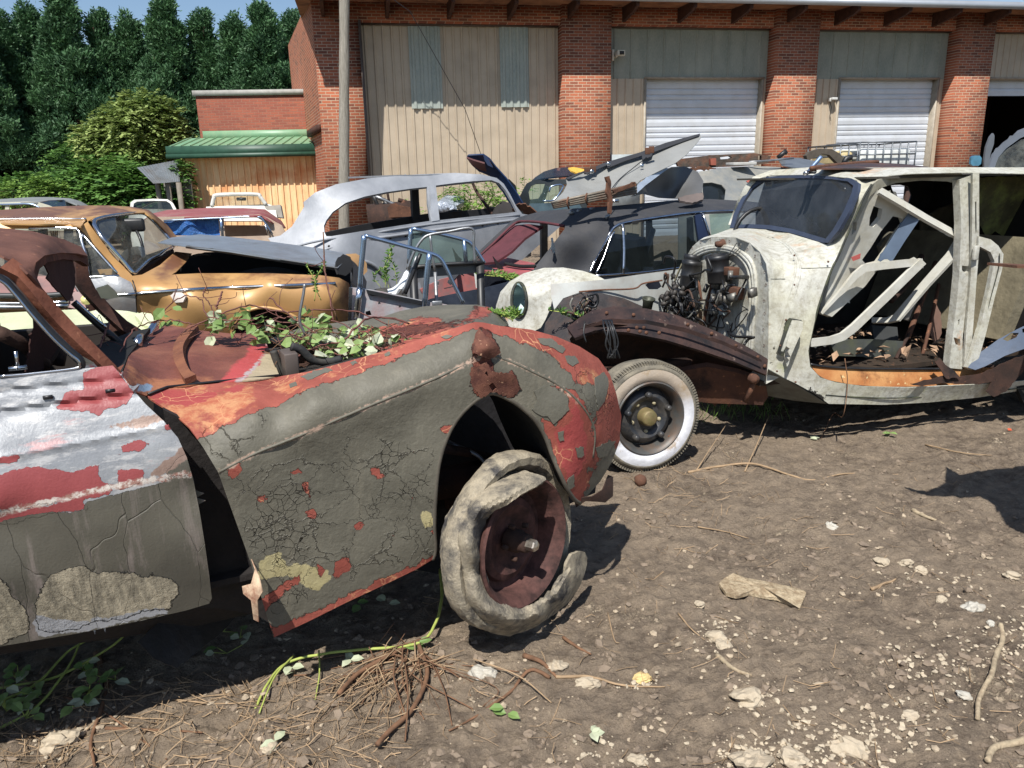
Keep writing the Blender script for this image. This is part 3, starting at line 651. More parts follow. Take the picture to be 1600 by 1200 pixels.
# ================================================================ foreground coupe, stripped and peeling
NP = Plane(.03, 2.38, 26)
b = NP.loc(-.6, .7, 0); coupe = thing('wrecked_coupe', 'nearest wreck: old coupe with peeling olive, red and orange paint and a shredded front tyre', 'car', b)
FADE = {}
def coupe_paint():
    m = Mt('peeling_olive_paint', .5, 0, .35)
    co = m.co(); wob = m.vadd(co, m.noise(6, 5, .65, col=True), .17); wob2 = m.vadd(co, m.noise(11, 4, col=True), .05)
    ol = m.mix(m.rng(m.noise(4, 5), .3, .7), lin(86, 83, 73), lin(104, 100, 88)); ol = m.mix(m.rng(m.noise(60, 4), .5, .8, 0, .35), ol, lin(126, 122, 108))
    ol = m.mix(m.rng(m.noise(14, 5, .6, m.map(sc=(1, 1, .12))), .55, .75, 0, .3), ol, lin(140, 132, 114))
    red = m.mix(m.rng(m.noise(9, 5), .35, .65), lin(130, 66, 55), lin(152, 82, 69)); red = m.mix(m.rng(m.noise(40, 5, .7), .6, .7, 0, .7), red, lin(118, 52, 44))
    # orange and ochre edging
    ora = m.mix(m.rng(m.noise(30, 6, .7), .4, .6), lin(160, 90, 66), lin(178, 128, 92))
    red_w = m.mix(m.rng(m.math('ADD', m.noise(12, 6, .7), m.math('MULTIPLY', m.attr('orange'), .25)), .56, .66), red, ora)
    red_w = m.mix(m.rng(m.math('ADD', m.noise(7, 8, .72), m.math('MULTIPLY', m.attr('crimson'), .6)), .66, .70), red_w, m.mix(m.noise(20, 4), lin(136, 56, 54), lin(160, 74, 70)))
    veins = m.rng(m.voro(17, 'DISTANCE_TO_EDGE', wob2), .0, .03, 1, 0); red_w = m.mix(m.math('MULTIPLY', veins, m.rng(m.noise(6, 3), .48, .6)), red_w, lin(196, 142, 104))
    primer = m.mask('red', .42, 26, .012)           # where the olive has flaked away
    # flakes of the olive: crack network
    v1 = m.voro(10.5, 'DISTANCE_TO_EDGE', wob); v2 = m.voro(34, 'DISTANCE_TO_EDGE', wob2); pm = m.rng(m.math('ADD', m.noise(3.2, 4), m.math('MULTIPLY', m.attr('crack'), .45)), .50, .62)
    c1 = m.math('MULTIPLY', m.rng(v1, .001, .012, 1, 0), pm); c2 = m.math('MULTIPLY', m.rng(v2, .001, .018, 1, 0), m.math('MULTIPLY', pm, m.rng(m.noise(4.7, 4), .56, .62)))
    cr_ = m.math('MAXIMUM', c1, m.math('MULTIPLY', c2, .4))
    chip = m.math('MULTIPLY', m.rng(m.math('ADD', m.noise(15, 6, .7), m.math('MULTIPLY', c1, .08)), .705, .715), pm)
    primer = m.math('MAXIMUM', primer, chip)
    ol = m.mix(m.math('MULTIPLY', cr_, .45), ol, lin(48, 38, 32))
    kh = m.mask('khaki', .5, 18, .02); ol = m.mix(kh, ol, m.mix(m.noise(22, 5), lin(150, 138, 96), lin(176, 166, 128)))
    col = m.mix(primer, ol, red_w)
    edge = m.rng(m.math('ABSOLUTE', m.math('ADD', m.attr('red'), m.math('MULTIPLY_ADD', m.noise(26, 6, .65), .84, -.42))), .0, .03, 1, 0); col = m.mix(m.math('MULTIPLY', edge, .65), col, lin(66, 48, 38))
    rk = m.mask('rust', .45, 30, .03); rc = m.mix(m.rng(m.noise(26, 7, .7), .4, .62), lin(84, 44, 38), lin(122, 70, 54)); col = m.mix(rk, col, rc)
    pk = m.mask('seam', .3, 60, .05); col = m.mix(pk, col, m.mix(m.noise(50, 4), lin(150, 118, 100), lin(190, 168, 150)))
    m.color(col); m.rough(m.mix(primer, (.6,) * 3 + (1,), (.72,) * 3 + (1,)))
    m.bump(m.math('SUBTRACT', 1.0, primer), .006); m.bump(m.math('SUBTRACT', m.rng(v1, 0, .16), m.math('MULTIPLY', c1, .6)), .0, 0)
    m.bump(m.math('MULTIPLY', c2, -1.0), .004); m.bump(m.math('MULTIPLY', cr_, -1.0), .004); m.bump(m.math('MULTIPLY', m.rng(v1, .01, .04, 1.0, 0.0, True), m.math('MULTIPLY', pm, m.rng(m.noise(5.5, 3), .42, .62))), .003); m.bump(m.noise(7, 3, .5, wob), .008)
    m.bump(m.noise(2.6, 4), .012); m.bump(m.math('MULTIPLY', rk, m.noise(40, 7, .7)), .02); m.bump(m.noise(120, 4), .0012)
    return m.m
CP = coupe_paint()
Z0 = {'red': [], 'orange': [], 'crimson': [], 'crack': [], 'khaki': [], 'rust': [], 'seam': []}
def A_(**k): d = {q: [[(-9000, -9000), (-9001, -9000), (-9001, -9001)]] for q in Z0}; d.update(k); return d
def line_poly(P, w): P = [np.array(p, float) for p in P]; return [tuple(p + (0, -w)) for p in P] + [tuple(p + (0, w)) for p in P[::-1]]
fender_out = [(228, 618), (262, 606), (330, 600), (400, 592), (438, 588), (480, 581), (520, 571), (560, 560), (600, 548), (640, 535), (690, 519), (730, 506), (743, 503), (756, 504), (780, 509), (830, 515), (870, 526), (905, 541), (935, 560), (953, 585), (963, 615), (971, 650), (968, 690), (956, 722), (938, 752), (920, 772), (906, 786), (897, 780), (885, 762), (874, 738), (863, 712), (852, 682), (836, 656), (812, 634), (790, 621), (768, 614), (748, 622), (728, 638), (710, 660), (696, 688), (685, 725), (680, 770), (678, 820), (680, 858), (676, 874), (650, 890), (600, 914), (540, 942), (480, 972), (428, 996), (418, 965), (406, 925), (392, 880), (374, 830), (356, 780), (341, 738), (318, 700), (296, 668), (270, 645), (246, 630)]
crease = [(341, 738), (400, 708), (470, 680), (570, 637), (660, 600), (700, 582), (758, 553)]; crease2 = [(758, 553), (790, 562), (830, 580), (870, 600), (905, 630), (928, 670), (926, 715), (905, 780)]
fctl = [(341, 738, .0), (470, 680, .0), (570, 637, .0), (660, 600, .0), (758, 553, .01), (341, 760, .012), (470, 710, .012), (570, 668, .012), (660, 630, .008), (620, 618, .0), (520, 659, .0), (620, 645, .006), (520, 688, .008), (715, 575, .0), (400, 708, .0),
        (318, 700, .03), (430, 660, .035), (560, 600, .04), (660, 560, .045), (742, 520, .05), (296, 668, .06), (400, 632, .085), (480, 604, .085), (560, 578, .085), (640, 550, .085), (742, 507, .085),
        (232, 622, .20), (262, 606, .27), (330, 600, .29), (438, 588, .30), (520, 571, .2), (600, 548, .15), (690, 519, .115), (745, 503, .10),
        (400, 800, .02), (520, 800, .02), (640, 800, .02), (420, 900, .035), (540, 880, .03), (660, 860, .03), (430, 995, .05), (560, 932, .045), (676, 874, .04), (480, 740, .015), (600, 740, .015),
        (680, 770, .0), (700, 680, .0), (768, 614, .0), (820, 640, .0), (860, 700, .01), (890, 770, .02), (800, 595, .0), (850, 620, .0),
        (780, 530, .04), (830, 518, .10), (830, 545, .04), (870, 565, .045), (900, 545, .14), (905, 590, .05), (935, 562, .2), (940, 620, .09), (971, 650, .24), (945, 680, .10), (968, 690, .22), (925, 720, .05), (938, 752, .13), (906, 786, .07)]
ridge_red = [(225, 600), (330, 590), (440, 575), (560, 548), (640, 524), (742, 490), (780, 498), (840, 505), (900, 525), (950, 560), (985, 640), (990, 680), (960, 700), (955, 640), (930, 600), (905, 600), (880, 575), (850, 548), (800, 530), (752, 514), (738, 514), (700, 530), (650, 550), (560, 583), (480, 608), (425, 636), (385, 650), (345, 668), (300, 690), (270, 660), (235, 635)]
nose_red = [(852, 600), (880, 602), (905, 615), (922, 645), (926, 680), (922, 720), (908, 760), (904, 790), (885, 770), (872, 730), (858, 690), (846, 655), (868, 664), (885, 645), (890, 625), (870, 606)]
nose_red2 = [(945, 612), (975, 600), (980, 650), (975, 690), (950, 690), (938, 715), (924, 742), (918, 720), (926, 690), (930, 650)]
nose_red3 = [(900, 745), (925, 735), (918, 765), (905, 790), (895, 785)]
spots = [[(455, 738), (468, 732), (470, 742)], [(472, 750), (479, 752), (487, 775), (480, 779)], [(398, 778), (417, 770), (422, 782), (408, 790)], [(575, 733), (590, 730), (601, 744), (590, 752)], [(688, 668), (708, 665), (700, 682)], [(478, 798), (492, 798), (494, 812), (482, 812)], [(352, 732), (372, 722), (378, 735), (362, 750)],
         [(408, 938), (440, 912), (470, 896), (466, 912), (430, 935), (415, 960)], [(415, 962), (428, 980), (480, 960), (560, 922), (640, 886), (690, 862), (690, 880), (430, 1004)], [(520, 880), (545, 872), (548, 884), (525, 905)], [(555, 818), (568, 818), (566, 828), (556, 828)], [(495, 882), (510, 892), (498, 905)], [(672, 830), (682, 828), (682, 842)]]
near_fender = sheet('front_wing', fender_out, NP, fctl, CP, coupe, step=7, thick=.005, attrs=A_(
    red=[ridge_red, nose_red, nose_red2, nose_red3] + spots, orange=[[(230, 620), (300, 600), (420, 590), (400, 640), (330, 670), (290, 690)], [(420, 600), (560, 565), (742, 500), (742, 512), (560, 580), (430, 625)], [(900, 560), (960, 590), (950, 640), (905, 600)]],
    crimson=[[(215, 600), (300, 604), (440, 588), (470, 584), (380, 618), (290, 640), (240, 640)], [(300, 652), (350, 640), (355, 650), (310, 665)], nose_red], crack=[[(345, 745), (570, 680), (680, 700), (676, 865), (430, 960)], [(300, 668), (430, 640), (350, 730)], [(880, 560), (960, 600), (960, 700), (900, 640)]],
    khaki=[[(400, 878), (440, 862), (450, 880), (500, 885), (520, 900), (500, 925), (450, 900), (405, 905)], [(655, 800), (672, 795), (680, 820), (665, 828)]],
    rust=[[(736, 548), (745, 530), (752, 512), (762, 518), (776, 535), (782, 552), (765, 560), (775, 585), (800, 582), (815, 610), (790, 625), (768, 615), (745, 622), (734, 600), (740, 580)], [(415, 965), (470, 940), (560, 905), (676, 866), (690, 885), (430, 1010)][:0] or [(0, 0), (1, 0), (0, 1)]],
    seam=[line_poly(crease, 3.2), line_poly(crease2[:-3], 2.4)]))
# raised swage line and a torn, lifted peak
FS = surf(NP, fctl); MB().tube(cr_curve([NP.at(*q) for q in on(NP, FS, crease, .0015)], 6), .0045, 6).build('swage_line', CP, near_fender)
P2 = [NP.at(*q) for q in on(NP, FS, crease2[:-1], .002)]
MB().tube(cr_curve(P2, 6), .005, 6).build('swage_line', CP, near_fender)
PEAK = rusty('flaking_rust', (78, 48, 42), (112, 74, 60), (44, 30, 28), .9, 22, (190, 150, 120))
sheet('rust_flap', [(736, 547), (741, 528), (748, 512), (758, 524), (775, 535), (783, 552), (766, 561), (748, 556)], NP, [(736, 547, -.004), (748, 510, .05), (783, 552, -.002), (760, 545, -.03), (766, 561, -.012)], PEAK, coupe, step=4, thick=.003, rough=.8)
sheet('rust_flap', [(735, 575), (748, 572), (760, 566), (768, 580), (800, 584), (814, 608), (800, 622), (770, 612), (752, 622), (740, 606), (734, 596)], NP, [(735, 575, -.006), (768, 590, -.02), (814, 608, -.006), (752, 622, -.004), (780, 600, -.012), (760, 570, -.018)], PEAK, coupe, step=4, thick=.003, rough=1.8, holes=[[(764, 602), (770, 598), (776, 606), (770, 612)], [(757, 583), (761, 580), (763, 588)]])
OLV = simple('olive_paint_flake', (98, 95, 84), .6, 0, .1, 9, .002, 60)
for F_ in ([(834, 612), (850, 602), (868, 606), (888, 624), (889, 640), (878, 652), (864, 664), (858, 652), (842, 648), (832, 640), (840, 626)], [(470, 588), (490, 580), (512, 574), (520, 578), (500, 586), (480, 594)], [(548, 566), (556, 562), (560, 566), (550, 570)], [(600, 552), (608, 549), (610, 554), (602, 557)], [(452, 600), (462, 597), (464, 602), (454, 605)], [(690, 526), (700, 522), (706, 525), (694, 530)], [(840, 528), (862, 530), (884, 545), (880, 552), (860, 542), (844, 536)], [(884, 556), (898, 556), (904, 566), (894, 572), (886, 566)], [(872, 676), (880, 674), (882, 688), (874, 690)], [(900, 700), (912, 698), (914, 712), (904, 716)], [(930, 590), (945, 580), (952, 600), (946, 625), (936, 640), (930, 620)], [(886, 750), (896, 742), (898, 760), (890, 766)], [(930, 700), (950, 690), (962, 688), (950, 712), (936, 716)]):
    sheet('paint_flake', F_, NP, lambda X, Y: FS(X, Y) - .0035, OLV, near_fender, step=5, thick=.0015, rough=1.2)
# rolled lip of the wheel arch
arch = [(906, 786), (897, 780), (885, 762), (874, 738), (863, 712), (852, 682), (836, 656), (812, 634), (790, 621), (768, 614), (748, 622), (728, 638), (710, 660), (696, 688), (685, 725), (680, 770), (678, 820), (680, 858), (676, 874)]
ao = TPS(fctl)(np.array([p[0] for p in arch], float), np.array([p[1] for p in arch], float))
MB().tube(cr_curve([NP.at(x, y, o + .006) for (x, y), o in zip(arch, ao)], 5), .008, 8).build('wheel_arch_lip', simple('dusty_dark_lip', (84, 78, 68), .8, 0, .3, 20), near_fender)
# dark sheets give the wheel house and door gap their shade by colour
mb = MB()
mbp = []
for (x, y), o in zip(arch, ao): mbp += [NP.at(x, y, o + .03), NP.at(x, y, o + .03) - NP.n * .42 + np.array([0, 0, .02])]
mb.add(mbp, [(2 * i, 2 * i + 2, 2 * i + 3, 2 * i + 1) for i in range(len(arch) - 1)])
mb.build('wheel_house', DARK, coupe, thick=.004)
sheet('inner_wheel_panel', [(640, 560), (740, 525), (850, 540), (950, 600), (930, 770), (860, 800), (760, 860), (700, 900), (600, 880)], NP, [(640, 560, .5), (950, 600, .5), (760, 860, .5), (700, 700, .56)], simple('shaded_inner_wing', (30, 28, 30), .8, .1, .4, 9, .01, 12), coupe, step=25, thick=.004)  # near-black colour stands in for shade inside the arch
for P, r in (([(700, 690, .42), (755, 720, .36), (752, 770, .34)], .008), ([(735, 760, .38), (800, 710, .4), (840, 690, .4)], .007), ([(690, 700, .3), (760, 715, .44), (850, 760, .4)], .02)): MB().tube(cr_curve([NP.at(*p) for p in P], 5), r, 6).build('brake_pipe', STEEL if r < .01 else RUSTDK, coupe)
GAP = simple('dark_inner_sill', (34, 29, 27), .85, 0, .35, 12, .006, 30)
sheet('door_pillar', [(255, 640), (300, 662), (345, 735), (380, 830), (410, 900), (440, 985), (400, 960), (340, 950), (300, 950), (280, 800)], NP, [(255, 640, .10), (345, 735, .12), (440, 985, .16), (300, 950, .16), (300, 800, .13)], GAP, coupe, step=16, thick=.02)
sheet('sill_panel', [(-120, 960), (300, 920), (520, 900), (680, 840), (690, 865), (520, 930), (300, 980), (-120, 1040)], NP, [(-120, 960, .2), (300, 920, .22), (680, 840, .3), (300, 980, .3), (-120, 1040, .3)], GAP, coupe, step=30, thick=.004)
# floor and far sill so that nothing is see-through
fl = [NP.loc(-1.9, .1, .47), NP.loc(-.7, .1, .47), NP.loc(-.7, 1.3, .47), NP.loc(-1.9, 1.3, .47)]
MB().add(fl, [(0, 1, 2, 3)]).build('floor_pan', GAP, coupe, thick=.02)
for s0_, s1_ in ((-.8, .25),): MB().bar(NP.loc(s0_, .35, .52), NP.loc(s1_, .42, .5), .07, .1).build('chassis_rail', RUSTDK, coupe); MB().bar(NP.loc(s0_, 1.0, .52), NP.loc(s1_, .95, .5), .07, .1).build('chassis_rail', RUSTDK, coupe)
MB().bar(NP.loc(-.05, .12, .36), NP.loc(-.05, 1.2, .40), .06, .07).build('front_axle', RUSTDK, coupe)
# ---- door
def door_paint():
    m = Mt('stripped_door_paint', .42, 0, .5); st = m.map(sc=(1, 1, 1))
    base = m.mix(m.rng(m.noise(5, 7, .65), .35, .65), lin(126, 128, 132), lin(158, 160, 162)); base = m.mix(m.rng(m.noise(16, 8, .75, m.map(rot=(0, 0, 0), sc=(.6, .6, 2.2))), .52, .62, 0, .8), base, lin(182, 180, 178)); base = m.mix(m.rng(m.noise(9, 7, .7, m.map(sc=(.5, .5, 2))), .60, .66, 0, .7), base, lin(182, 140, 138))
    red = m.mix(m.noise(18, 5), lin(128, 58, 59), lin(154, 76, 76)); rm = m.mask('red', .5, 18, .012); col = m.mix(rm, base, red)
    ol = m.mix(m.rng(m.noise(5, 5), .3, .7), lin(76, 73, 65), lin(95, 91, 80)); ol = m.mix(m.rng(m.noise(12, 6, .7, m.map(sc=(1.5, 1.5, .1))), .56, .7, 0, .55), ol, lin(150, 136, 130))
    om = m.mask('olive', .3, 22, .012); col = m.mix(om, col, ol)
    sm_ = m.mask('seam', .3, 50, .05); col = m.mix(sm_, col, m.mix(m.rng(m.noise(40, 6, .7), .45, .55), lin(150, 112, 100), lin(206, 196, 186)))
    md = m.mask('mud', .75, 13, .03, det=8); stre = m.noise(24, 6, .7, m.map(rot=(0, .5, 0), sc=(2.2, 1, .35))); mud = m.mix(m.rng(stre, .35, .68), lin(112, 105, 90), lin(178, 166, 142)); col = m.mix(md, col, mud)
    rk = m.mask('rust', .5, 30, .03); col = m.mix(rk, col, m.mix(m.noise(40, 6), lin(112, 84, 72), lin(160, 140, 128)))
    wh = m.mask('bare', .4, 30, .02); col = m.mix(wh, col, lin(152, 152, 154))
    m.color(col); m.metal(m.math('MULTIPLY', m.math('SUBTRACT', 1.0, m.math('MAXIMUM', m.math('MAXIMUM', rm, om), md)), .15)); m.rough(m.mix(md, m.mix(om, (.5,) * 3 + (1,), (.55,) * 3 + (1,)), (.9,) * 3 + (1,)))
    m.bump(m.math('ADD', rm, om), .002); m.bump(m.math('MULTIPLY', md, m.noise(40, 7, .7)), .008); m.bump(m.math('MULTIPLY', md, stre), .006); m.bump(m.noise(2.2, 3), .012); m.bump(m.noise(10, 4, .6, m.map(sc=(1, 1, .3))), .003); m.bump(m.noise(150, 4), .0008)
    v = m.voro(6, 'DISTANCE_TO_EDGE', m.vadd(m.map(sc=(1.2, 1.2, .35)), m.noise(4, 3, col=True), .1)); m.bump(m.math('MULTIPLY', m.rng(v, 0, .008), om), .0015)
    return m.m
DOORP = door_paint()
door_out = [(-170, 622), (-80, 605), (0, 592), (70, 583), (130, 576), (176, 571), (190, 586), (205, 606), (228, 632), (256, 658), (278, 684), (292, 715), (302, 750), (312, 800), (320, 850), (327, 900), (331, 935), (327, 943), (290, 954), (220, 970), (120, 990), (0, 1010), (-170, 1040)]
dctl = [(-170, 622, .11), (0, 592, .10), (176, 571, .10), (-170, 670, .085), (0, 640, .075), (180, 606, .07), (-170, 690, .06), (0, 662, .05), (200, 628, .05), (0, 720, .0), (250, 690, .0), (0, 700, .01), (100, 745, -.01), (0, 795, -.012), (295, 745, -.008), (0, 806, .0), (295, 760, .0), (150, 870, .0), (0, 900, .0), (310, 850, .0), (0, 1010, .055), (150, 985, .05), (327, 940, .045), (-170, 1040, .055), (-170, 850, .0), (-170, 740, .0)]
EX = -180
D = A_(red=[[(128, 576), (176, 571), (192, 588), (212, 618), (200, 630), (168, 640), (156, 652), (140, 640), (92, 636), (104, 612), (130, 606), (128, 590)], [(EX, 755), (0, 738), (62, 730), (112, 734), (152, 728), (156, 748), (180, 762), (186, 738), (226, 732), (224, 750), (190, 768), (130, 780), (40, 792), (0, 800), (EX, 830)], [(188, 697), (220, 687), (238, 694), (214, 705), (190, 705)], [(256, 664), (270, 662), (268, 672), (258, 672)], [(178, 708), (190, 710), (186, 716)], [(0, 716), (30, 712), (30, 718), (0, 724)], [(0, 806), (60, 792), (130, 778), (135, 795), (60, 806), (0, 820)], [(EX, 810), (0, 806), (0, 820), (EX, 840)]],
       olive=[[(EX, 850), (0, 818), (50, 803), (130, 797), (134, 785), (200, 768), (300, 742), (345, 800), (345, 960), (EX, 1060)], [(258, 742), (280, 715), (296, 705), (302, 742)]],
       seam=[line_poly([(EX, 835), (0, 803), (60, 788), (130, 771), (200, 756), (300, 740)], 4.5)],
       mud=[[(55, 960), (60, 925), (80, 900), (108, 884), (130, 882), (150, 896), (175, 893), (200, 896), (225, 906), (240, 900), (262, 905), (284, 915), (278, 930), (262, 948), (200, 962), (120, 985), (62, 985)], [(EX, 900), (0, 908), (14, 920), (30, 935), (44, 958), (48, 985), (0, 1008), (EX, 1040)]],
       rust=[[(160, 668), (200, 655), (250, 648), (262, 655), (240, 664), (190, 670)], [(262, 716), (292, 696), (298, 712), (268, 735), (236, 742)]], bare=[[(50, 975), (58, 962), (120, 972), (180, 962), (250, 950), (262, 956), (150, 984), (60, 996)], [(270, 690), (274, 680), (280, 700)]])
def fxd(X, Y):   # two pressed grooves under the window
    y1 = 611 - (X) * .16 * .28; y1 = 612 - X * .105; y2 = 645 - X * .14
    return .010 * np.exp(-((Y - y1) / 2.6) ** 2) + .014 * np.exp(-((Y - y2) / 3.2) ** 2) - .006 * np.exp(-((Y - (715 - X * .19)) / 5) ** 2)
nd = sheet('door', door_out, NP, dctl, DOORP, coupe, step=6.5, thick=.03, attrs=D, fx=fxd)
for px, py in ((75, 620), (172, 610)): 
    p = NP.at(px, py, .072); MB().box(p + NP.n * .004, (.022, .006, .009), (NP.d, NP.n, (0, 0, 1))).build('trim_slot', BLACK, nd)
# lower shredded bracket, hanging panel under the car
sheet('hanging_panel', [(216, 1002), (262, 960), (330, 930), (396, 930), (350, 985), (276, 1044), (240, 1030)], NP, [(216, 1002, .22), (396, 930, .5), (276, 1044, .2), (330, 960, .35)], simple('dark_hanging_sheet', (38, 37, 38), .6, .2, .4, 10, .008, 14), coupe, step=12, thick=.004, rough=1.0)
sheet('torn_bracket', [(378, 916), (392, 912), (398, 890), (390, 868), (404, 900), (410, 925), (402, 938), (404, 972), (396, 968), (392, 938), (380, 928)], NP, [(378, 916, .02), (398, 870, .02), (404, 970, -.01), (400, 930, -.04)], simple('torn_pale_metal', (186, 160, 134), .7, 0, .3, 30, .004, 40, (120, 62, 44), .8), coupe, step=5, thick=.003)
sheet('bumper_bracket', [(897, 783), (905, 778), (925, 776), (942, 765), (951, 742), (958, 745), (958, 775), (946, 785), (915, 783), (900, 793)], NP, [(897, 783, .09), (958, 745, .2), (946, 785, .12), (925, 776, .05)], RUSTDK, coupe, step=6, thick=.004)
# ---- scuttle (cowl) between windscreen and engine bay
def cowl_paint():
    m = Mt('scuttle_paint', .65, 0, .3); br = m.mix(m.rng(m.noise(6, 7, .6), .35, .65), lin(98, 58, 50), lin(122, 74, 62)); br = m.mix(m.rng(m.noise(3, 5), .5, .7, 0, .6), br, lin(136, 92, 74))
    rd = m.mix(m.noise(12, 5), lin(158, 62, 62), lin(180, 82, 80)); tn = m.mix(m.noise(20, 5), lin(158, 144, 118), lin(176, 160, 132)); orr = m.mix(m.noise(25, 6), lin(128, 78, 58), lin(164, 112, 80))
    col = m.mix(m.mask('red', .35, 14, .08), br, rd); col = m.mix(m.mask('seam', .3, 30, .05), col, lin(166, 152, 150)); col = m.mix(m.mask('khaki', .25, 20, .03), col, tn); col = m.mix(m.mask('orange', .6, 14, .12), col, orr); col = m.mix(m.mask('rust', .4, 16, .05), col, lin(120, 140, 160))
    m.color(col); m.bump(m.noise(90, 5), .002); m.bump(m.noise(4, 4), .02); return m.m
CW = cowl_paint()
cw_out = [(192, 585), (200, 560), (218, 532), (236, 510), (262, 508), (310, 516), (360, 521), (400, 520), (412, 527), (424, 555), (437, 588), (400, 593), (330, 599), (262, 606), (228, 618), (210, 612)]
cwc = [(192, 585, .20), (228, 618, .20), (262, 606, .27), (330, 600, .30), (438, 588, .31), (236, 510, None, 1.04), (310, 516, None, 1.04), (400, 520, None, 1.01), (412, 528, None, 1.01), (300, 560, None, 1.05), (240, 560, None, 1.05), (370, 560, None, 1.03)]
cowl = sheet('scuttle', cw_out, NP, cwc, CW, coupe, step=7, thick=.004, attrs=A_(red=[[(345, 600), (360, 575), (385, 555), (395, 530), (405, 518), (420, 535), (414, 560), (395, 590), (360, 605)]], khaki=[[(378, 596), (400, 575), (420, 548), (450, 600), (400, 610)]], seam=[line_poly([(368, 600), (395, 578), (418, 548), (415, 530)], 4)], orange=[[(205, 590), (240, 592), (330, 590), (330, 604), (225, 622)], [(200, 560), (215, 590), (200, 600)]], rust=[[(208, 604), (235, 598), (240, 606), (215, 614)]]))
HG = TPS([(c[0], c[1], c[2] if len(c) == 3 else NP.offz(c[0], c[1], c[3])) for c in cwc])
def cwp(px, py, up=.0):
    o = float(HG(np.array([float(px)]), np.array([float(py)]))[0]); return NP.at(px, py, o) + np.array([0, 0, up])
L1 = [(296, 515), (280, 535), (272, 552), (273, 572), (282, 592), (290, 603)]; L2 = [(311, 520), (296, 538), (288, 554), (290, 574), (298, 592), (308, 600)]
a = cr_curve([cwp(*p, .022) for p in L1], 5); c = cr_curve([cwp(*p, .03) for p in L2], 5); V = []
for p, q in zip(a, c): V += [p, q]
MB().add(V, [(2 * i, 2 * i + 2, 2 * i + 3, 2 * i + 1) for i in range(len(a) - 1)]).build('scuttle_strap', rusty('orange_brown_strap', (104, 66, 52), (128, 84, 62), (76, 50, 42), .8, 12, (160, 108, 78)), coupe, thick=.02)
for (x, y), (x2, y2) in (((234, 524), (250, 514)), ((216, 541), (224, 536))):
    p = cwp(x, y, .012); q = cwp(x2, y2, .03); MB().tube([p - (0, 0, .02), p, p * .5 + q * .5 + (0, 0, .006), q], [.012, .012, .014, .004] if x == 234 else [.012, .016, .012, .006], 10).build('wiper_spindle', CHROME, coupe)
for x, y in ((294, 524), (322, 533), (246, 510), (262, 506)): MB().lathe([(0, .001), (.003, .012), (.012, .011), (.016, .004), (.017, .0)], cwp(x, y, .02), (0, 0, 1), 10).build('bolt', CHROME, cowl)
MB().tube([cwp(232, 618, .004), cwp(262, 606.5, .004), cwp(330, 600, .006), cwp(437, 589, .006)], .004, 6).build('bonnet_gutter', BLACK, coupe)
# ---- roof, screen pillars
BR = RUSTBR
roof_out = [(-170, 345), (-60, 352), (0, 356), (50, 361), (100, 374), (128, 386), (137, 400), (122, 396), (95, 395), (70, 399), (56, 410), (53, 425), (66, 450), (50, 432), (28, 412), (0, 398), (-80, 385), (-170, 380)]
sheet('roof', roof_out, NP, [(-170, 345, .75), (0, 356, .8), (100, 374, 1.0), (128, 386, 1.1), (53, 425, .16), (0, 398, .16), (28, 412, .16), (66, 450, .15), (70, 399, .34), (-170, 380, .16), (95, 395, .7), (56, 410, .2)], BR, coupe, step=9, thick=.006)
# underside lip of the screen opening
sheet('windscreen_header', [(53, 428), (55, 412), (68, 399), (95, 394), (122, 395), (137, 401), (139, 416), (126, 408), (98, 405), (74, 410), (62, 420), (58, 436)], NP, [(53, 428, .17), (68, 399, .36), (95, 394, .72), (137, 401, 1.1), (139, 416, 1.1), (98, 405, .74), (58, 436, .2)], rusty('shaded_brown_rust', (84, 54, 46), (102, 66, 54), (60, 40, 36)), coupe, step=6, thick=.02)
pil1 = [(20, 403), (50, 425), (66, 450), (90, 478), (118, 508), (150, 540), (180, 570), (196, 588)]; pil2 = [(0, 418), (28, 432), (46, 452), (66, 478), (92, 508), (130, 545), (165, 577), (178, 586)]
sheet('windscreen_pillar', pil1 + pil2[::-1], NP, [(20, 403, .16), (66, 450, .15), (118, 508, .17), (196, 588, .21), (28, 432, .13), (92, 508, .15), (178, 586, .18)], rusty('pillar_rust', (112, 68, 54), (138, 88, 68), (80, 52, 44), .75, 7, (160, 110, 84)), coupe, step=6, thick=.045)
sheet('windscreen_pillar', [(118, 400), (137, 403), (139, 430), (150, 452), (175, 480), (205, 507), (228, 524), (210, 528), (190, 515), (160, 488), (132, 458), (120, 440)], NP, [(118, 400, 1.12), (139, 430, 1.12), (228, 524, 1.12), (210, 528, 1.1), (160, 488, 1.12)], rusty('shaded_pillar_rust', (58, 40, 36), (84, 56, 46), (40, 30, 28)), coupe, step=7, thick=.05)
RUSTIN = rusty('dark_brown_lining', (56, 38, 35), (66, 44, 40), (44, 32, 30), .9, 12, (84, 56, 48))
sheet('hanging_lining', [(72, 405), (112, 402), (118, 420), (117, 445), (112, 466), (106, 470), (100, 462), (86, 450), (73, 434), (78, 428), (70, 415)], NP, [(72, 405, .5), (118, 420, .95), (106, 470, .7), (73, 434, .5)], RUSTIN, coupe, step=6, thick=.004, rough=1)
sheet('hanging_lining', [(60, 470), (75, 480), (96, 515), (98, 530), (84, 555), (68, 578), (40, 580), (44, 560), (48, 540), (47, 525), (54, 512), (52, 498), (60, 490)], NP, [(60, 470, .35), (98, 530, .5), (60, 578, .4)], RUSTIN, coupe, step=6, thick=.004, rough=1.5)
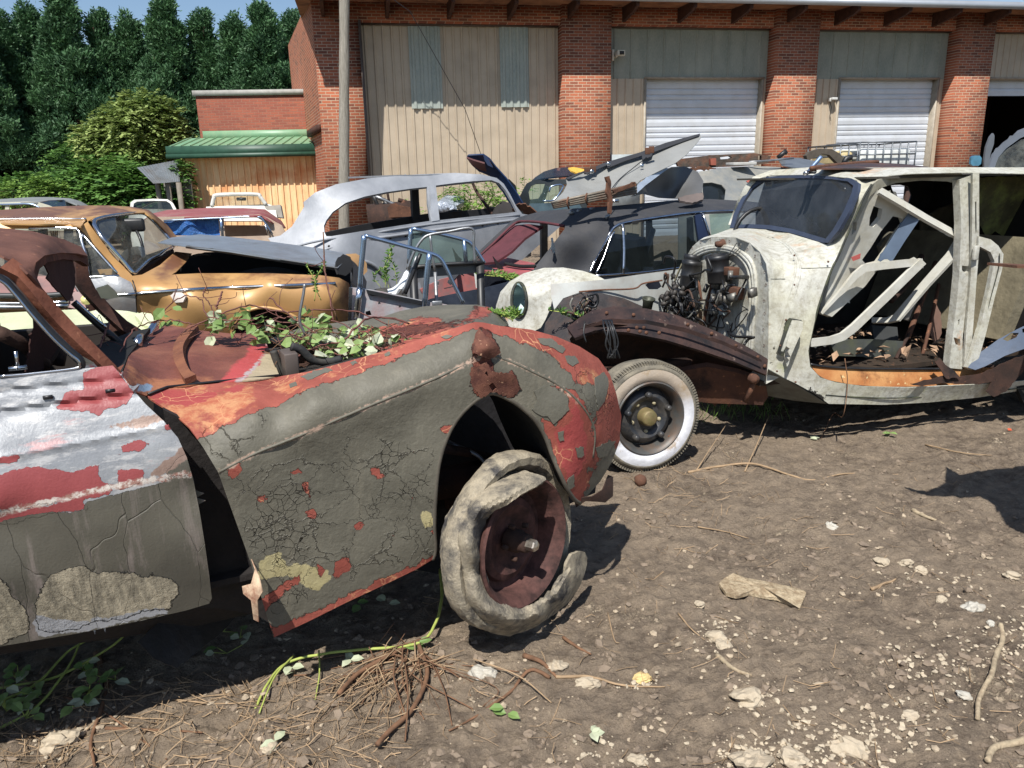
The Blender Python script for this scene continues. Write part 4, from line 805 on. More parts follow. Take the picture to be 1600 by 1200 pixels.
# window frames: chrome and black
def pt(P, r, name, mat, off=.1, n=5, par=coupe, pl=NP): return MB().tube(cr_curve([pl.at(p[0], p[1], p[2] if len(p) > 2 else off) for p in P], n), r, 8).build(name, mat, par)
pt([(-60, 408), (0, 434), (22, 454), (46, 482), (80, 520), (110, 548), (124, 560), (128, 570), (122, 578), (100, 582), (40, 588), (0, 591), (-60, 598)], .009, 'window_frame', BLACK, .11)
pt([(-60, 412), (0, 438), (22, 459), (46, 488), (80, 526), (108, 552), (121, 562), (124, 570), (116, 576), (40, 585), (0, 588)], .004, 'window_frame', CHROME, .10)
pt([(-40, 390), (0, 424), (20, 448), (36, 468), (60, 498), (96, 536), (128, 566), (150, 580)], .011, 'vent_frame', STEEL, .15)
pt([(115, 472), (140, 495), (165, 517), (190, 538), (200, 548)], .012, 'screen_wiper_arm', BLACK, .85); pt([(118, 470), (142, 492), (168, 513)], .005, 'screen_wiper_arm', CHROME, .84)
sheet('mirror', [(150, 451), (168, 445), (180, 455), (186, 464), (172, 467), (158, 466)], NP, [(150, 451, .8), (180, 455, .8), (158, 466, .8)], simple('dull_mirror', (120, 124, 112), .35, .6), coupe, step=8, thick=.02)
sheet('quarter_trim', [(112, 548), (128, 556), (146, 566), (158, 580), (142, 578), (120, 579), (128, 570)], NP, [(112, 548, .11), (158, 580, .13), (120, 579, .11)], CHROME, coupe, step=6, thick=.006)
MB().lathe([(0, .028), (.008, .028), (.014, .016), (.03, .008), (.05, .007), (.06, .004), (.062, 0)], NP.at(143, 578, .12), (0, 0, 1), 14).build('mirror_stalk', STEEL, coupe)
MB().tube([NP.at(28, 578, .13), NP.at(26, 560, .13), NP.at(24, 549, .13)], [.006, .004, .005], 8).build('lock_button', CHROME, coupe); MB().box(NP.at(28, 575, .13), (.04, .01, .01), (NP.d, NP.n, (0, 0, 1))).build('lock_button', CHROME, coupe)
# dash, steering column remains and seat inside
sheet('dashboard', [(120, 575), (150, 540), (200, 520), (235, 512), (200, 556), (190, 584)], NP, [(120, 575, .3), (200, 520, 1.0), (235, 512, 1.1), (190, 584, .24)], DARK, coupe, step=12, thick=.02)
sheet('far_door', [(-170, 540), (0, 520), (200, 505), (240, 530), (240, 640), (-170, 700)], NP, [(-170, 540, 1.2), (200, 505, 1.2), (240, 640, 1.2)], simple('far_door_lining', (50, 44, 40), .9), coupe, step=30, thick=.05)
for P, r in (([(68, 578, .45), (88, 545, .5), (96, 520, .55)], .012), ([(0, 520, .3), (40, 540, .4), (70, 570, .45)], .02), ([(90, 570, .6), (95, 545, .6)], .02)): MB().tube([NP.at(*p) for p in P], r, 8).build('control_lever', RUSTDK, coupe)
# ---- engine bay and far wing
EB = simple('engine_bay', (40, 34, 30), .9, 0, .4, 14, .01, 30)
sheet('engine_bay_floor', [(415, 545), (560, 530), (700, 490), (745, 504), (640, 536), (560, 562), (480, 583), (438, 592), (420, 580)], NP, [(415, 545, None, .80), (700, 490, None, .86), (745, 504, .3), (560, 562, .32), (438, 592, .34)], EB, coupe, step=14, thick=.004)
fw_out = [(420, 530), (470, 512), (520, 505), (570, 498), (600, 494), (625, 486), (660, 479), (700, 476), (745, 476), (770, 481), (788, 494), (795, 508), (780, 512), (742, 506), (690, 522), (640, 537), (600, 550), (560, 545), (500, 540), (440, 540)]
sheet('far_wing', fw_out, NP, [(420, 530, .8), (600, 494, 1.15), (660, 479, 1.25), (745, 476, 1.2), (788, 494, 1.1), (795, 508, 1.0), (742, 506, .42), (690, 522, .5), (640, 537, .6), (600, 550, .62), (560, 520, .9), (650, 500, .95), (720, 490, .9), (500, 540, .7)], CP, coupe, step=8, thick=.005, attrs=A_(
    red=[[(625, 505), (660, 495), (690, 498), (690, 508), (720, 505), (745, 480), (762, 478), (768, 492), (740, 500), (700, 520), (640, 540), (560, 550), (560, 515), (600, 510)]], rust=[[(600, 516), (650, 508), (720, 502), (740, 500), (690, 515), (620, 530), (600, 540)], [(740, 478), (750, 478), (745, 492)]], orange=[[(630, 500), (700, 495), (700, 505), (640, 515)]]))
pt([(455, 541), (470, 546), (482, 558), (495, 564), (515, 565), (533, 561)], .014, 'radiator_hose', RUBBER, .42, 6)
pt([(427, 548), (433, 565), (440, 580), (448, 588)], .013, 'heater_hose', RUBBER, .45, 6)
pt([(478, 525), (468, 500), (474, 460), (476, 444)], .005, 'dipstick', STEEL, .5, 4); MB().lathe([(0, .001), (.002, .018), (.01, .018), (.02, .006), (.03, .005)], NP.at(474, 440, .5), (0, 0, -1), 12).build('filler_cap', RUSTDK, coupe)
p = NP.at(452, 568, .42); MB().box(p, (.045, .10, .085), (NP.d, NP.n, (0, 0, 1))).build('control_box', simple('brown_grey_box', (84, 74, 68), .6), coupe, bevel=.004)
p = NP.at(545, 545, .75); MB().box(p + (0, 0, -.1), (.5, .28, .16), (NP.d, NP.n, (0, 0, 1))).box(p + (0, 0, -.02), (.4, .12, .08), (NP.d, NP.n, (0, 0, 1))).tube([p + NP.d * (-.2 + .07 * i) + (0, 0, .02) for i in range(2)], .02, 8).build('engine_block', RUSTDK, coupe, bevel=.01)
# ---- front wheel: rusty steel disc, tyre torn off its bead
wn = np.array([math.sin(R(50)), -math.cos(R(50)), .06]); wn /= np.linalg.norm(wn); wc = atdepth(818, 848, 2.36)
WR = Mt('rusty_wheel', .8, 0, .3); q = WR.noise(14, 7, .65); WR.color(WR.mix(WR.rng(q, .38, .66), lin(52, 35, 32), lin(98, 66, 60))); WR.bump(WR.noise(70, 5), .002); WR.bump(q, .003)
wheel = MB().lathe([(-.10, .225), (-.085, .215), (-.06, .20), (-.02, .196), (.012, .20), (.03, .218), (.042, .222), (.046, .216), (.036, .205), (.015, .190), (-.02, .182), (-.045, .176), (-.05, .165), (-.052, .15), (-.03, .14), (-.022, .12), (-.03, .10), (-.045, .085), (-.05, .06), (-.05, .02)], wc - wn * .03, wn, 64).build('wheel', WR.m, coupe, thick=.003)
MB().lathe([(-.06, .04), (-.02, .04), (-.01, .034), (.01, .032), (.02, .03), (.022, .0)], wc, wn, 24).build('hub', RUSTDK, wheel)
MB().lathe([(.02, .02), (.05, .02), (.055, .017), (.06, .0)], wc, wn, 6).build('hub_nut', simple('worn_bright_nut', (180, 172, 160), .35, .8, .2, 60, dirt=(110, 80, 60), dirtamt=.6), wheel, smooth=False)
for k in range(5): 
    t = k * 2 * math.pi / 5; U = np.cross(wn, (0, 0, 1)); U /= np.linalg.norm(U); W2 = np.cross(U, wn); c = wc + (U * math.cos(t) + W2 * math.sin(t)) * .062 - wn * .04; MB().lathe([(0, .009), (.02, .009), (.022, 0)], c, wn, 6).build('wheel_stud', RUSTDK, wheel)
MUD = Mt('mud_caked_rubber', .92, 0, .2); q = MUD.noise(9, 8, .7); cc = MUD.mix(MUD.rng(q, .36, .58), lin(92, 88, 82), lin(160, 149, 129)); cc = MUD.mix(MUD.rng(MUD.noise(34, 6, .7), .5, .66, 0, .7), cc, lin(178, 166, 144)); cc = MUD.mix(MUD.rng(MUD.noise(5, 6, .7), .56, .66), cc, lin(70, 68, 68)); MUD.color(cc); MUD.bump(MUD.noise(110, 6, .7), .005); MUD.bump(q, .005); MUD.bump(MUD.noise(28, 5), .003)
# tyre: a slack carcass with a free bead; outline from points round the wheel (angle measured from up, clockwise seen from outside)
U = np.cross((0, 0, 1), wn); U /= np.linalg.norm(U); W2 = np.cross(wn, U)
def wpt(t, h, r): return wc + wn * h + (U * math.sin(t) + W2 * math.cos(t)) * r
def lerp(t, tab):
    t = t % (2 * math.pi); xs = np.array([R(a) for a, _ in tab] + [R(tab[0][0] + 360)]); ys = np.array([v for _, v in tab] + [tab[0][1]]); return float(np.interp(t if t >= xs[0] else t + 2 * math.pi, xs, ys))
mb = MB(); seg = 110; V = []; nprof = 15
sgn = 1.0 if project(wpt(math.pi / 2, 0, .2))[0] > project(wc)[0] else -1.0
for i in range(seg):
    t = 2 * math.pi * i / seg; a = math.degrees(t) * sgn % 360     # 0 up, 90 right in view
    R0 = np.interp(a, [0, 40, 90, 120, 150, 180, 215, 250, 285, 320, 360], [.295, .298, .30, .305, .298, .29, .30, .31, .305, .298, .295])   # tread radius
    h0 = np.interp(a, [0, 60, 100, 180, 260, 320, 360], [-.01, -.03, -.03, .01, .01, .03, -.01])
    ri = np.interp(a, [0, 25, 50, 80, 110, 140, 180, 215, 240, 280, 320, 345, 360], [.195, .215, .245, .27, .262, .24, .23, .235, .245, .235, .20, .18, .195])     # free inner bead
    hb = np.interp(a, [0, 25, 60, 100, 180, 250, 300, 330, 360], [.075, .02, -.05, -.01, .03, .03, .06, .09, .075]); wv = .006 * math.sin(5 * t) + .004 * math.sin(13 * t + 1)
    prof = [(-.10, .205), (-.11, .24), (-.105, R0 - .03), (-.09 + h0, R0 - .006), (-.06 + h0, R0), (-.03, R0 - .002), (-.02, R0 - .012), (-.024, R0 - .03), (-.05, .25)]
    for h, r in prof: V.append(wpt(t, h, r + .0016 * math.sin(31 * t + h * 60)))
nprof = 9
mb.add(V, [(i * nprof + k, ((i + 1) % seg) * nprof + k, ((i + 1) % seg) * nprof + k + 1, i * nprof + k + 1) for i in range(seg) for k in range(nprof - 1)])
tyre = mb.build('tyre', MUD.m, coupe, thick=.008)
MB().lathe([(-.035, .198), (-.022, .206), (-.010, .198), (-.025, .188)], wc, wn, 64).build('rim_flange', RUSTDK, wheel)
TPL = Plane(wc[0], wc[1], 50)
touter = [(820, 735), (852, 745), (853, 750), (838, 760), (815, 772), (795, 787), (772, 799), (760, 812), (757, 835), (755, 862), (758, 890), (767, 919), (780, 937), (800, 949), (815, 950), (835, 942), (852, 932), (867, 917), (881, 896), (888, 876), (894, 866), (905, 861), (914, 862), (918, 872), (916, 890), (907, 915), (890, 940), (865, 961), (832, 982), (797, 994), (770, 990), (745, 980), (727, 967), (705, 932), (691, 895), (687, 862), (689, 835), (696, 806), (713, 784), (740, 761), (770, 747), (800, 741)]
tctl = [(687, 862, .15), (689, 837, .15), (696, 806, .15), (705, 932, .12), (712, 785, .14), (740, 760, .10), (770, 747, .07), (800, 741, .04), (820, 735, .02), (852, 746, -.05), (727, 967, .1), (745, 980, .08), (770, 990, .06), (795, 994, .04), (832, 982, .0), (865, 960, -.01), (890, 940, -.01), (917, 880, -.01), (905, 861, -.03), (756, 835, .02), (755, 860, .03), (757, 890, .03), (767, 920, .01), (780, 937, -.01), (815, 950, -.03), (852, 932, -.04), (882, 895, -.045), (895, 864, -.045), (760, 812, -.01), (772, 799, -.04), (795, 787, -.07), (837, 760, -.07), (712, 862, .05), (733, 850, -.03), (718, 905, .04), (738, 935, -.02), (765, 958, -.05), (800, 972, -.06), (840, 962, -.07), (875, 935, -.065), (900, 895, -.055), (718, 815, .05), (742, 795, -.01), (775, 772, -.04), (810, 757, -.06), (745, 870, -.02), (748, 905, -.015)]
def rib(X, Y):
    d = dist_poly(X, Y, touter); return .004 * np.sin(d * .62) * np.exp(-d / 26) + .002 * (fbm(X, Y, .05, 3, 4) - .5)
sheet('torn_tyre_wall', touter, TPL, tctl, MUD.m, tyre, step=5, thick=.012, rough=.7, fx=rib)
# rear ends of the two big wrecks, beyond the frame
def _sec(u, k, zt): return [(u, .055 + .1 * k, .47), (u, 0 - .05 * math.sin(k * 3.1) + .05 * k, .65), (u, -.012 - .06 * math.sin(k * 3.1) + .08 * k, .8), (u, .03 + .12 * k, .97), (u, .10 + .15 * k, 1.16 - .1 * k), (u, .45, zt), (u, .75, zt + .02), (u, 1.05, zt), (u, 1.4 - .15 * k, 1.16 - .1 * k), (u, 1.5 - .1 * k, .8), (u, 1.45 - .1 * k, .47)]
loft('rear_body', NP, [_sec(-1.56 - 1.7 * k, k, 1.18 - .22 * k) for k in (0, .15, .3, .45, .6, .75, .9, 1)], CP, coupe)
loft('rear_roof', NP, [[(u, .14, 1.17 - d), (u, .22, 1.17 + h * .75), (u, .45, 1.17 + h), (u, .75, 1.18 + h), (u, 1.05, 1.17 + h), (u, 1.26, 1.17 + h * .75), (u, 1.36, 1.17 - d)] for u, h, d in ((-1.62, .29, 0), (-1.9, .27, 0), (-2.2, .19, .02), (-2.5, .08, .03), (-2.7, -.02, .04))], BR, coupe)
wheels_ = [NP.loc(-2.5, .12, .31)]
MB().lathe([(-.08, .19), (-.08, .29), (-.06, .31), (.06, .31), (.08, .29), (.08, .19)], wheels_[0], NP.n, 32).build('rear_tyre', RUBBER, coupe)
# ================================================================ white stripped saloon (right)
WP = Plane(.68, 3.96, 18)
b = WP.loc(1.2, .8, 0); saloon = thing('stripped_saloon', 'rusty cream-white saloon body without doors or bonnet, right foreground', 'car', b)
_e = WP.at(1200, 450, .14); FP = Plane(_e[0], _e[1], 108)
def fo(px, py, k=0.0): return (px, py, -float(np.dot(FP.at(px, py, k) - WP.q, WP.n)))
def cream(name, lich=.5, rustamt=.6):
    m = Mt(name, .55, 0, .35); c = m.mix(m.rng(m.noise(3.5, 6), .3, .7), lin(176, 174, 164), lin(198, 197, 188)); c = m.mix(m.rng(m.noise(2.2, 7, .65), .45, .64, 0, lich), c, lin(168, 164, 128))
    c = m.mix(m.rng(m.noise(30, 7, .72), .47, .66, 0, .6), c, lin(132, 124, 104)); c = m.mix(m.rng(m.noise(12, 8, .7, m.map(sc=(1, 1, .35))), .5, .68, 0, .6), c, lin(140, 134, 118)); r1 = m.math('ADD', m.noise(5, 8, .7), m.math('MULTIPLY', m.attr('rusty'), .22))
    c = m.mix(m.rng(r1, .56, .70, 0, rustamt), c, lin(186, 130, 74)); c = m.mix(m.rng(r1, .68, .76), c, m.mix(m.noise(20, 5), lin(96, 60, 44), lin(134, 80, 52)))
    g = m.math('ADD', m.noise(8, 6), m.math('MULTIPLY', m.attr('mossy'), .4)); c = m.mix(m.rng(g, .66, .82, 0, .7), c, lin(134, 140, 72))
    k = m.mask('chip', .5, 40, .02); c = m.mix(k, c, lin(40, 38, 36))
    m.color(c); m.bump(m.noise(3, 4), .02); m.bump(r1, .006); m.bump(m.noise(90, 4), .001); return m.m
CREAM = cream('weathered_cream_paint'); CREAM2 = cream('clean_cream_paint', .25, .35)
def B_(**k): d = {q: [[(-9000, -9000), (-9001, -9000), (-9001, -9001)]] for q in ('rusty', 'mossy', 'chip')}; d.update(k); return d
fe_ = [(1197, 600), (1200, 560), (1201, 500), (1201, 440), (1198, 412), (1188, 393), (1172, 379), (1150, 371), (1112, 370), (1092, 376)]
body = fe_ + [(1100, 371), (1120, 365), (1142, 357), (1170, 357), (1200, 359), (1232, 364), (1262, 373), (1292, 382), (1310, 362), (1326, 332), (1339, 302), (1343, 291), (1339, 282), (1325, 277.5), (1262, 273), (1205, 274), (1188, 278), (1174, 290), (1157, 320), (1144, 351), (1138, 351), (1150, 318), (1163, 292), (1177, 276), (1204, 266), (1262, 261.5), (1330, 262), (1450, 261.5), (1600, 261.5), (1700, 262), (1700, 596), (1590, 611), (1530, 621), (1450, 629), (1380, 632.5), (1295, 631), (1272, 615), (1245, 600), (1220, 588)]
opening = [(1362, 289), (1372, 280), (1390, 274), (1425, 271), (1500, 269.5), (1600, 271), (1690, 272), (1690, 585), (1600, 595), (1537, 600), (1420, 605.5), (1350, 604), (1307, 598), (1282, 590), (1266, 573), (1263, 548), (1274, 497), (1287, 455), (1300, 420), (1310, 400), (1332, 348), (1350, 308)]
bctl = [fo(1201, 440), fo(1201, 500), fo(1199, 560), fo(1188, 393), fo(1150, 371), fo(1112, 370), fo(1092, 376)] + [(1142, 357, 1.2), (1200, 359, .85), (1262, 373, .38), (1292, 382, .20), (1138, 351, 1.3), (1150, 318, 1.28), (1177, 276, 1.2), (1188, 278, 1.16), (1262, 273, .62), (1325, 277, .20), (1343, 291, .14), (1326, 332, .16), (1310, 362, .18), (1204, 266, 1.2), (1262, 262, .85), (1330, 262, .5), (1600, 262, .5), (1362, 289, .10), (1425, 271, .10), (1600, 271, .10), (1332, 348, .08), (1300, 420, .05), (1287, 455, .03), (1263, 548, 0), (1282, 590, -.01), (1420, 605, -.02), (1600, 595, -.02), (1295, 631, .0), (1450, 629, .0), (1590, 611, .02), (1230, 480, .07), (1225, 540, .05), (1245, 600, .02), (1240, 430, .10), (1225, 400, .25), (1200, 385, .42), (1280, 400, .12), (1255, 385, .30)]
wbody = sheet('body_shell', body, WP, bctl, CREAM, saloon, holes=[opening], step=9, thick=.004, attrs=B_(rusty=[[(1142, 358), (1200, 360), (1262, 374), (1292, 384), (1260, 396), (1200, 378), (1150, 368)], [(1176, 280), (1204, 262), (1400, 262), (1380, 274), (1330, 276), (1262, 272), (1200, 274)], [(1190, 500), (1200, 500), (1200, 540)]], mossy=[[(1280, 592), (1420, 606), (1600, 596), (1600, 606), (1420, 618), (1300, 612)], [(1205, 560), (1235, 560), (1235, 585), (1215, 585)], [(1262, 382), (1296, 384), (1290, 410), (1262, 400)]], chip=[[(1258, 603), (1268, 606), (1288, 622), (1286, 630), (1270, 618)], [(1203, 568), (1208, 570), (1206, 574)]]))
SEAL = simple('black_rubber_seal', (40, 42, 38), .7, 0, .3, 20, dirt=(96, 100, 66), dirtamt=.6)
pt([(1362, 288), (1350, 308), (1332, 348), (1310, 400), (1300, 420), (1287, 455), (1274, 497), (1263, 548), (1266, 573), (1282, 590), (1307, 598), (1350, 604), (1420, 605.5), (1540, 600), (1650, 590)], .006, 'door_seal', SEAL, .012, 5, wbody, WP)
pt([(1290, 617), (1330, 620), (1400, 622), (1500, 617), (1600, 606)], .004, 'sill_groove', SEAL, -.004, 5, wbody, WP)
# pressed ridges on the scuttle side
BS = surf(WP, bctl)
for P in ([(1200, 372, .5), (1222, 380, .34), (1238, 396, .18), (1243, 420, .10), (1236, 450, .08), (1222, 500, .058), (1209, 545, .05)], [(1207, 372, .5), (1230, 382, .30), (1246, 400, .15), (1250, 425, .085), (1243, 455, .065), (1229, 505, .045), (1214, 552, .038)]): pt(on(WP, BS, [q[:2] for q in P], .004), .008, 'body_ridge', CREAM, 0, 5, wbody, WP)
pt(on(WP, BS, [(1204, 436), (1215, 436), (1227, 436)], .0), .002, 'panel_joint', SEAL, 0, 3, wbody, WP); pt(on(WP, BS, [(1249, 419), (1270, 419), (1298, 418)], 0), .002, 'panel_joint', SEAL, 0, 3, wbody, WP)
RIV = simple('dark_screw', (90, 60, 46), .8)
def dots(P, pl, par, r=.006, mat=RIV, nm='screw', off=0.0):
    for p in P: MB().lathe([(-.002, r), (.003, r), (.006, r * .5), (.0065, 0)], pl.at(p[0], p[1], p[2] if len(p) > 2 else off), pl.n, 8).build(nm, mat, par)
dots([(1241, 399, .16), (1241, 445, .085), (1228, 500, .052), (1219, 540, .045), (1294, 409, .05), (1214, 580, .02), (1243, 597, .01)], WP, wbody)
# windscreen: rubber surround and blue-looking dusty glass
ws = [(1140, 356), (1146, 335), (1157, 312), (1170, 293), (1186, 279), (1220, 274), (1262, 273.5), (1300, 275.5), (1330, 278.5), (1341, 286), (1340, 297), (1327, 330), (1310, 360), (1294, 379), (1284, 379), (1262, 372), (1232, 363), (1200, 358), (1165, 356)]
wctl = [(1140, 356, 1.22), (1186, 279, 1.14), (1262, 273, .60), (1330, 278, .17), (1294, 379, .18), (1200, 358, .84), (1310, 330, .17)]
win = [(1147, 352), (1152, 335), (1162, 314), (1175, 295), (1190, 284), (1222, 279), (1262, 278), (1300, 280), (1324, 283), (1333, 290), (1331, 300), (1318, 330), (1302, 358), (1290, 373), (1270, 367), (1240, 358), (1205, 352), (1170, 350)]
sheet('screen_rubber', ws, WP, [(a, b_, c - .012) for a, b_, c in wctl], simple('blue_grey_rubber', (58, 66, 84), .5, 0, .15, 12), saloon, holes=[win], step=6, thick=.02)
sheet('windscreen', win, WP, wctl, GLASSB, saloon, step=12, thick=0)
# frame reveal of the front doorway, B pillar
sheet('door_reveal', [(1372, 281), (1390, 275), (1425, 272), (1502, 270), (1504, 300), (1500, 296), (1494, 287), (1480, 283.5), (1440, 282), (1400, 286), (1375, 294), (1360, 306), (1352, 320), (1340, 345), (1334, 348), (1350, 310), (1362, 290)], WP, [(1372, 281, .13), (1502, 270, .13), (1334, 348, .11), (1500, 296, .16), (1400, 286, .18)], simple('grey_cream_reveal', (150, 146, 130), .7, 0, .2, 12, dirt=(100, 92, 74), dirtamt=.6), saloon, step=6, thick=.01)
PIL = cream('pillar_paint', .4, 1.0)
sheet('centre_pillar', [(1499, 281), (1517, 274), (1517, 380), (1516, 430), (1513, 440), (1508, 490), (1504, 530), (1504, 577), (1483, 575), (1488, 530), (1494, 480), (1499, 430), (1502, 350)], WP, [(1499, 281, .10), (1517, 380, .08), (1504, 577, .05), (1483, 575, .05)], PIL, saloon, holes=[[(1503, 415), (1514, 416), (1514, 424), (1508, 427), (1503, 422)], [(1490, 527), (1500, 530), (1501, 540), (1493, 538)], [(1497, 500), (1500, 498), (1499, 508), (1497, 508)]], step=7, thick=.05, attrs=B_(rusty=[[(1500, 405), (1517, 408), (1516, 440), (1500, 436)], [(1486, 520), (1505, 520), (1505, 548), (1484, 545)]], mossy=[[(1484, 550), (1506, 550), (1505, 578), (1482, 576)]]))
sheet('centre_pillar_flange', [(1520, 270), (1530, 270), (1530, 385), (1529, 402), (1525, 450), (1520, 520), (1514, 578), (1506, 574), (1511, 500), (1517, 430), (1519, 350)], WP, [(1520, 270, .05), (1529, 402, .04), (1514, 578, .02), (1506, 574, .03)], PIL, saloon, holes=[[(1523.5, 316), (1525.5, 314), (1526, 362), (1524, 366)]], step=6, thick=.02)
p = WP.at(1524.5, 395, .03); MB().box(p, (.035, .02, .085), (WP.d, WP.n, (0, 0, 1))).build('hinge_plate', CREAM2, saloon, bevel=.003)
sheet('sill_step', [(1266, 571), (1300, 574), (1350, 576.5), (1465, 577), (1560, 574), (1690, 560), (1690, 590), (1540, 601), (1420, 606.5), (1350, 605.5), (1307, 599), (1282, 591)], WP, [(1266, 571, .07), (1465, 577, .07), (1350, 605, .02), (1540, 601, .02), (1690, 575, .05)], rusty('orange_rust_step', (156, 98, 56), (188, 140, 90), (96, 62, 42), .8, 5, (206, 190, 140)), saloon, step=8, thick=.004)
pt([(1266, 569), (1290, 573), (1350, 576), (1465, 576.5), (1500, 575)], .008, 'step_seal', BLACK, .06, 4, saloon, WP)
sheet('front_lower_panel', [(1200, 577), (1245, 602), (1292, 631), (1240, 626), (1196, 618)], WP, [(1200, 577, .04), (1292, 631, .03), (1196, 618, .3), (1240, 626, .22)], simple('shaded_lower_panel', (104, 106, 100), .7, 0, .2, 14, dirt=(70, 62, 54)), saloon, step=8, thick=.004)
# interior
DB = simple('brown_paper_debris', (150, 132, 118), .95, 0, .25, 14)
sheet('dash_debris', [(1222, 348), (1232, 336), (1246, 342), (1252, 330), (1262, 345), (1276, 348), (1282, 362), (1262, 366), (1240, 358)], WP, [(1222, 348, .9), (1252, 330, .8), (1282, 362, .5), (1245, 352, .7)], DB, saloon, step=5, thick=.004, rough=2)
MB().tube([WP.at(1185, 372, 1.0) + (WP.d * math.cos(t) + np.array([0, 0, 1]) * math.sin(t)) * .2 for t in np.linspace(0, 6.1, 26)], .014, 6, True).build('steering_wheel', BLACK, saloon)
FLZ = .42
MB().add([WP.loc(.85, .12, FLZ), WP.loc(3.3, .12, FLZ), WP.loc(3.3, 1.45, FLZ), WP.loc(.85, 1.45, FLZ)], [(0, 1, 2, 3)]).build('floor_pan', rusty('dirty_floor', (44, 38, 32), (64, 52, 42), (30, 27, 25)), saloon, thick=.03)
INN = simple('faded_inner_panel', (96, 92, 78), .9, 0, .3, 6, .01, 12, (60, 54, 46), .7)
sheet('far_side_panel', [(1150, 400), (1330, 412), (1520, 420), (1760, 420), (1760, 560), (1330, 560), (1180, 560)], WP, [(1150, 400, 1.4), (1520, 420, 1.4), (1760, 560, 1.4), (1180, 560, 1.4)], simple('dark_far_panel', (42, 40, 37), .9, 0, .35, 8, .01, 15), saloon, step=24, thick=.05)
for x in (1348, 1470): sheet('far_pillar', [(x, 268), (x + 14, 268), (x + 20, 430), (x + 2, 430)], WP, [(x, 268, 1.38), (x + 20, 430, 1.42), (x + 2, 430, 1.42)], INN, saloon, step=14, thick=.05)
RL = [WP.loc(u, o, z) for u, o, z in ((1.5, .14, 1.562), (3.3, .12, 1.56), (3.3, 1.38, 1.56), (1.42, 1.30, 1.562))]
sheet('cabin_shade_sheet', [(1196, 284), (1260, 276), (1400, 272), (1520, 272), (1700, 272), (1700, 425), (1180, 425), (1182, 330)], WP, [(1196, 284, 1.36), (1520, 272, 1.36), (1180, 425, 1.4)], simple('cabin_shade_dark', (50, 52, 56), .5, 0, .4, 5, 0, dirt=(84, 80, 70)), saloon, holes=[[(1392, 290), (1404, 288), (1420, 292), (1424, 305), (1420, 318), (1400, 312)]], step=22, thick=.01)  # opaque dark sheet added so the cabin looks shaded inside
MB().add(RL, [(0, 1, 2, 3)]).build('headlining', simple('dark_headlining', (66, 62, 54), .95, 0, .3, 8, .01, 10), saloon, thick=.012)
RS = [WP.loc(u, o, z) for u, o, z in ((2.72, .15, .5), (2.95, .15, 1.15), (2.95, 1.38, 1.15), (2.72, 1.38, .5))]
MB().add(RS, [(0, 1, 2, 3)]).build('seat_back', simple('brown_grey_seat', (112, 104, 84), .95, 0, .25, 7, .02, 8), saloon, thick=.09)
RB = [WP.loc(u, o, z) for u, o, z in ((3.28, .12, .4), (3.28, .12, 1.55), (3.28, 1.42, 1.55), (3.28, 1.42, .4))]
MB().add(RB, [(0, 1, 2, 3)]).build('rear_bulkhead', DARK, saloon, thick=.02)
sheet('torn_headlining', [(1530, 278), (1600, 275), (1620, 330), (1590, 350), (1583, 370), (1570, 372), (1555, 362), (1540, 370), (1532, 350), (1530, 320)], WP, [(1530, 278, .5), (1600, 275, .5), (1570, 372, .7), (1532, 350, .6)], simple('mossy_torn_fabric', (78, 76, 50), .95, 0, .35, 8, .01, 20, (140, 150, 80), .6), saloon, step=8, thick=.004, rough=1.5)
sheet('rear_inner_panel', [(1440, 345), (1470, 325), (1500, 318), (1500, 400), (1470, 395), (1440, 385)], WP, [(1440, 345, 1.1), (1500, 318, 1.1), (1500, 400, 1.15)], INN, saloon, step=10, thick=.02)
sheet('seat_box', [(1297, 536), (1318, 530), (1362, 530), (1412, 533), (1405, 559), (1306, 556)], WP, [(1297, 536, .32), (1412, 533, .32), (1405, 559, .30), (1306, 556, .30)], simple('dark_green_grey_box', (66, 68, 64), .6, .2, .3, 9, dirt=(88, 90, 60)), saloon, step=9, thick=.03)
sheet('battery_box', [(1362, 508), (1402, 511), (1404, 532), (1366, 530)], WP, [(1362, 508, .55), (1402, 511, .5), (1366, 530, .5)], simple('dull_black_box', (40, 42, 42), .7), saloon, step=9, thick=.12)
for P, w_, mt in (([(1418, 528, .4), (1440, 470, .6), (1462, 410, .8)], .018, RUST), ([(1400, 560, .25), (1430, 500, .5), (1450, 430, .7)], .012, RUSTDK), ([(1392, 470, .5), (1420, 440, .6), (1440, 400, .7)], .02, RUSTDK), ([(1300, 562, .3), (1330, 540, .5), (1370, 500, .8)], .015, BLACK), ([(1440, 560, .3), (1455, 500, .4), (1470, 430, .9)], .012, RUST), ([(1415, 500, .5), (1428, 470, .5), (1450, 440, .6)], .02, simple('peeling_grey_strip', (150, 146, 138), .9))):
    pt(P, w_, 'torn_strip', mt, 0, 6, saloon, WP)
sheet('torn_trim', [(1452, 520), (1460, 470), (1470, 490), (1472, 520), (1462, 540)], WP, [(1452, 520, .5), (1470, 490, .6), (1462, 540, .5)], simple('pink_brown_board', (120, 92, 80), .95), saloon, step=7, thick=.006, rough=1)
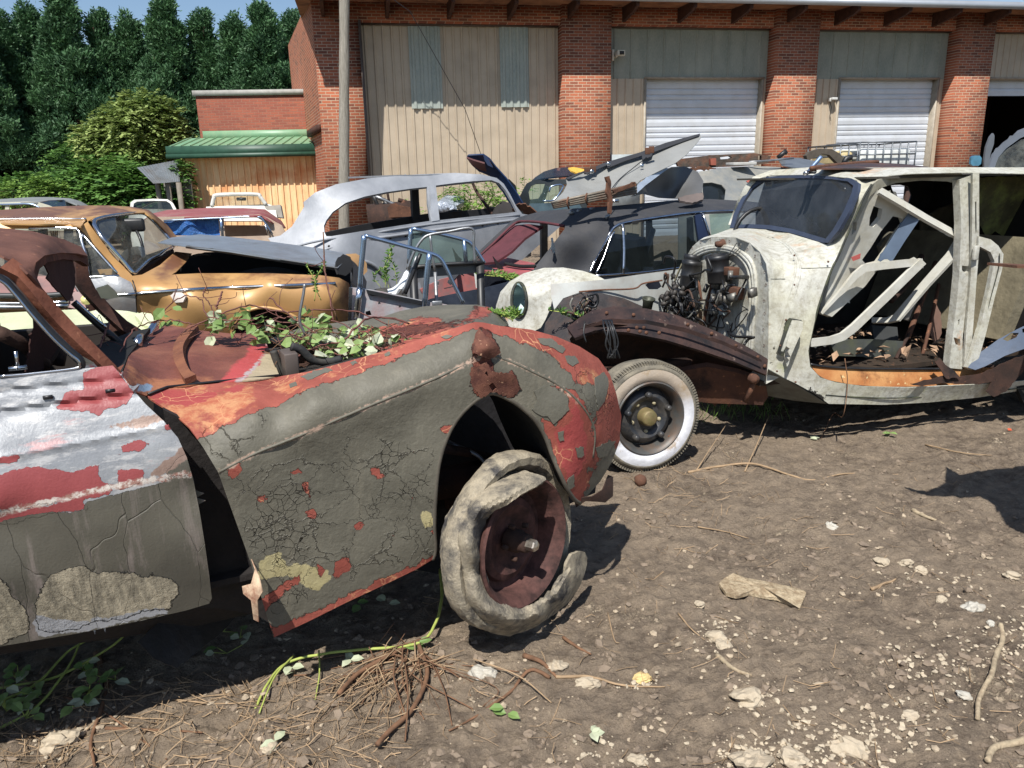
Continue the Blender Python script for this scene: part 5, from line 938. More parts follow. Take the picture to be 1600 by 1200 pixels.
loft('rear_body', WP, [[(u, .02 + .1 * k, .25), (u, -.02 + .1 * k, .6), (u, .05 + .1 * k, 1.0), (u, .1 + .12 * k, 1.25 - .2 * k), (u, .16 + .15 * k, 1.5 - .5 * k), (u, .4, 1.58 - .5 * k * k), (u, .75, 1.59 - .5 * k * k), (u, 1.1, 1.58 - .5 * k * k), (u, 1.34 - .1 * k, 1.5 - .5 * k), (u, 1.4 - .1 * k, 1.25 - .2 * k), (u, 1.45 - .1 * k, 1.0), (u, 1.5 - .1 * k, .6), (u, 1.46 - .1 * k, .25)] for u, k in ((3.3, 0), (3.6, .2), (3.9, .5), (4.2, .8), (4.4, 1.1))], CREAM2, saloon)
# firewall and its kit
fw = fe_[::-1] + [(1120, 560), (1062, 520), (1058, 480), (1066, 440), (1073, 400), (1082, 385)]
FWM = cream('firewall_paint', .15, .7)
fwo = fw
firewall = sheet('firewall', fwo, FP, [(1100, 400, 0), (1200, 400, 0), (1100, 520, 0)], FWM, saloon, step=8, thick=.004, attrs=B_(rusty=[[(1084, 400), (1100, 390), (1140, 388), (1175, 405), (1170, 415), (1140, 398), (1100, 402)], [(1165, 450), (1178, 440), (1176, 470), (1166, 470)], [(1080, 470), (1100, 480), (1100, 520), (1080, 500)]]))
# raised arch bead on the firewall
arcb = [(1078, 440), (1082, 412), (1094, 398), (1115, 391), (1140, 393), (1158, 404), (1170, 424), (1173, 460), (1170, 500), (1167, 550)]
for dx, k in ((0, .012), (5, .016), (9, .010)): MB().tube(cr_curve([FP.at(x + dx * (x - 1120) / 60, y - dx * .7 * (y < 430), k * .6) for x, y in arcb], 6), .012, 6).build('firewall_bead', FWM, firewall)
scr = [(1082, 388), (1095, 378), (1110, 374), (1125, 375), (1140, 377), (1155, 382), (1168, 390), (1180, 400), (1190, 412), (1195, 425), (1197, 445), (1194, 470), (1195, 490), (1193, 515), (1194, 540), (1172, 545), (1168, 520), (1156, 520), (1120, 398), (1155, 418), (1088, 395), (1113, 385), (1132, 387), (1162, 400)]
dots(scr, FP, firewall, .008, RIV)
MB().lathe([(0, .03), (.01, .03), (.02, .02), (.05, .018), (.055, 0)], FP.at(1130, 381, .0), -FP.n, 12).build('rusty_fitting', RUST, firewall)
def can(px, py, r, L, name, tilt=(0, 0, 1)):
    c = FP.at(px, py, .075); A = np.array(tilt, float); A /= np.linalg.norm(A)
    MB().lathe([(-L / 2, 0), (-L / 2, r * .95), (-L / 2 + .01, r), (-.02, r), (-.015, r * 1.05), (-.005, r * 1.05), (0, r), (L / 2 - .03, r), (L / 2 - .025, r * 1.06), (L / 2, r * 1.06), (L / 2, r * .8), (L / 2 - .06, r * .7), (L / 2 - .06, 0)], c, A, 24).build(name, BLACK, saloon)
can(1079, 428, .062, .17, 'heater_blower', (.1, 0, 1)); can(1122, 420, .068, .17, 'heater_blower', (-.12, 0, 1)); can(1080, 408, .05, .08, 'heater_blower', (.2, .1, 1))
p = FP.at(1143, 424, .05); MB().box(p, (.08, .06, .05), (FP.d, FP.n, (0, 0, 1))).build('rusty_bracket', RUST, saloon, bevel=.004); p = FP.at(1150, 458, .05); MB().box(p, (.09, .05, .07), (FP.d, FP.n, (.1, 0, 1))).build('rusty_bracket', RUST, saloon, bevel=.004)
MB().tube([FP.at(1141, 433, .22), FP.at(1168, 433, .02)], [.008, .014], 8).tube([FP.at(1166, 436, .03), FP.at(1150, 470, .12)], .006, 6).build('steering_link', BLACK, saloon)
rs = np.random.RandomState(3)
WM = [BLACK, BLACK, simple('brown_wire', (70, 50, 38), .7), simple('grey_wire', (120, 118, 110), .5), simple('pale_hose', (170, 160, 130), .6)]
def tangle(cx, cy, w_, h_, n, off, L=40, rr=(.003, .009), nm='wiring', pl=FP, par=saloon):
    mbs = [MB() for _ in WM]
    for i in range(n):
        x = cx + rs.normal() * w_; y = cy + rs.normal() * h_; o = off + rs.uniform(-.04, .06); P = [(x, y, o)]
        for k in range(4): x += rs.normal() * L * .25; y += rs.normal() * L * .32 + 2; o += rs.normal() * .02; P.append((x, y, max(.01, o)))
        mbs[rs.choice(len(WM), p=[.45, .2, .15, .14, .06])].tube(cr_curve([pl.at(*q) for q in P], 4), rs.uniform(*rr), 5)
    for m_, mt in zip(mbs, WM):
        if m_.V: m_.build(nm, mt, par)
tangle(1058, 462, 8, 16, 40, .12); tangle(1078, 485, 9, 14, 20, .08, 26); tangle(1125, 462, 11, 9, 12, .05, 22); tangle(1138, 505, 6, 16, 9, .03, 40)
mb = MB()
for i in range(26):
    q = FP.at(1052 + rs.normal() * 9, 468 + rs.normal() * 16, .1 + rs.rand() * .08); a = rs.normal(size=3); a /= np.linalg.norm(a); mb.lathe([(-.02, 0), (-.02, .014), (.0, .016), (.02, .012), (.02, 0)], q, a + (0, 0, .01), 8)
mb.build('brake_cylinder', simple('oily_grey_metal', (64, 60, 56), .6, .2, .4, 30, dirt=(40, 34, 30), dirtamt=.7), saloon)
mb = MB()
for i in range(16):
    q = FP.at(1125 + rs.normal() * 14, 462 + rs.normal() * 13, .05 + rs.rand() * .05); a = rs.normal(size=3); a /= np.linalg.norm(a); mb.box(q, (.05, .03, .05), (a, np.cross(a, (0, 0, 1.)), np.cross(a, np.cross(a, (0, 0, 1.)))))
mb.build('linkage', simple('bent_grey_linkage', (120, 118, 112), .5, .5, .4, 30, dirt=(60, 48, 40), dirtamt=.7), saloon)
p = FP.at(1129, 486, .05); MB().box(p, (.05, .03, .05), (FP.d, FP.n, (0, 0, 1))).build('relay_box', simple('pale_grey_relay', (150, 160, 160), .5), saloon, bevel=.003)
MB().tube(cr_curve([FP.at(x, y, .1) for x, y in ((1068, 408), (1058, 430), (1046, 462), (1043, 490))], 6), .007, 6).build('pale_hose', WM[4], saloon)
MB().tube(cr_curve([FP.at(x, y, .03) for x, y in ((1152, 378), (1146, 388), (1138, 400), (1152, 392), (1158, 381))], 6), .003, 5).build('loose_cable', WM[3], saloon)
for P in ([(1113, 440), (1106, 470), (1100, 505)], [(1075, 450), (1090, 440), (1096, 470)]): MB().tube(cr_curve([FP.at(x, y, .05) for x, y in P], 5), .010, 6).build('rusty_pipe', RUST, saloon)
# ventilator flap on the side
sheet('vent_surround', [(1214, 550), (1218, 555), (1224, 556), (1228, 550), (1255, 505), (1252, 500), (1234, 497), (1230, 500)], WP, lambda X, Y: BS(X, Y) - .02, SEAL, saloon, holes=[[(1219, 549), (1224, 550), (1249, 506), (1235, 503)]], step=5, thick=.01)
sheet('vent_flap', [(1225, 556), (1229, 572), (1254, 515), (1255, 503), (1250, 501), (1238, 500)], WP, lambda X, Y: BS(X, Y) - .03 - .04 * (X > 1228), CREAM2, saloon, step=6, thick=.006); sheet('vent_shell', [(1219, 549), (1224, 551), (1249, 506), (1234, 504)], WP, lambda X, Y: BS(X, Y) - .008, simple('pale_vent_mesh', (176, 176, 166), .6, 0, .2, 60), saloon, step=6, thick=.01)
# front chassis: flange, inner wing, rail
RUSTF = rusty('black_and_rust_flange', (30, 28, 30), (74, 54, 48), (24, 24, 27), .5, 4, (120, 104, 94))
sheet('inner_wing', [(890, 530), (905, 512), (930, 504), (980, 508), (1040, 520), (1100, 537), (1150, 553), (1197, 580), (1198, 612), (1190, 630), (1090, 627), (1040, 600), (960, 575), (900, 560)], WP, [(890, 530, .62), (980, 508, .34), (1197, 580, .16), (1190, 630, .4), (1090, 627, .5), (960, 575, .62), (1090, 580, .55), (1000, 545, .6)], RUSTDK, saloon, step=9, thick=.005)
sheet('wing_flange', [(886, 512), (903, 498), (925, 485), (960, 478.5), (1010, 482), (1060, 493), (1120, 518), (1170, 543), (1200, 561), (1198, 586), (1150, 566), (1100, 549), (1040, 531), (980, 519), (930, 516), (898, 528)], WP, [(886, 512, .55), (960, 478, .50), (1060, 493, .34), (1200, 561, .10), (1198, 586, .06), (1100, 549, .16), (980, 519, .30), (898, 528, .42)], RUSTF, saloon, step=7, thick=.02)
sheet('wing_flange_bead', [(900, 516), (950, 498), (1010, 500), (1070, 512), (1130, 533), (1190, 562), (1190, 566), (1130, 539), (1070, 519), (1010, 506), (950, 505)], WP, [(900, 516, .40), (1010, 500, .26), (1190, 562, .05)], RUSTF, saloon, step=7, thick=.004)
dots([(948, 489, .46), (990, 492, .38), (1033, 496, .36), (1075, 507, .28), (1112, 521, .22), (1150, 540, .14), (1184, 558, .10), (1195, 572, .07), (995, 512, .22), (1000, 518, .22), (1006, 512, .22), (1010, 520, .2), (982, 516, .22), (1030, 520, .2)], WP, saloon, .011, RUST, 'rivet')
sheet('chassis_rail', [(1050, 585), (1075, 578), (1105, 573), (1150, 582), (1195, 596), (1200, 620), (1192, 633), (1110, 630), (1075, 626)], WP, [(1050, 585, .4), (1195, 596, .14), (1192, 633, .18), (1075, 626, .4)], rusty('red_brown_rail', (74, 52, 44), (100, 68, 52), (50, 38, 34)), saloon, step=9, thick=.05)
MB().tube([WP.at(1178, 588, .1), WP.at(1175, 606, .1), WP.at(1164, 628, .12)], .016, 8).lathe([(-.02, .03), (0, .03), (.02, .026), (.025, 0)], WP.at(1178, 592, .08), WP.n, 12).build('rail_bracket', RUST, saloon)
for A1, A2 in (((-.05, .3, .36), (-.05, 1.4, .36)), ((-.9, .5, .45), (.6, .5, .45)), ((-.9, 1.0, .45), (.6, 1.0, .45)), ((2.6, .1, .3), (2.6, 1.4, .3))): MB().bar(WP.loc(*A1), WP.loc(*A2), .08, .1).build('chassis_member', RUSTDK, saloon)
MB().bar(WP.loc(2.4, .5, .0), WP.loc(2.4, .5, .42), .3, .3).bar(WP.loc(1.0, .8, 0), WP.loc(1.0, .8, .42), .3, .3).bar(WP.loc(2.4, 1.2, .0), WP.loc(2.4, 1.2, .42), .3, .3).build('support_block', BARK, saloon)
mb = MB()
for i in range(7):
    x = 946 + i * 2.3; mb.tube(cr_curve([WP.at(x - 4, 500, .3), WP.at(x + rs.normal() * 3, 515, .24), WP.at(x + 4 + rs.normal() * 3, 540, .22), WP.at(x + 3 + rs.normal() * 6, 560, .22), WP.at(x + 6, 548, .24)], 5), .005, 5)
mb.tube(cr_curve([WP.at(914, 503, .35), WP.at(912, 520, .32), WP.at(916, 535, .3)], 4), .005, 5).build('hanging_wire', BLACK, saloon)
# far wing with empty headlamp
CW2 = cream('wing_paint', .3, .8)
FWC = [(776, 490, 1.75), (782, 456, 1.75), (818, 427, 1.72), (850, 418, 1.70), (947, 438, 1.38), (862, 446, 1.36), (864, 462, 1.34), (845, 512, 1.32), (820, 450, 1.45), (840, 470, 1.36), (800, 512, 1.5), (880, 430, 1.45), (800, 470, 1.55)]
sheet('far_wing', [(776, 500), (775, 478), (782, 456), (796, 440), (818, 427), (850, 418.5), (880, 418), (910, 423), (932, 430), (947, 438), (905, 442), (862, 446), (864, 462), (860, 482), (852, 500), (845, 512), (830, 520), (800, 512)], WP, surf(WP, FWC), CW2, saloon, holes=[[(811 + 11 * math.cos(t), 469 + 26.5 * math.sin(t)) for t in np.linspace(0, 2 * math.pi, 25)[:-1]]], step=6, thick=.005, attrs=B_(rusty=[[(815, 436), (860, 425), (905, 428), (900, 438), (850, 442), (818, 444)], [(776, 480), (800, 480), (795, 510), (778, 505)]]))
hn = -(WP.d * .97) + WP.n * .16; hn /= np.linalg.norm(hn); hc = WP.at(813, 469, 1.56); FWS = surf(WP, FWC); HH = [(811 + 11.5 * math.cos(t), 469 + 27 * math.sin(t)) for t in np.linspace(0, 2 * math.pi, 29)[:-1]]
MB().lathe([(-.14, .02), (-.12, .06), (-.06, .095), (-.01, .108), (.0, .11), (.006, .118), (.012, .118), (.014, .108)], hc, hn, 36).build('headlamp_shell', simple('pale_green_shell', (150, 172, 172), .4, .2, .15, 10), saloon, thick=.003); MB().tube([WP.at(*q) for q in on(WP, FWS, HH, -.012)], .012, 6, True).build('headlamp_rim', SEAL, saloon); MB().bar(hc - hn * .03, hc - hn * .10 + np.array([0, 0, .03]), .012, .004).bar(hc - hn * .03 - (0, 0, .01), hc - hn * .10, .02, .004).build('headlamp_clip', CHROME, saloon)
sheet('far_inner_wing', [(860, 444), (905, 440.5), (947, 436.5), (1005, 428), (1066, 420), (1068, 440), (1060, 475), (1040, 495), (1012, 482), (975, 466), (940, 458), (905, 457), (880, 466), (866, 484), (861, 462)], WP, [(860, 444, 1.34), (1066, 420, 1.30), (1040, 495, 1.25), (905, 457, 1.22), (866, 484, 1.25)], simple('pale_grey_inner_wing', (158, 160, 156), .6, 0, .12, 8, dirt=(120, 96, 76), dirtamt=.3), saloon, holes=[[(1008, 445), (1015, 441), (1030, 440), (1034, 448), (1028, 452), (1014, 452)]], step=8, thick=.005)
pt([(905, 456, 1.2), (940, 453, 1.2), (990, 451, 1.18), (1005, 443, 1.18), (1035, 438, 1.15)], .006, 'brake_line', RUST, 0, 5, saloon, WP)
dots([(876, 449, 1.32), (924, 443, 1.31), (1040, 428, 1.28)], WP, saloon, .012, RUST, 'rivet')
sheet('far_wheel_arch', [(846, 540), (852, 505), (866, 484), (880, 467), (905, 457), (940, 458), (975, 466), (1012, 482), (1050, 498), (1000, 520), (930, 520), (880, 545)], WP, [(846, 540, 1.05), (905, 457, 1.2), (1050, 498, 1.1), (930, 520, .85), (880, 545, .85)], simple('black_wheel_arch', (44, 40, 40), .7, 0, .4, 10, .006, 20, (84, 62, 50), .5), saloon, step=10, thick=.005)
tangle(912, 480, 8, 8, 22, 0.95, 22, (.004, .009), 'headlamp_wiring', WP); MB().lathe([(-.06, 0), (-.06, .03), (.02, .035), (.04, .045), (.045, .045), (.045, .035), (0, .02)], WP.at(1012, 476, .95), (.1, -.2, 1), 16).build('filler_neck', simple('dark_green_metal', (70, 72, 60), .5, .4), saloon)
MB().tube(cr_curve([WP.at(x, y, .9) for x, y in ((918, 462), (932, 460), (934, 472), (928, 480), (918, 478))], 5), .008, 6).build('mirror_arm', BLACK, saloon)
# wheel with whitewall
WC = WP.at(1012, 652, .07); nW = WP.n + np.array([0, 0, .02]); nW /= np.linalg.norm(nW)
rt = .315
tw = MB().lathe([(-.16, .20), (-.17, .25), (-.155, .29), (-.13, rt - .008), (-.10, rt), (-.02, rt), (.0, rt - .006), (.018, rt - .018)], WC, nW, 96, lambda t, k: (0, .0035 * math.cos(90 * t) if 3 <= k <= 7 else 0)); TW = Mt('worn_tread', .9, 0, .2); q = TW.noise(12, 7, .7); TW.color(TW.mix(TW.rng(q, .35, .65), lin(92, 88, 80), lin(136, 128, 112))); TW.bump(TW.noise(60, 5), .004)
tyw = tw.build('tyre', TW.m, saloon)
mb = MB()
for i in range(120):
    t = 2 * math.pi * i / 120; U = np.cross(nW, (0, 0, 1)); U /= np.linalg.norm(U); W2 = np.cross(U, nW); e = U * math.cos(t) + W2 * math.sin(t); mb.box(WC + e * (rt - .008) + nW * .0, (.022, .03, .008), (e, nW, np.cross(e, nW)))
mb.build('tread_block', TW.m, tyw, smooth=False)
MB().lathe([(.018, rt - .018), (.028, rt - .028), (.032, rt - .034), (.030, rt - .040)], WC, nW, 96).build('sidewall_shoulder', TW.m, tyw)
WWL = Mt('dirty_shaded_whitewall', .8, 0, .3); q = WWL.noise(7, 7, .68); c = WWL.mix(WWL.rng(q, .4, .62), lin(196, 196, 200), lin(222, 222, 226)); sx = WWL.t.nodes.new('ShaderNodeSeparateXYZ'); WWL.L(WWL.co(), sx.inputs[0]); up = WWL.rng(WWL.math('ADD', sx.outputs[2], WWL.math('MULTIPLY', q, .22)), .45, .53); c = WWL.mix(WWL.math('MULTIPLY', up, .8), c, WWL.mix(WWL.noise(20, 5), lin(140, 122, 96), lin(166, 146, 118))); c = WWL.mix(WWL.rng(WWL.noise(10, 8, .72), .56, .64, 0, .8), c, lin(150, 130, 104)); WWL.color(c); WWL.bump(WWL.noise(20, 5), .004)  # upper part browner: stain and painted shade in one colour
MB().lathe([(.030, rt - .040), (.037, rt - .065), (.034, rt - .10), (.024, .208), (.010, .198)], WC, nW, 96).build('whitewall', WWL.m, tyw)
BLK = simple('satin_black_wheel', (44, 46, 50), .4, .1, .2, 10, .001, 60, dirt=(112, 104, 92), dirtamt=.45)
MB().lathe([(.020, .205), (.032, .208), (.036, .203), (.030, .195), (.012, .185), (-.01, .178), (-.05, .172)], WC, nW, 72).build('rim', simple('dull_steel_rim', (84, 84, 82), .5, .3, .25, 12, dirt=(110, 84, 64), dirtamt=.6), saloon, thick=.003)
whl = MB().lathe([(-.05, .176), (-.052, .165), (-.03, .155), (-.010, .135), (-.004, .120), (-.012, .10), (-.03, .085), (-.032, .06), (-.03, .01)], WC, nW, 72).build('wheel', BLK, saloon, thick=.003)
U = np.cross(nW, (0, 0, 1)); U /= np.linalg.norm(U); W2 = np.cross(U, nW)
for k in range(10):
    t = k * math.pi / 5 + .3; e = U * math.cos(t) + W2 * math.sin(t)
    if k % 2: MB().lathe([(0, .012), (.012, .012), (.016, .006), (.017, 0)], WC + e * .088 - nW * .03, nW, 10).build('wheel_nut', simple('pale_nut', (160, 150, 120), .6), whl)
    else: MB().lathe([(0, .018), (.03, .017), (.036, .01), (.037, 0)], WC + e * .13 - nW * .006, nW, 12).build('hubcap_clip', BLK, whl)
MB().lathe([(-.04, .05), (.0, .05), (.015, .047), (.03, .044), (.036, .036), (.038, 0)], WC - nW * .0, nW, 28).build('hub_cap', simple('mossy_brass_hub', (128, 112, 78), .6, .3, .3, 14, .002, 40, (104, 112, 60), .6), whl)
for k, (a_, r_) in enumerate(((1.2, .186), (3.9, .186))): e = U * math.cos(a_) + W2 * math.sin(a_); MB().lathe([(0, .010), (.008, .009), (.009, 0)], WC + e * r_ + nW * .004, nW, 8).build('balance_weight', RUST if k else CHROME, whl)
# roof clutter belonging to the car: blue-grey aerial bracket
pt([(1283, 245, .5), (1276, 253, .5), (1268, 262, .5), (1264, 269, .45)], .012, 'aerial_bracket', simple('blue_grey_casting', (104, 124, 156), .4, .3), 0, 4, saloon, WP); pt([(1258, 271, .42), (1266, 268, .45), (1274, 268, .45)], .014, 'aerial_bracket', CHROME, 0, 3, saloon, WP)

# ---- loose doors and frames leaning inside the saloon
def band(P, w_):
    P = np.array(P, float); n = len(P); T = np.zeros_like(P)
    for i in range(n): T[i] = P[min(i + 1, n - 1)] - P[max(i - 1, 0)]; T[i] /= np.linalg.norm(T[i]) + 1e-9
    N = np.stack([-T[:, 1], T[:, 0]], 1); ww = np.broadcast_to(np.asarray(w_, float), (n,))[:, None] / 2
    return [tuple(p) for p in P + N * ww] + [tuple(p) for p in (P - N * ww)[::-1]]
LOOSE = simple('loose_white_paint', (188, 186, 176), .5, 0, .1, 8, .003, 20, (160, 152, 130), .5)
ds = thing('door_shell', 'white door inner shell with oval holes leaning inside the cream saloon', 'car door', WP.at(1350, 480, .45))
sheet('shell', [(1310, 400), (1325, 365), (1345, 325), (1360, 300), (1372, 297), (1384, 299), (1425, 325), (1440, 340), (1420, 362), (1378, 412), (1352, 447), (1300, 495), (1286, 490), (1298, 430)], WP, [(1310, 400, .17), (1372, 297, .14), (1440, 340, .18), (1300, 495, .12), (1352, 447, .24)], LOOSE, ds, holes=[[(1365, 322), (1379, 327), (1376, 341), (1365, 355), (1358, 353), (1359, 340)], [(1395, 338), (1409, 341), (1412, 351), (1400, 367), (1386, 390), (1372, 410), (1354, 414), (1347, 406), (1360, 388), (1376, 362)], [(1334, 345), (1339, 342), (1338, 360), (1330, 368)]], step=6, thick=.03, attrs=None)
sheet('cross_brace', band([(1428, 338), (1405, 372), (1380, 412)], 20), WP, [(1428, 338, .14), (1380, 412, .18), (1405, 372, .16)], simple('blue_grey_brace', (84, 98, 116), .5, .2, .15, 10), ds, step=6, thick=.01)
sheet('padding', [(1375, 385), (1392, 362), (1400, 362), (1396, 378), (1380, 400)], WP, [(1375, 385, .3), (1400, 362, .3), (1380, 400, .3)], INN, ds, step=6, thick=.03)
sheet('red_remnant', [(1330, 402), (1345, 396), (1344, 404), (1333, 408)], WP, [(1330, 402, .16), (1345, 396, .16), (1333, 408, .16)], simple('faded_red_paint', (168, 84, 78), .6), ds, step=5, thick=.002)
wf1 = thing('window_frame', 'cream window frame jutting low across the front doorway of the cream saloon', 'window frame', WP.at(1330, 520, .2), 'loose window frames in the cream saloon')
sheet('frame_bar', band([(1267, 536), (1300, 532), (1318, 526), (1336, 512), (1390, 460), (1443, 408)], 12), WP, [(1267, 536, .02), (1318, 526, .05), (1390, 460, .1), (1443, 408, .14)], LOOSE, wf1, step=6, thick=.018); sheet('frame_bar', band([(1442, 409), (1420, 411), (1380, 415), (1352, 419), (1338, 430), (1310, 462), (1284, 490)], [10, 12, 12, 12, 10, 5, 4]), WP, [(1442, 409, .14), (1352, 419, .12), (1284, 490, .08)], LOOSE, wf1, step=6, thick=.018)
wf2 = thing('window_frame', 'white window frame propped diagonally behind the centre pillar of the cream saloon', 'window frame', WP.at(1440, 470, .3), 'loose window frames in the cream saloon')
sheet('frame_bar', band([(1376, 297), (1410, 317), (1450, 341), (1506, 372)], 9), WP, [(1376, 297, .10), (1450, 341, .13), (1506, 372, .16)], LOOSE, wf2, step=6, thick=.018); sheet('frame_bar', band([(1502, 369), (1484, 400), (1446, 442), (1400, 496), (1385, 500), (1362, 500)], [14, 14, 12, 12, 8, 8]), WP, [(1502, 369, .16), (1446, 442, .22), (1385, 500, .34)], LOOSE, wf2, step=6, thick=.018)
wf3 = thing('rear_door_frame', 'cream curved rear door frame hanging right of the centre pillar', 'window frame', WP.at(1520, 575, .0))
sheet('frame_bar', [(1529, 369), (1548, 374), (1560, 384), (1568, 397), (1566, 420), (1553, 470), (1541, 520), (1530, 558), (1518, 578), (1511, 574), (1520, 548), (1532, 510), (1546, 450), (1554, 408), (1548, 394), (1529, 384)], WP, [(1529, 369, .03), (1568, 397, .0), (1511, 574, -.02), (1546, 450, 0)], cream('frame_paint', .7, .4), wf3, step=6, thick=.03, attrs=B_())
pt([(1562, 396), (1560, 420), (1548, 465), (1535, 515), (1522, 560)], .003, 'frame_groove', SEAL, -.006, 5, wf3, WP)
# litter of dead leaves inside
DL = simple('dead_brown_leaf', (150, 122, 98), .9, 0, .3, 20); mb = MB()
for i in range(190):
    c = WP.loc(rs.uniform(1.3, 3.0), rs.uniform(.12, .7), FLZ + .03 + rs.rand() * .05)
    if rs.rand() < .3: c = WP.loc(rs.uniform(1.4, 1.9), rs.uniform(.35, .6), FLZ + .14 + rs.rand() * .03)
    a = rs.normal(size=3); a[2] *= .4; a /= np.linalg.norm(a); s = np.cross(a, (0, 0, 1)); s /= np.linalg.norm(s); l = rs.uniform(.02, .045); mb.add([c - a * l, c + s * l * .5 + (0, 0, .01), c + a * l, c - s * l * .5 + (0, 0, .008)], [(0, 1, 2, 3)])
lf = mb.build('dead_leaves', DL, None, smooth=False); lf['kind'] = 'stuff'

# ---- blue-grey wing of the next car, poking in from the right, and a rusted strip under it
nx = thing('crumpled_wing', 'dented blue-grey wing with a rusted torn edge leaning in from the right', 'car panel', WP.at(1600, 600, -.15))
WPAINT = simple('blue_grey_paint', (84, 94, 110), .35, .1, .12, 6, .004, 8, dirt=(70, 66, 62), dirtamt=.3)
sheet('wing_skin', [(1512, 574), (1530, 552), (1560, 530), (1590, 514), (1620, 500), (1700, 480), (1700, 560), (1640, 545), (1600, 545), (1570, 556), (1540, 572), (1524, 578)], WP, [(1512, 574, -.03), (1590, 514, -.02), (1600, 545, -.14), (1700, 480, -.05), (1700, 560, -.3), (1540, 572, -.08)], WPAINT, nx, holes=[[(1567, 530), (1580, 520), (1592, 520), (1588, 527), (1574, 533)], [(1597, 514), (1606, 511), (1604, 518), (1598, 520)]], step=6, thick=.004)
sheet('torn_edge', [(1422, 600), (1440, 596), (1462, 590), (1480, 585), (1500, 588), (1525, 586), (1550, 576), (1575, 564), (1600, 555), (1700, 556), (1700, 575), (1610, 566), (1590, 590), (1572, 612), (1553, 620), (1541, 612), (1550, 596), (1530, 600), (1500, 600), (1470, 598), (1440, 604)], WP, [(1422, 600, -.06), (1480, 585, -.03), (1550, 576, -.08), (1572, 612, -.10), (1610, 560, -.14), (1700, 560, -.3)], RUSTDK, nx, step=7, thick=.005, rough=1)
sheet('inner_arch', [(1580, 585), (1610, 566), (1700, 570), (1700, 640), (1600, 630)], WP, [(1580, 585, .0), (1700, 570, .0), (1600, 630, .0)], DARK, nx, step=14, thick=.03)
sheet('torn_edge', [(1478, 592), (1470, 578), (1460, 566), (1468, 560), (1480, 572), (1492, 580), (1500, 590)], WP, [(1478, 592, -.05), (1460, 566, -.01), (1492, 580, -.04)], RUSTDK, nx, step=5, thick=.004, rough=1)
# unseen panel added right of the frame to cast the ground shadow there
sh = thing('shadow_panel', 'rusted panel on a stand, added unseen past the right edge to cast a shadow', 'car panel', (2.6, 2.4, 0))
def upsun(px, py, h):
    g = ground(px, py); return np.array([g[0] - LD.x / -LD.z * h, g[1] - LD.y / -LD.z * h, h])
P = [upsun(x, y, 1.25) for x, y in ((1478, 728), (1500, 738), (1530, 732), (1560, 730), (1700, 720), (1800, 800), (1640, 850), (1600, 828), (1572, 806), (1555, 780), (1530, 770), (1480, 774), (1440, 770), (1410, 757), (1450, 766), (1478, 752))]
mb = MB(); c = np.mean(P, 0); mb.add(P, [tuple(range(len(P)))[::-1]]); mb.build('bonnet_skin', RUST, sh, thick=.01)
MB().bar((c[0] + .5, c[1], 0), (c[0] + .5, c[1], 1.24), .06, .06, up=(0, 1, 0)).bar((c[0] + .5, c[1] - .3, .02), (c[0] + .5, c[1] + .3, .02), .06, .06).build('stand', RUSTDK, sh)
# ================================================================ silver stripped limousine
def twin(o, v, name=None, mat=None):
    c = o.copy(); COL.objects.link(c); c.location = Vector(c.location) + Vector([float(x) for x in v]); c.parent = o.parent
    if name: c.name = name
    if mat is not None: c.data = c.data.copy(); c.data.materials.clear(); c.data.materials.append(mat)
    return c
def local(par, v):      # world vector to a parent's unturned frame
    return v
def wheels(par, pl, us, off, r=.32, w=.17, z=None, mat=RUBBER):
    for u in us:
        for k in (off, off + 1.35):
            c = pl.loc(u, k, r); o = MB().lathe([(-w / 2, r * .6), (-w / 2, r * .93), (-w / 2 + .02, r), (w / 2 - .02, r), (w / 2, r * .93), (w / 2, r * .6)], c, pl.n, 28).build('tyre', mat, par); MB().lathe([(w / 2 - .01, r * .62), (w / 2 - .03, r * .5), (w / 2 - .05, r * .3), (w / 2 - .02, r * .2), (w / 2 - .02, 0)], c, pl.n, 20).build('wheel', RUSTDK, par)
SP = Plane(-1.92, 8.0, 33)
b = SP.loc(1, .7, 0); limo = thing('silver_limousine', 'bare aluminium limousine body with empty windows behind the gold car', 'car', b)
AL = Mt('brushed_bare_aluminium', .34, .3); q = AL.noise(3, 6, .6); AL.color(AL.mix(AL.rng(q, .3, .7), lin(128, 131, 136), lin(160, 162, 166))); AL.rough(AL.rng(AL.noise(5, 6, .7), .3, .7, .5, .65)); AL.bump(AL.noise(60, 4, .6, AL.map(sc=(1, 1, .3))), .0015); AL.bump(AL.noise(2, 3), .008); AL = AL.m
lb = [(419, 372), (438, 368), (456, 354), (466, 338), (475, 323), (474, 316), (492, 301), (525, 288), (575, 278.5), (650, 272.5), (712, 270), (753, 272.5), (776, 278), (787, 287), (797, 303), (806, 321), (816, 334), (840, 338), (880, 350), (800, 420), (760, 470), (640, 500), (540, 500), (480, 440), (430, 388)]
w1 = [(506, 353), (507, 363), (510, 369), (518, 369), (560, 362), (620, 353), (673, 345), (668, 318), (667, 292), (640, 295), (605, 300), (570, 307), (540, 317), (520, 331), (510, 344)]
w2 = [(686, 344), (740, 338), (790, 333), (808, 331), (800, 314), (790, 297), (780, 286), (768, 281.5), (740, 283), (710, 286), (680, 290)]
sheet('body_side', lb, SP, [(419, 372, .4), (475, 323, .35), (492, 301, .30), (575, 279, .32), (712, 270, .32), (787, 287, .16), (518, 369, .0), (673, 345, .0), (808, 331, .0), (570, 307, .10), (740, 283, .10), (560, 420, -.12), (640, 430, -.05), (600, 370, -.02), (740, 350, -.02), (460, 400, .1), (800, 420, .0), (520, 330, .12), (480, 370, .12)], AL, limo, holes=[w1, w2], step=9, thick=.03)
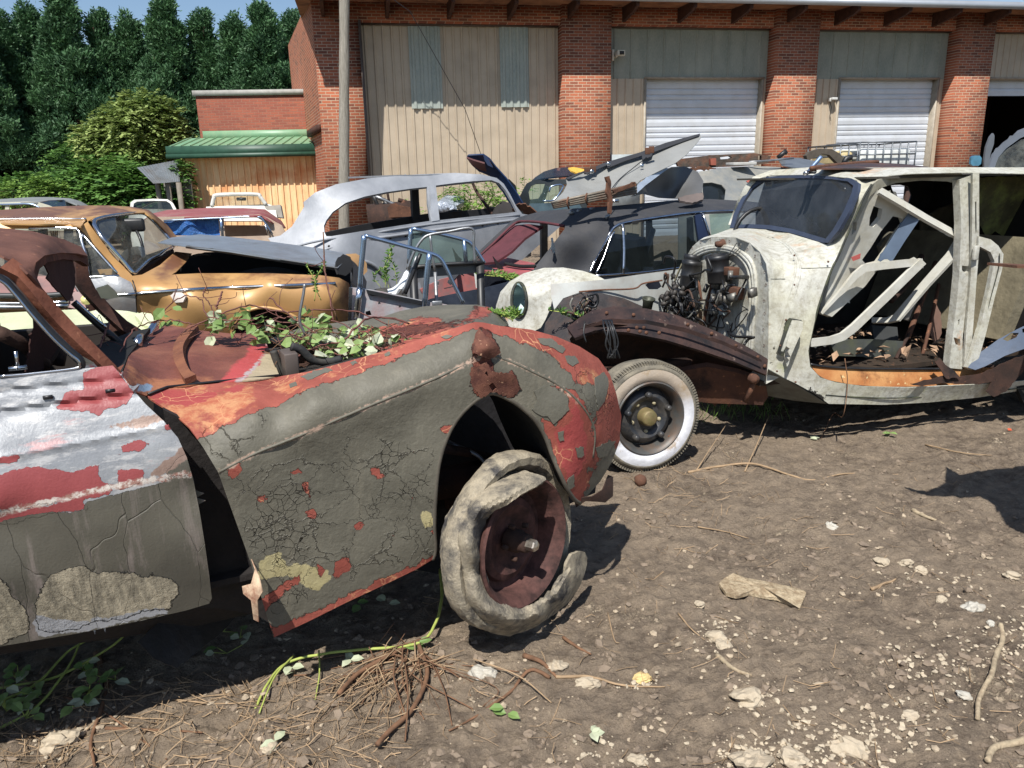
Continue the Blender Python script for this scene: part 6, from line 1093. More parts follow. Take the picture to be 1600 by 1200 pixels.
# far side: dark inner panel and pillars
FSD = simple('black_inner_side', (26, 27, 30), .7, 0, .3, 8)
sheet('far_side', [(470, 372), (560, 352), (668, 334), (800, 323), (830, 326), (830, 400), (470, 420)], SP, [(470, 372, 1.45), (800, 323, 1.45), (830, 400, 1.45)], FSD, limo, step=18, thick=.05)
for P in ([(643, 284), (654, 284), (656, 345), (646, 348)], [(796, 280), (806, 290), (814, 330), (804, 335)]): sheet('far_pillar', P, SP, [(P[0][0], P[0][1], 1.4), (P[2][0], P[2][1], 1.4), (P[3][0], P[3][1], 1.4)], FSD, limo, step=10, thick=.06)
rt_ = [SP.at(x, y, o) for x, y, o in ((600, 277, .35), (625, 276, .35), (650, 276, .35), (712, 274, .35), (776, 281, .35))]; mb = MB(); V = []
for p in rt_: V += [p, p - SP.n * 1.05 + np.array([0, 0, .0])]
mb.add(V, [(2 * i, 2 * i + 1, 2 * i + 3, 2 * i + 2) for i in range(4)]).build('roof_skin', AL, limo, thick=.02)
pt([(500, 392, -.03), (560, 377, -.035), (640, 365, -.035), (720, 354, -.035), (812, 343, -.02)], .016, 'belt_moulding', AL, 0, 4, limo, SP)
pt([(436, 392, .02), (500, 376, -.01), (560, 368, -.01), (640, 355, -.01), (720, 345, -.01), (812, 336, -.01)], .012, 'belt_moulding', AL, 0, 4, limo, SP)
HO = simple('dark_hole', (15, 15, 15), .9)
dots([(514 + i * 24, 385 - i * 3.3, -.03) for i in range(13)], SP, limo, .014, HO, 'screw_hole')
pt([(470, 460, -.10), (500, 425, -.12), (540, 408, -.12), (580, 412, -.12), (605, 440, -.1), (612, 480, -.08)], .02, 'wing_ridge', AL, 0, 6, limo, SP)
sheet('rear_quarter_glass', [(466, 340), (476, 328), (477, 333), (470, 348), (462, 352)], SP, [(466, 340, .33), (477, 333, .33), (462, 352, .33)], BLACK, limo, step=5, thick=.004)
sheet('door_post', [(672, 290), (681, 289), (687, 344), (675, 346)], SP, [(672, 290, .07), (687, 344, -.01), (675, 346, -.01)], simple('pale_primer_post', (176, 178, 182), .5, .3), limo, step=6, thick=.03)
wheels(limo, SP, (-.4, 3.0), .12)
for P in ([(770, 335, .5), (745, 300, 1.2), (738, 284, 1.3)],): pt(P, .02, 'steering_column', RUSTDK, 0, 4, limo, SP)
sheet('seat_hump', [(770, 336), (775, 322), (785, 314), (797, 317), (803, 332)], SP, [(770, 336, .4), (785, 314, .5), (803, 332, .4)], simple('dark_rounded_seat', (44, 40, 38), .8), limo, step=6, thick=.2)

# dark blue bonnet leaning against it
bb = thing('blue_bonnet', 'dark blue car bonnet standing on edge against the silver limousine', 'car panel', SP.at(800, 330, .9))
BLU = simple('dark_blue_paint', (34, 50, 80), .25, .1, .15, 5)
sheet('bonnet_skin', [(729, 247), (732, 243), (755, 242), (765, 249), (775, 262), (790, 278), (806, 300), (818, 320), (824, 332), (815, 330), (800, 325), (785, 300), (765, 275), (748, 268), (737, 258)], SP, [(729, 247, 1.2), (765, 249, 1.0), (824, 332, .8), (800, 325, 1.0), (748, 268, 1.3)], BLU, bb, step=6, thick=.02)
sheet('bonnet_edge', [(729, 247), (740, 251), (757, 256), (760, 268), (750, 266), (738, 258)], SP, [(729, 247, 1.0), (757, 256, .95), (738, 258, 1.1)], simple('brown_bonnet_lining', (96, 62, 60), .7), bb, step=5, thick=.02)
sheet('bonnet_edge', [(755, 242), (764, 250), (770, 262), (762, 258), (757, 250)], SP, [(755, 242, .95), (770, 262, .9), (757, 250, .95)], BLU, bb, step=5, thick=.04)
sheet('rusty_hinge', [(810, 318), (822, 320), (834, 328), (838, 334), (826, 336), (812, 330), (802, 332), (800, 326)], SP, [(810, 318, .3), (838, 334, .2), (800, 326, .4)], RUST, bb, step=4, thick=.02, rough=1.5)

# ================================================================ gold saloon
GP = Plane(-2.3, 5.35, 11)
b = GP.loc(0, .8, 0); gold = thing('gold_saloon', 'gold-brown old saloon with chrome side strip and one bare silver door', 'car', b)
GM = Mt('gold_paint', .42, .12); q = GM.noise(2.5, 6, .6); c = GM.mix(GM.rng(q, .3, .7), lin(172, 130, 82), lin(192, 152, 100)); c = GM.mix(GM.rng(GM.math('ADD', GM.noise(3, 7, .65), GM.math('MULTIPLY_ADD', GM.attr('patina'), .5, .12)), .52, .72), c, GM.mix(GM.noise(9, 5), lin(96, 66, 54), lin(134, 92, 64))); GM.color(c); GM.bump(GM.noise(2, 3), .004); GOLD = GM.m
def P_(**k): d = {'patina': [[(-9000, -9000), (-9001, -9000), (-9001, -9001)]]}; d.update(k); return d
SIL = simple('bare_silver_door', (168, 168, 168), .4, .55, .12, 6, .002, 30, (140, 120, 100), .4)
gwin = [(147, 347), (160, 340), (190, 335), (222, 333), (234, 340), (250, 356), (262, 370), (272, 384), (258, 392), (248, 400), (232, 408), (216, 423), (209, 427), (196, 412), (175, 388), (156, 366)]
gb = [(-160, 352), (-40, 350), (0, 349), (60, 350), (110, 350), (126, 354), (137, 346), (150, 338), (135, 340), (138, 348), (160, 378), (185, 408), (207, 431), (222, 429), (250, 414), (274, 393), (300, 396), (290, 410), (275, 425), (268, 429), (310, 427), (420, 427), (500, 430), (530, 434), (545, 442), (551, 462), (548, 480), (540, 500), (545, 540), (482, 545), (478, 522), (470, 505), (455, 492), (430, 483), (405, 481), (380, 488), (362, 505), (355, 545), (150, 560), (-160, 560), (-160, 470), (0, 466), (150, 434), (186, 431), (176, 414), (150, 385), (130, 362), (118, 357), (60, 357), (0, 357), (-160, 360)]
gc = [(-160, 352, .2), (0, 349, .2), (110, 350, .2), (126, 354, .16), (-160, 470, 0), (150, 434, 0), (207, 431, .06), (186, 431, 0), (274, 393, .75), (268, 429, .22), (300, 396, .9), (420, 427, .2), (545, 442, .25), (420, 436, .05), (300, 440, .03), (551, 462, .35), (545, 500, .3), (420, 450, 0), (420, 480, .03), (250, 480, .02), (350, 540, .04), (0, 540, .04), (0, 480, 0), (250, 440, .04), (250, 414, .45), (160, 378, .17), (500, 470, .04), (530, 470, .1)]
GS = surf(GP, gc)
sheet('body_side', gb, GP, gc, GOLD, gold, step=9, thick=.005, attrs=P_(patina=[[(270, 392), (300, 392), (290, 412), (262, 430), (300, 431), (420, 429), (540, 436), (550, 450), (420, 433), (300, 436), (240, 432)], [(540, 440), (556, 440), (556, 520), (540, 520)]]))
sheet('roof', [(-160, 330), (-60, 331), (0, 328), (60, 324), (130, 321), (170, 321), (205, 323), (232, 328), (240, 334), (262, 352), (284, 380), (278, 384), (268, 372), (245, 346), (226, 332), (190, 334), (160, 339), (150, 345), (135, 342), (126, 354), (110, 350), (60, 350), (0, 349), (-160, 352)], GP, [(-160, 330, 1.0), (0, 328, 1.0), (130, 321, 1.2), (205, 323, 1.25), (240, 334, 1.35), (284, 380, 1.35), (268, 372, 1.32), (190, 334, .75), (150, 345, .22), (110, 350, .2), (0, 349, .2), (-160, 352, .2), (60, 340, .4)], GOLD, gold, step=9, thick=.01, attrs=P_(patina=[[(-160, 325), (240, 318), (290, 380), (280, 386), (226, 333), (160, 336), (100, 342), (-160, 346)]]))
pt([(-160, 346, .35), (0, 342.5, .36), (60, 342, .36), (110, 342, .36), (135, 342, .34)], .007, 'roof_gutter', CHROME, 0, 3, gold, GP)
pt(gwin + [gwin[0]], .012, 'screen_trim', CHROME, 0, 2, gold, Plane(GP.q[0], GP.q[1], 11)) if False else None
gwc = [(147, 347, .20), (209, 427, .10), (222, 333, 1.28), (272, 384, 1.30), (190, 335, .72), (232, 408, .5), (258, 392, .85)]
tp = TPS(gwc); P = np.array(cr_curve(gwin, 4, True)); oo = tp(P[:, 0], P[:, 1])
MB().tube([GP.at(x, y, o - .01) for (x, y), o in zip(P, oo)], .014, 6, True).build('screen_trim', CHROME, gold)
sheet('windscreen', gwin, GP, gwc, GLASS, gold, step=14, thick=0)
# side glass and frames
sheet('side_glass', [(-160, 360), (0, 358), (60, 358), (117, 358), (132, 368), (152, 392), (176, 420), (184, 431), (140, 434), (0, 462), (-160, 466)], GP, [(-160, 360, .17), (117, 358, .17), (184, 431, .02), (0, 462, .02), (-160, 466, .02)], GLASS, gold, step=16, thick=0)
pt([(45, 357, .15), (90, 356, .15), (116, 357, .15), (124, 362, .14), (128, 378, .10), (135, 402, .06), (138, 432, .01)], .010, 'window_frame', CHROME, 0, 3, gold, GP); pt([(126, 362, .14), (150, 390, .08), (186, 430, .02)], .009, 'window_frame', CHROME, 0, 3, gold, GP); pt([(30, 462, -.01), (100, 437, -.01), (186, 431, -.01)], .010, 'window_sill_trim', CHROME, 0, 3, gold, GP)
sheet('front_door', [(110, 436), (160, 432), (186, 431.5), (205, 441), (211, 458), (214, 500), (216, 540), (100, 550)], GP, lambda X, Y: GS(X, Y) - .012, SIL, gold, step=9, thick=.01)
pt(on(GP, GS, [(212, 459), (250, 456), (300, 452.5), (350, 450), (400, 448), (440, 446.5), (480, 445), (524, 443)], -.006), .013, 'chrome_strip', CHROME, 0, 4, gold, GP); pt(on(GP, GS, [(130, 466), (160, 463), (212, 459)], -.02), .011, 'chrome_strip', CHROME, 0, 4, gold, GP); pt(on(GP, GS, [(207, 438), (212, 455), (213, 480), (216, 515)], -.004), .004, 'door_gap', BLACK, 0, 3, gold, GP)
sheet('side_repeater', [(266, 462), (272, 457), (284, 457), (290, 463), (286, 472), (274, 473)], GP, lambda X, Y: GS(X, Y) - .03, simple('pale_lamp_base', (200, 190, 180), .5), gold, step=5, thick=.02)
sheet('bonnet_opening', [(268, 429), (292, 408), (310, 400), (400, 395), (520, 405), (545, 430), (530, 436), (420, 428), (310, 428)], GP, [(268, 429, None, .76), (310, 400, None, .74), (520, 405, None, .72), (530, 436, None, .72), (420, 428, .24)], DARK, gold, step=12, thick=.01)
for i in range(9): c = GP.loc(.25 + rs.rand() * .8, .5 + rs.rand() * .7, .74 + rs.rand() * .03); MB().lathe([(-.05, 0), (-.05, .04), (.05, .05), (.06, .02), (.06, 0)], c, rs.normal(size=3), 10).build('engine_part', simple('sooty_engine', (50, 46, 42), .6, .3) if i == 0 else bpy.data.materials['sooty_engine'], gold)
sheet('far_wing', [(540, 397), (556, 396), (567, 402), (573, 412), (574, 424), (568, 430), (556, 425), (548, 412)], GP, [(540, 397, 1.3), (573, 412, 1.4), (556, 425, 1.1), (548, 412, 1.1)], GOLD, gold, step=5, thick=.01, attrs=P_())
sheet('lamp_cavity', [(548, 405), (552, 425), (551, 442), (556, 448), (566, 450), (570, 470), (573, 440), (566, 425), (556, 412)], GP, [(548, 405, .9), (573, 440, .8), (551, 442, .35)], BLACK, gold, step=6, thick=.02)
sheet('wheel_arch_inner', [(355, 480), (400, 470), (460, 480), (490, 520), (490, 560), (350, 560)], GP, [(355, 480, .3), (460, 480, .3), (490, 560, .3)], DARK, gold, step=14, thick=.01)
pt([(362, 545, .0), (364, 512, .0), (380, 490, .0), (405, 481, .0), (430, 483, .0), (455, 492, .0), (470, 505, .0), (480, 545, .0)], .012, 'wheel_arch_lip', GOLD, 0, 4, gold, GP)
pt([(-90, 520, .9), (160, 400, .9)], .02, 'steering_column', BLACK, 0, 2, gold, GP); SW = GP.at(213, 392, .75); MB().tube([SW + (GP.d * math.cos(t) * .5 + np.array([0, 0, 1]) * math.sin(t) + GP.n * math.cos(t) * .8) * .17 for t in np.linspace(0, 6.2, 30)], .012, 6, True).build('steering_wheel', BLACK, gold)
for px, py, o, w_, h_ in ((158, 355, .9, .28, .20), (200, 352, .7, .24, .10)): MB().box(GP.at(px, py, o), (w_, .05, h_), (GP.d, GP.n, (0, 0, 1))).build('sun_visor' if px == 158 else 'rear_mirror', BLACK, gold, bevel=.02)
sheet('dashboard', [(190, 415), (230, 398), (268, 385), (272, 392), (240, 412), (212, 430)], GP, [(190, 415, .5), (268, 385, 1.3), (212, 430, .15)], RUST, gold, step=8, thick=.05)
MB().add([GP.loc(u, o, z) for u, o, z in ((-.9, .25, .5), (-1.1, .25, 1.1), (-1.1, 1.35, 1.1), (-.9, 1.35, .5))], [(0, 1, 2, 3)]).build('seat_back', FABRIC, gold, thick=.12)
far = [(-160, 358), (0, 357), (110, 352), (150, 380), (180, 425), (545, 425), (545, 545), (-160, 560)]
sheet('engine_bay_shade', [(262, 428), (296, 402), (320, 394), (420, 392), (548, 402), (548, 446), (262, 436)], GP, [(262, 428, .9), (320, 394, 1.28), (548, 402, 1.2), (548, 446, 1.0)], DARK, gold, step=14, thick=.02)  # black sheet added so the opening under the bonnet looks shaded
sheet('far_side', [(-160, 440), (180, 420), (290, 424), (545, 424), (545, 520), (-160, 540)], GP, [(-160, 440, 1.5), (290, 412, 1.5), (545, 520, 1.5)], GOLD, gold, step=20, thick=.03, attrs=P_())
for x in (8, 60, 100): sheet('far_pillar', [(x, 352), (x + 12, 352), (x + 14, 440), (x - 2, 440)], GP, [(x, 352, 1.45), (x + 14, 440, 1.5), (x - 2, 440, 1.5)], BLACK, gold, step=14, thick=.04)
pt([(293, 403, .8), (310, 398, .78), (328, 398, .75)], .01, 'wiper_arm', BLACK, 0, 3, gold, GP)
wheels(gold, GP, (-1.4, 1.45), .15)
ah = thing('aluminium_bonnet', 'bare grey aluminium bonnet lying crooked on the gold saloon', 'car panel', GP.at(400, 400, .7))
ALD = simple('dull_aluminium', (150, 158, 166), .42, .55, .12, 5, .004, 12, (120, 120, 118), .5)
sheet('bonnet_skin', [(247, 379), (268, 371), (312, 366), (350, 369), (420, 377), (500, 388), (536, 395), (546, 401), (538, 408), (527, 419), (500, 415), (440, 406), (360, 393), (290, 385)], GP, [(247, 379, .7), (312, 366, 1.4), (420, 377, 1.35), (536, 395, 1.1), (527, 419, .25), (440, 406, .3), (360, 393, .35), (290, 385, .5), (430, 390, .8)], ALD, ah, step=8, thick=.006)
sheet('bonnet_lip', [(290, 385), (360, 393), (440, 406), (500, 415), (527, 419), (527, 423), (500, 419), (440, 410), (360, 397), (290, 388)], GP, [(290, 385, .49), (440, 406, .29), (527, 419, .24), (527, 423, .26)], simple('dark_bonnet_edge', (84, 86, 88), .5, .4), ah, step=6, thick=.01)
sheet('bonnet_nose', [(524, 418), (527, 405), (536, 397), (547, 401), (551, 411), (549, 424), (540, 431), (528, 428)], GP, [(524, 418, .24), (536, 397, .8), (551, 411, .8), (540, 431, .35)], DARK, ah, step=5, thick=.01)

# ================================================================ pale green car under the coupe's window
GR = Plane(-3.0, 4.1, 8); gc_ = thing('pale_green_car', 'pale green car glimpsed through the brown coupe cabin at the left edge', 'car', GR.loc(.6, .3, 0))
PG = simple('pale_green_paint', (196, 200, 164), .4, 0, .08, 3, .003, 20, (160, 160, 130), .5); PK = simple('faded_pink_paint', (150, 110, 104), .6, 0, .2, 4, 0, dirt=(90, 90, 90))
sheet('bonnet', [(-170, 488), (0, 489), (60, 486), (150, 482), (200, 486), (228, 492), (244, 500), (235, 520), (190, 560), (120, 575), (0, 585), (-170, 590)], GR, [(-170, 488, .9), (150, 482, .9), (244, 500, .6), (190, 560, -.3), (0, 585, -.35), (-170, 590, -.35), (60, 520, .3)], PG, gc_, step=14, thick=.01)
sheet('body_side', [(-170, 585), (0, 578), (190, 552), (250, 520), (250, 700), (-170, 760)], GR, [(-170, 585, -.36), (190, 552, -.30), (250, 520, .1), (250, 700, .1), (-170, 760, -.3)], PG, gc_, step=24, thick=.01)
sheet('rear_deck', [(-170, 420), (0, 424), (60, 428), (112, 440), (120, 455), (60, 460), (-170, 455)], GR, [(-170, 420, 1.2), (112, 440, 1.1), (-170, 455, .95)], PK, gc_, step=12, thick=.02)
for y, r, mt in ((462, .018, simple('dark_grille', (50, 52, 52), .5)), (474, .012, CHROME), (480, .016, CHROME)): pt([(-170, y - 2, .9), (0, y, .9), (60, y, .9), (108, y - 3, .92)], r, 'bumper_bar', mt, 0, 3, gc_, GR)
sheet('tail_panel', [(106, 462), (118, 455), (132, 458), (143, 466), (142, 478), (125, 484), (106, 480)], GR, [(106, 462, .95), (143, 466, .95), (125, 484, .9)], PK, gc_, step=6, thick=.04); MB().lathe([(0, .035), (.03, .03), (.04, 0)], GR.at(136, 468, .9), GR.n, 14).build('lamp', simple('amber_lens', (200, 190, 130), .2), gc_)
sheet('wing_tip', [(210, 492), (222, 488), (236, 490), (243, 500), (240, 512), (225, 508)], GR, [(210, 492, .5), (243, 500, .45), (225, 508, .4)], PG, gc_, step=5, thick=.04)
wheels(gc_, GR, (-.5, .7), .0, .3)

# ================================================================ black limousine with vinyl roof
BP = Plane(1.0, 6.55, 22)
b = BP.loc(0, .8, 0); blk = thing('black_limousine', 'black limousine with matt vinyl roof and chrome side windows, centre', 'car', b)
VIN = simple('black_vinyl', (50, 51, 55), .75, 0, .1, 5, .002, 90, (84, 80, 76), .3); BLP = simple('gloss_black_paint', (24, 27, 34), .22, 0, .15, 4, 0, dirt=(70, 74, 84), dirtamt=.35); MAR = simple('maroon_lining', (84, 40, 46), .8, 0, .25, 8); MARP = simple('faded_maroon_paint', (150, 78, 80), .55, 0, .2, 8, 0, dirt=(110, 90, 86))
rw = [(735, 411), (748, 400), (770, 380), (790, 362), (803, 350), (820, 346), (850, 348), (881, 353), (880, 358), (862, 382), (836, 415), (812, 415), (790, 412)]
roofo = [(700, 438), (735, 405), (770, 372), (798, 346), (812, 339), (845, 330), (892, 326), (955, 322), (1030, 315), (1070, 312), (1110, 311), (1165, 314), (1200, 318), (1200, 330), (1160, 329), (1092, 331.5), (1017, 341), (975, 348), (961, 353), (953, 362), (930, 405), (918, 432), (880, 440), (832, 424), (836, 417), (862, 384), (882, 358), (883, 352), (850, 346), (820, 344), (803, 348), (770, 378), (735, 409), (705, 442)]
sheet('vinyl_roof', roofo, BP, [(700, 438, .35), (735, 405, 1.2), (798, 346, 1.2), (845, 330, .95), (892, 326, .7), (1030, 315, .7), (1165, 314, .75), (1160, 329, .14), (1092, 331, .14), (1017, 341, .14), (953, 362, .10), (918, 432, .0), (880, 440, .0), (832, 424, .08), (862, 384, .12), (883, 352, .2), (850, 346, .5), (803, 348, 1.15), (920, 380, .05), (930, 345, .18), (1000, 330, .3)], VIN, blk, step=8, thick=.02)
sheet('lower_body', [(560, 520), (620, 495), (672, 467), (717, 457), (750, 451), (790, 441), (830, 424), (880, 434), (920, 430), (975, 430), (1060, 423), (1200, 410), (1200, 600), (560, 600)], BP, [(560, 520, .3), (672, 467, .10), (750, 451, .06), (830, 424, .06), (920, 430, .0), (1200, 410, .0), (1200, 600, .05), (700, 540, -.03), (560, 600, .2), (900, 480, -.03)], BLP, blk, step=14, thick=.01)
sheet('side_glass', [(930, 428), (945, 395), (957, 362), (962, 355), (973, 350), (1020, 343), (1086, 336), (1093, 375), (1080, 400), (1060, 420), (1000, 426)], BP, [(930, 428, .01), (957, 362, .11), (1086, 336, .13), (1060, 420, .01)], glass('smoked_glass', (.26, .31, .33), .02, .10, (90, 100, 100), .1), blk, step=14, thick=0)
sheet('rear_glass', [(1108, 335), (1155, 331), (1165, 370), (1112, 375)], BP, [(1108, 335, .12), (1165, 370, .05), (1112, 375, .05)], GLASSG, blk, step=10, thick=0)
pt([(921, 427, 0), (930, 406, .03), (944, 380, .07), (955, 361, .1), (962, 354, .11), (975, 348.5, .12), (1020, 341, .12), (1090, 332, .12), (1160, 329.5, .12)], .013, 'window_trim', CHROME, 0, 5, blk, BP)
pt([(931, 428, -.01), (942, 405, .02), (954, 372, .07), (960, 362, .09)], .008, 'window_trim', CHROME, 0, 4, blk, BP); pt([(973, 350, .11), (975, 390, .05), (974, 428, -.01)], .012, 'window_post', CHROME, 0, 3, blk, BP)
pt([(926, 431), (975, 428), (1020, 424), (1066, 418), (1200, 405)], .009, 'sill_trim', CHROME, -.012, 3, blk, BP); sheet('door_pillar', [(1086, 336), (1098, 333), (1110, 374), (1100, 400), (1092, 376)], BP, [(1086, 336, .11), (1110, 374, .05), (1100, 400, .02)], simple('bright_blue_black', (44, 54, 78), .2, .3), blk, step=6, thick=.03)
pt([(1098, 333, .1), (1111, 374, .04)], .01, 'window_post', CHROME, 0, 3, blk, BP)
# rear window opening and maroon boot
sheet('rear_window_lining', [(740, 412), (803, 352), (826, 350), (848, 353), (820, 372), (800, 392), (775, 409)], BP, [(740, 412, .75), (803, 352, 1.1), (848, 353, .7), (775, 409, .6)], MAR, blk, step=7, thick=.02)
pt([(737, 411, .9), (770, 381, .95), (803, 350, 1.05), (820, 346, .9), (850, 348, .45), (881, 353, .2)], .012, 'rear_window_seal', MAR, 0, 4, blk, BP); pt([(836, 416, .1), (812, 416, .3), (790, 412, .6)], .015, 'rear_window_seal', DARK, 0, 3, blk, BP)
sheet('parcel_shelf', [(742, 414), (765, 408), (790, 402), (835, 411), (838, 424), (812, 430), (790, 428), (760, 424)], BP, [(742, 414, .95), (790, 402, 1.2), (835, 411, .3), (838, 424, .12), (790, 428, .2), (760, 424, .5)], MARP, blk, step=6, thick=.02)
sheet('boot_wall', [(656, 452), (690, 436), (745, 425), (750, 453), (715, 462), (668, 472)], BP, [(656, 452, .8), (745, 425, .7), (750, 453, .7), (668, 472, .8)], simple('pink_primer_wall', (164, 96, 92), .7, 0, .15, 12, 0, dirt=(110, 104, 104), dirtamt=.7), blk, holes=[[(680, 439), (686, 439), (686, 446), (680, 446)], [(694, 450), (708, 447), (708, 449), (694, 452)]], step=6, thick=.02)
sheet('boot_wall', [(630, 440), (660, 432), (664, 470), (640, 475)], BP, [(630, 440, .85), (660, 432, .8), (640, 475, .85)], simple('grey_inner_wall', (120, 120, 122), .6, .1, .2, 10), blk, holes=[[(646, 443), (656, 441), (658, 450), (648, 452)], [(642, 458), (647, 457), (647, 463), (643, 464)]], step=6, thick=.02)
sheet('boot_lid_edge', [(722, 414), (738, 411), (760, 416), (790, 426), (812, 434), (800, 440), (770, 428), (738, 419), (722, 419)], BP, [(722, 414, .7), (760, 416, .6), (812, 434, .12), (722, 419, .7)], BLP, blk, step=6, thick=.03)
sheet('boot_floor', [(640, 478), (700, 466), (748, 458), (790, 444), (740, 440), (660, 455)], BP, [(640, 478, None, .55), (748, 458, None, .55), (790, 444, None, .55), (660, 455, None, .55)], DARK, blk, step=10, thick=.02)
for P in ([(707, 387), (716, 400), (722, 405), (719, 412), (720, 422), (726, 432), (718, 428), (713, 412), (711, 402)], [(770, 400), (777, 408), (787, 419), (783, 424), (785, 430), (780, 424), (774, 412)]): sheet('boot_hinge', P, BP, [(P[0][0], P[0][1], .5), (P[4][0], P[4][1], .5), (P[-2][0], P[-2][1], .5)], BLACK, blk, step=4, thick=.01)
sheet('white_rag', [(741, 425), (746, 424), (750, 440), (750, 450), (744, 450)], BP, [(741, 425, .45), (750, 440, .45), (744, 450, .45)], simple('white_rag', (214, 212, 204), .9), blk, step=4, thick=.01)
# cabin
sheet('far_side', [(740, 415), (930, 412), (1200, 400), (1200, 560), (740, 560)], BP, [(740, 415, 1.5), (1200, 400, 1.5), (1200, 560, 1.5)], BLP, blk, step=24, thick=.03)
for x in (846, 905, 1012, 1076, 1150): sheet('far_pillar', [(x, 342), (x + (10 if x < 1000 else 7), 340), (x + 10, 412), (x, 412)], BP, [(x, 342, 1.35), (x + 10, 412, 1.45), (x, 412, 1.45)], BLACK, blk, step=12, thick=.04)
MB().add([BP.loc(u, o, z) for u, o, z in ((.35, .2, .45), (.2, .2, 1.05), (.2, 1.35, 1.05), (.35, 1.35, .45))], [(0, 1, 2, 3)]).add([BP.loc(u, o, z) for u, o, z in ((.35, .2, .62), (.9, .2, .62), (.9, 1.35, .62), (.35, 1.35, .62))], [(0, 1, 2, 3)]).build('rear_seat', simple('black_leather', (34, 34, 38), .45, 0, .2, 8), blk, thick=.1)
sheet('loose_panel', [(1000, 425), (1008, 408), (1030, 396), (1046, 390), (1052, 398), (1052, 420)], BP, [(1000, 425, .5), (1046, 390, .6), (1052, 420, .5)], simple('olive_grey_panel', (84, 84, 72), .7), blk, holes=[[(1012, 418), (1020, 406), (1034, 400), (1036, 410), (1022, 420)]], step=6, thick=.01)
pt([(998, 424, .4), (1012, 385, .7), (1020, 360, .9)], .03, 'seat_edge', BLACK, 0, 4, blk, BP)
sheet('emblem', [(861, 372), (864, 371), (865, 378), (868, 390), (865, 397), (861, 390), (862, 380)], BP, [(861, 372, .03), (868, 390, .02), (861, 390, .02)], CHROME, blk, step=3, thick=.006)
MB().tube([BP.at(864, 385, .05), BP.at(866, 395, .03)], .008, 6).build('emblem', simple('pale_blue_tag', (120, 160, 200), .5), blk)
wheels(blk, BP, (-1.2, 2.2), .1)
# number plate on a board seen through the window
npb = thing('number_plate', 'pale number plate lying behind the glass of the black limousine', 'number plate', BP.at(987, 375, .55))
sheet('plate', [(979, 363), (999, 366), (996, 383), (978, 380)], BP, [(979, 363, .55), (999, 366, .58), (978, 380, .50)], simple('pale_green_plate', (176, 204, 200), .4), npb, step=5, thick=.004)
cu = bpy.data.curves.new('plate_text', 'FONT'); cu.resolution_u = 3; cu.body = 'Y·533'; cu.size = .052; cu.extrude = .001; cu.align_x = 'CENTER'; cu.align_y = 'CENTER'; cu.materials.append(BLACK)
to_ = bpy.data.objects.new('plate_text', cu); COL.objects.link(to_); bpy.context.view_layer.update(); me_ = bpy.data.meshes.new_from_object(to_.evaluated_get(bpy.context.evaluated_depsgraph_get())); bpy.data.objects.remove(to_); to = bpy.data.objects.new('plate_number', me_); COL.objects.link(to); pc = BP.at(988, 374.5, .53) + BP.n * .012; to.parent = npb; to.location = tuple(pc - np.array(npb.location)); to.rotation_euler = (R(90), R(8), R(22))

# ---- load on the black roof: big white panel, curved panel, bundle of strips
wpn = thing('white_bonnet_panel', 'large pale grey bonnet panel tilted up on the black limousine roof', 'car panel', BP.at(960, 300, .6))
PW = simple('pale_grey_underside', (142, 142, 138), .45, .1, .12, 3, .003, 16, (120, 118, 112), .5)
sheet('panel_skin', [(862, 316), (868, 312), (880, 300), (886, 288), (884, 278), (910, 268), (948, 254), (1000, 239), (1040, 224), (1093, 209.5), (1096, 214), (1085, 228), (1072, 242), (1055, 255), (1030, 267), (1000, 282), (995, 288), (960, 296), (900, 308)], BP, [(862, 316, .1), (884, 278, .5), (948, 254, .7), (1093, 209, .9), (1072, 242, .55), (1030, 267, .4), (995, 288, .25), (900, 308, .15), (960, 280, .48), (1000, 262, .56), (910, 290, .45)], PW, wpn, step=7, thick=.005)
sheet('panel_flange', [(884, 278), (948, 253), (1000, 238), (1040, 223), (1094, 208.5), (1092, 212), (1045, 229), (1020, 238), (1018, 244), (1004, 250), (1003, 243), (975, 252), (950, 262), (948, 258), (925, 268), (918, 272), (912, 269), (888, 280)], BP, [(884, 278, .47), (948, 254, .66), (1093, 209, .86), (1018, 244, .62), (918, 272, .5)], simple('dark_flange', (52, 52, 54), .6, .1), wpn, step=5, thick=.008)
pt([(952, 300, .2), (968, 280, .43), (990, 262, .52), (1010, 246, .6)], .004, 'release_cable', BLACK, 0, 5, wpn, BP); dots([(951, 256, .58), (1003, 259, .5), (925, 268, .5)], BP, wpn, .02, CHROME, 'catch')
for x, y in ((917, 267), (927, 264), (1012, 236), (1018, 234)): MB().box(BP.at(x, y, .55), (.05, .02, .06), (BP.d, BP.n, (0, 0, 1))).build('rusty_hinge', RUST, wpn, bevel=.004)
cvp = thing('curved_bonnet', 'dark curved panel with pale edge lying right of the big bonnet panel', 'car panel', BP.at(1040, 290, .6))
sheet('curved_skin', [(985, 308), (1005, 290), (1030, 270), (1050, 261), (1070, 260), (1090, 268), (1099, 283), (1097, 300), (1088, 306), (1060, 310), (1030, 309), (1005, 303)], BP, [(985, 308, .2), (1030, 270, .5), (1070, 260, .8), (1099, 283, .6), (1088, 306, .4), (1040, 300, .7), (1005, 303, .35)], simple('grey_panel_inside', (92, 92, 92), .5, .2, .2, 4), cvp, step=6, thick=.006)
sheet('pale_edge', [(993, 304), (1008, 290), (1035, 270), (1045, 263), (1038, 262), (1025, 268), (1000, 285), (985, 302)], BP, [(993, 304, .18), (1045, 263, .5), (985, 302, .16)], simple('pale_blue_edge', (176, 186, 198), .4, .3), cvp, step=5, thick=.006)
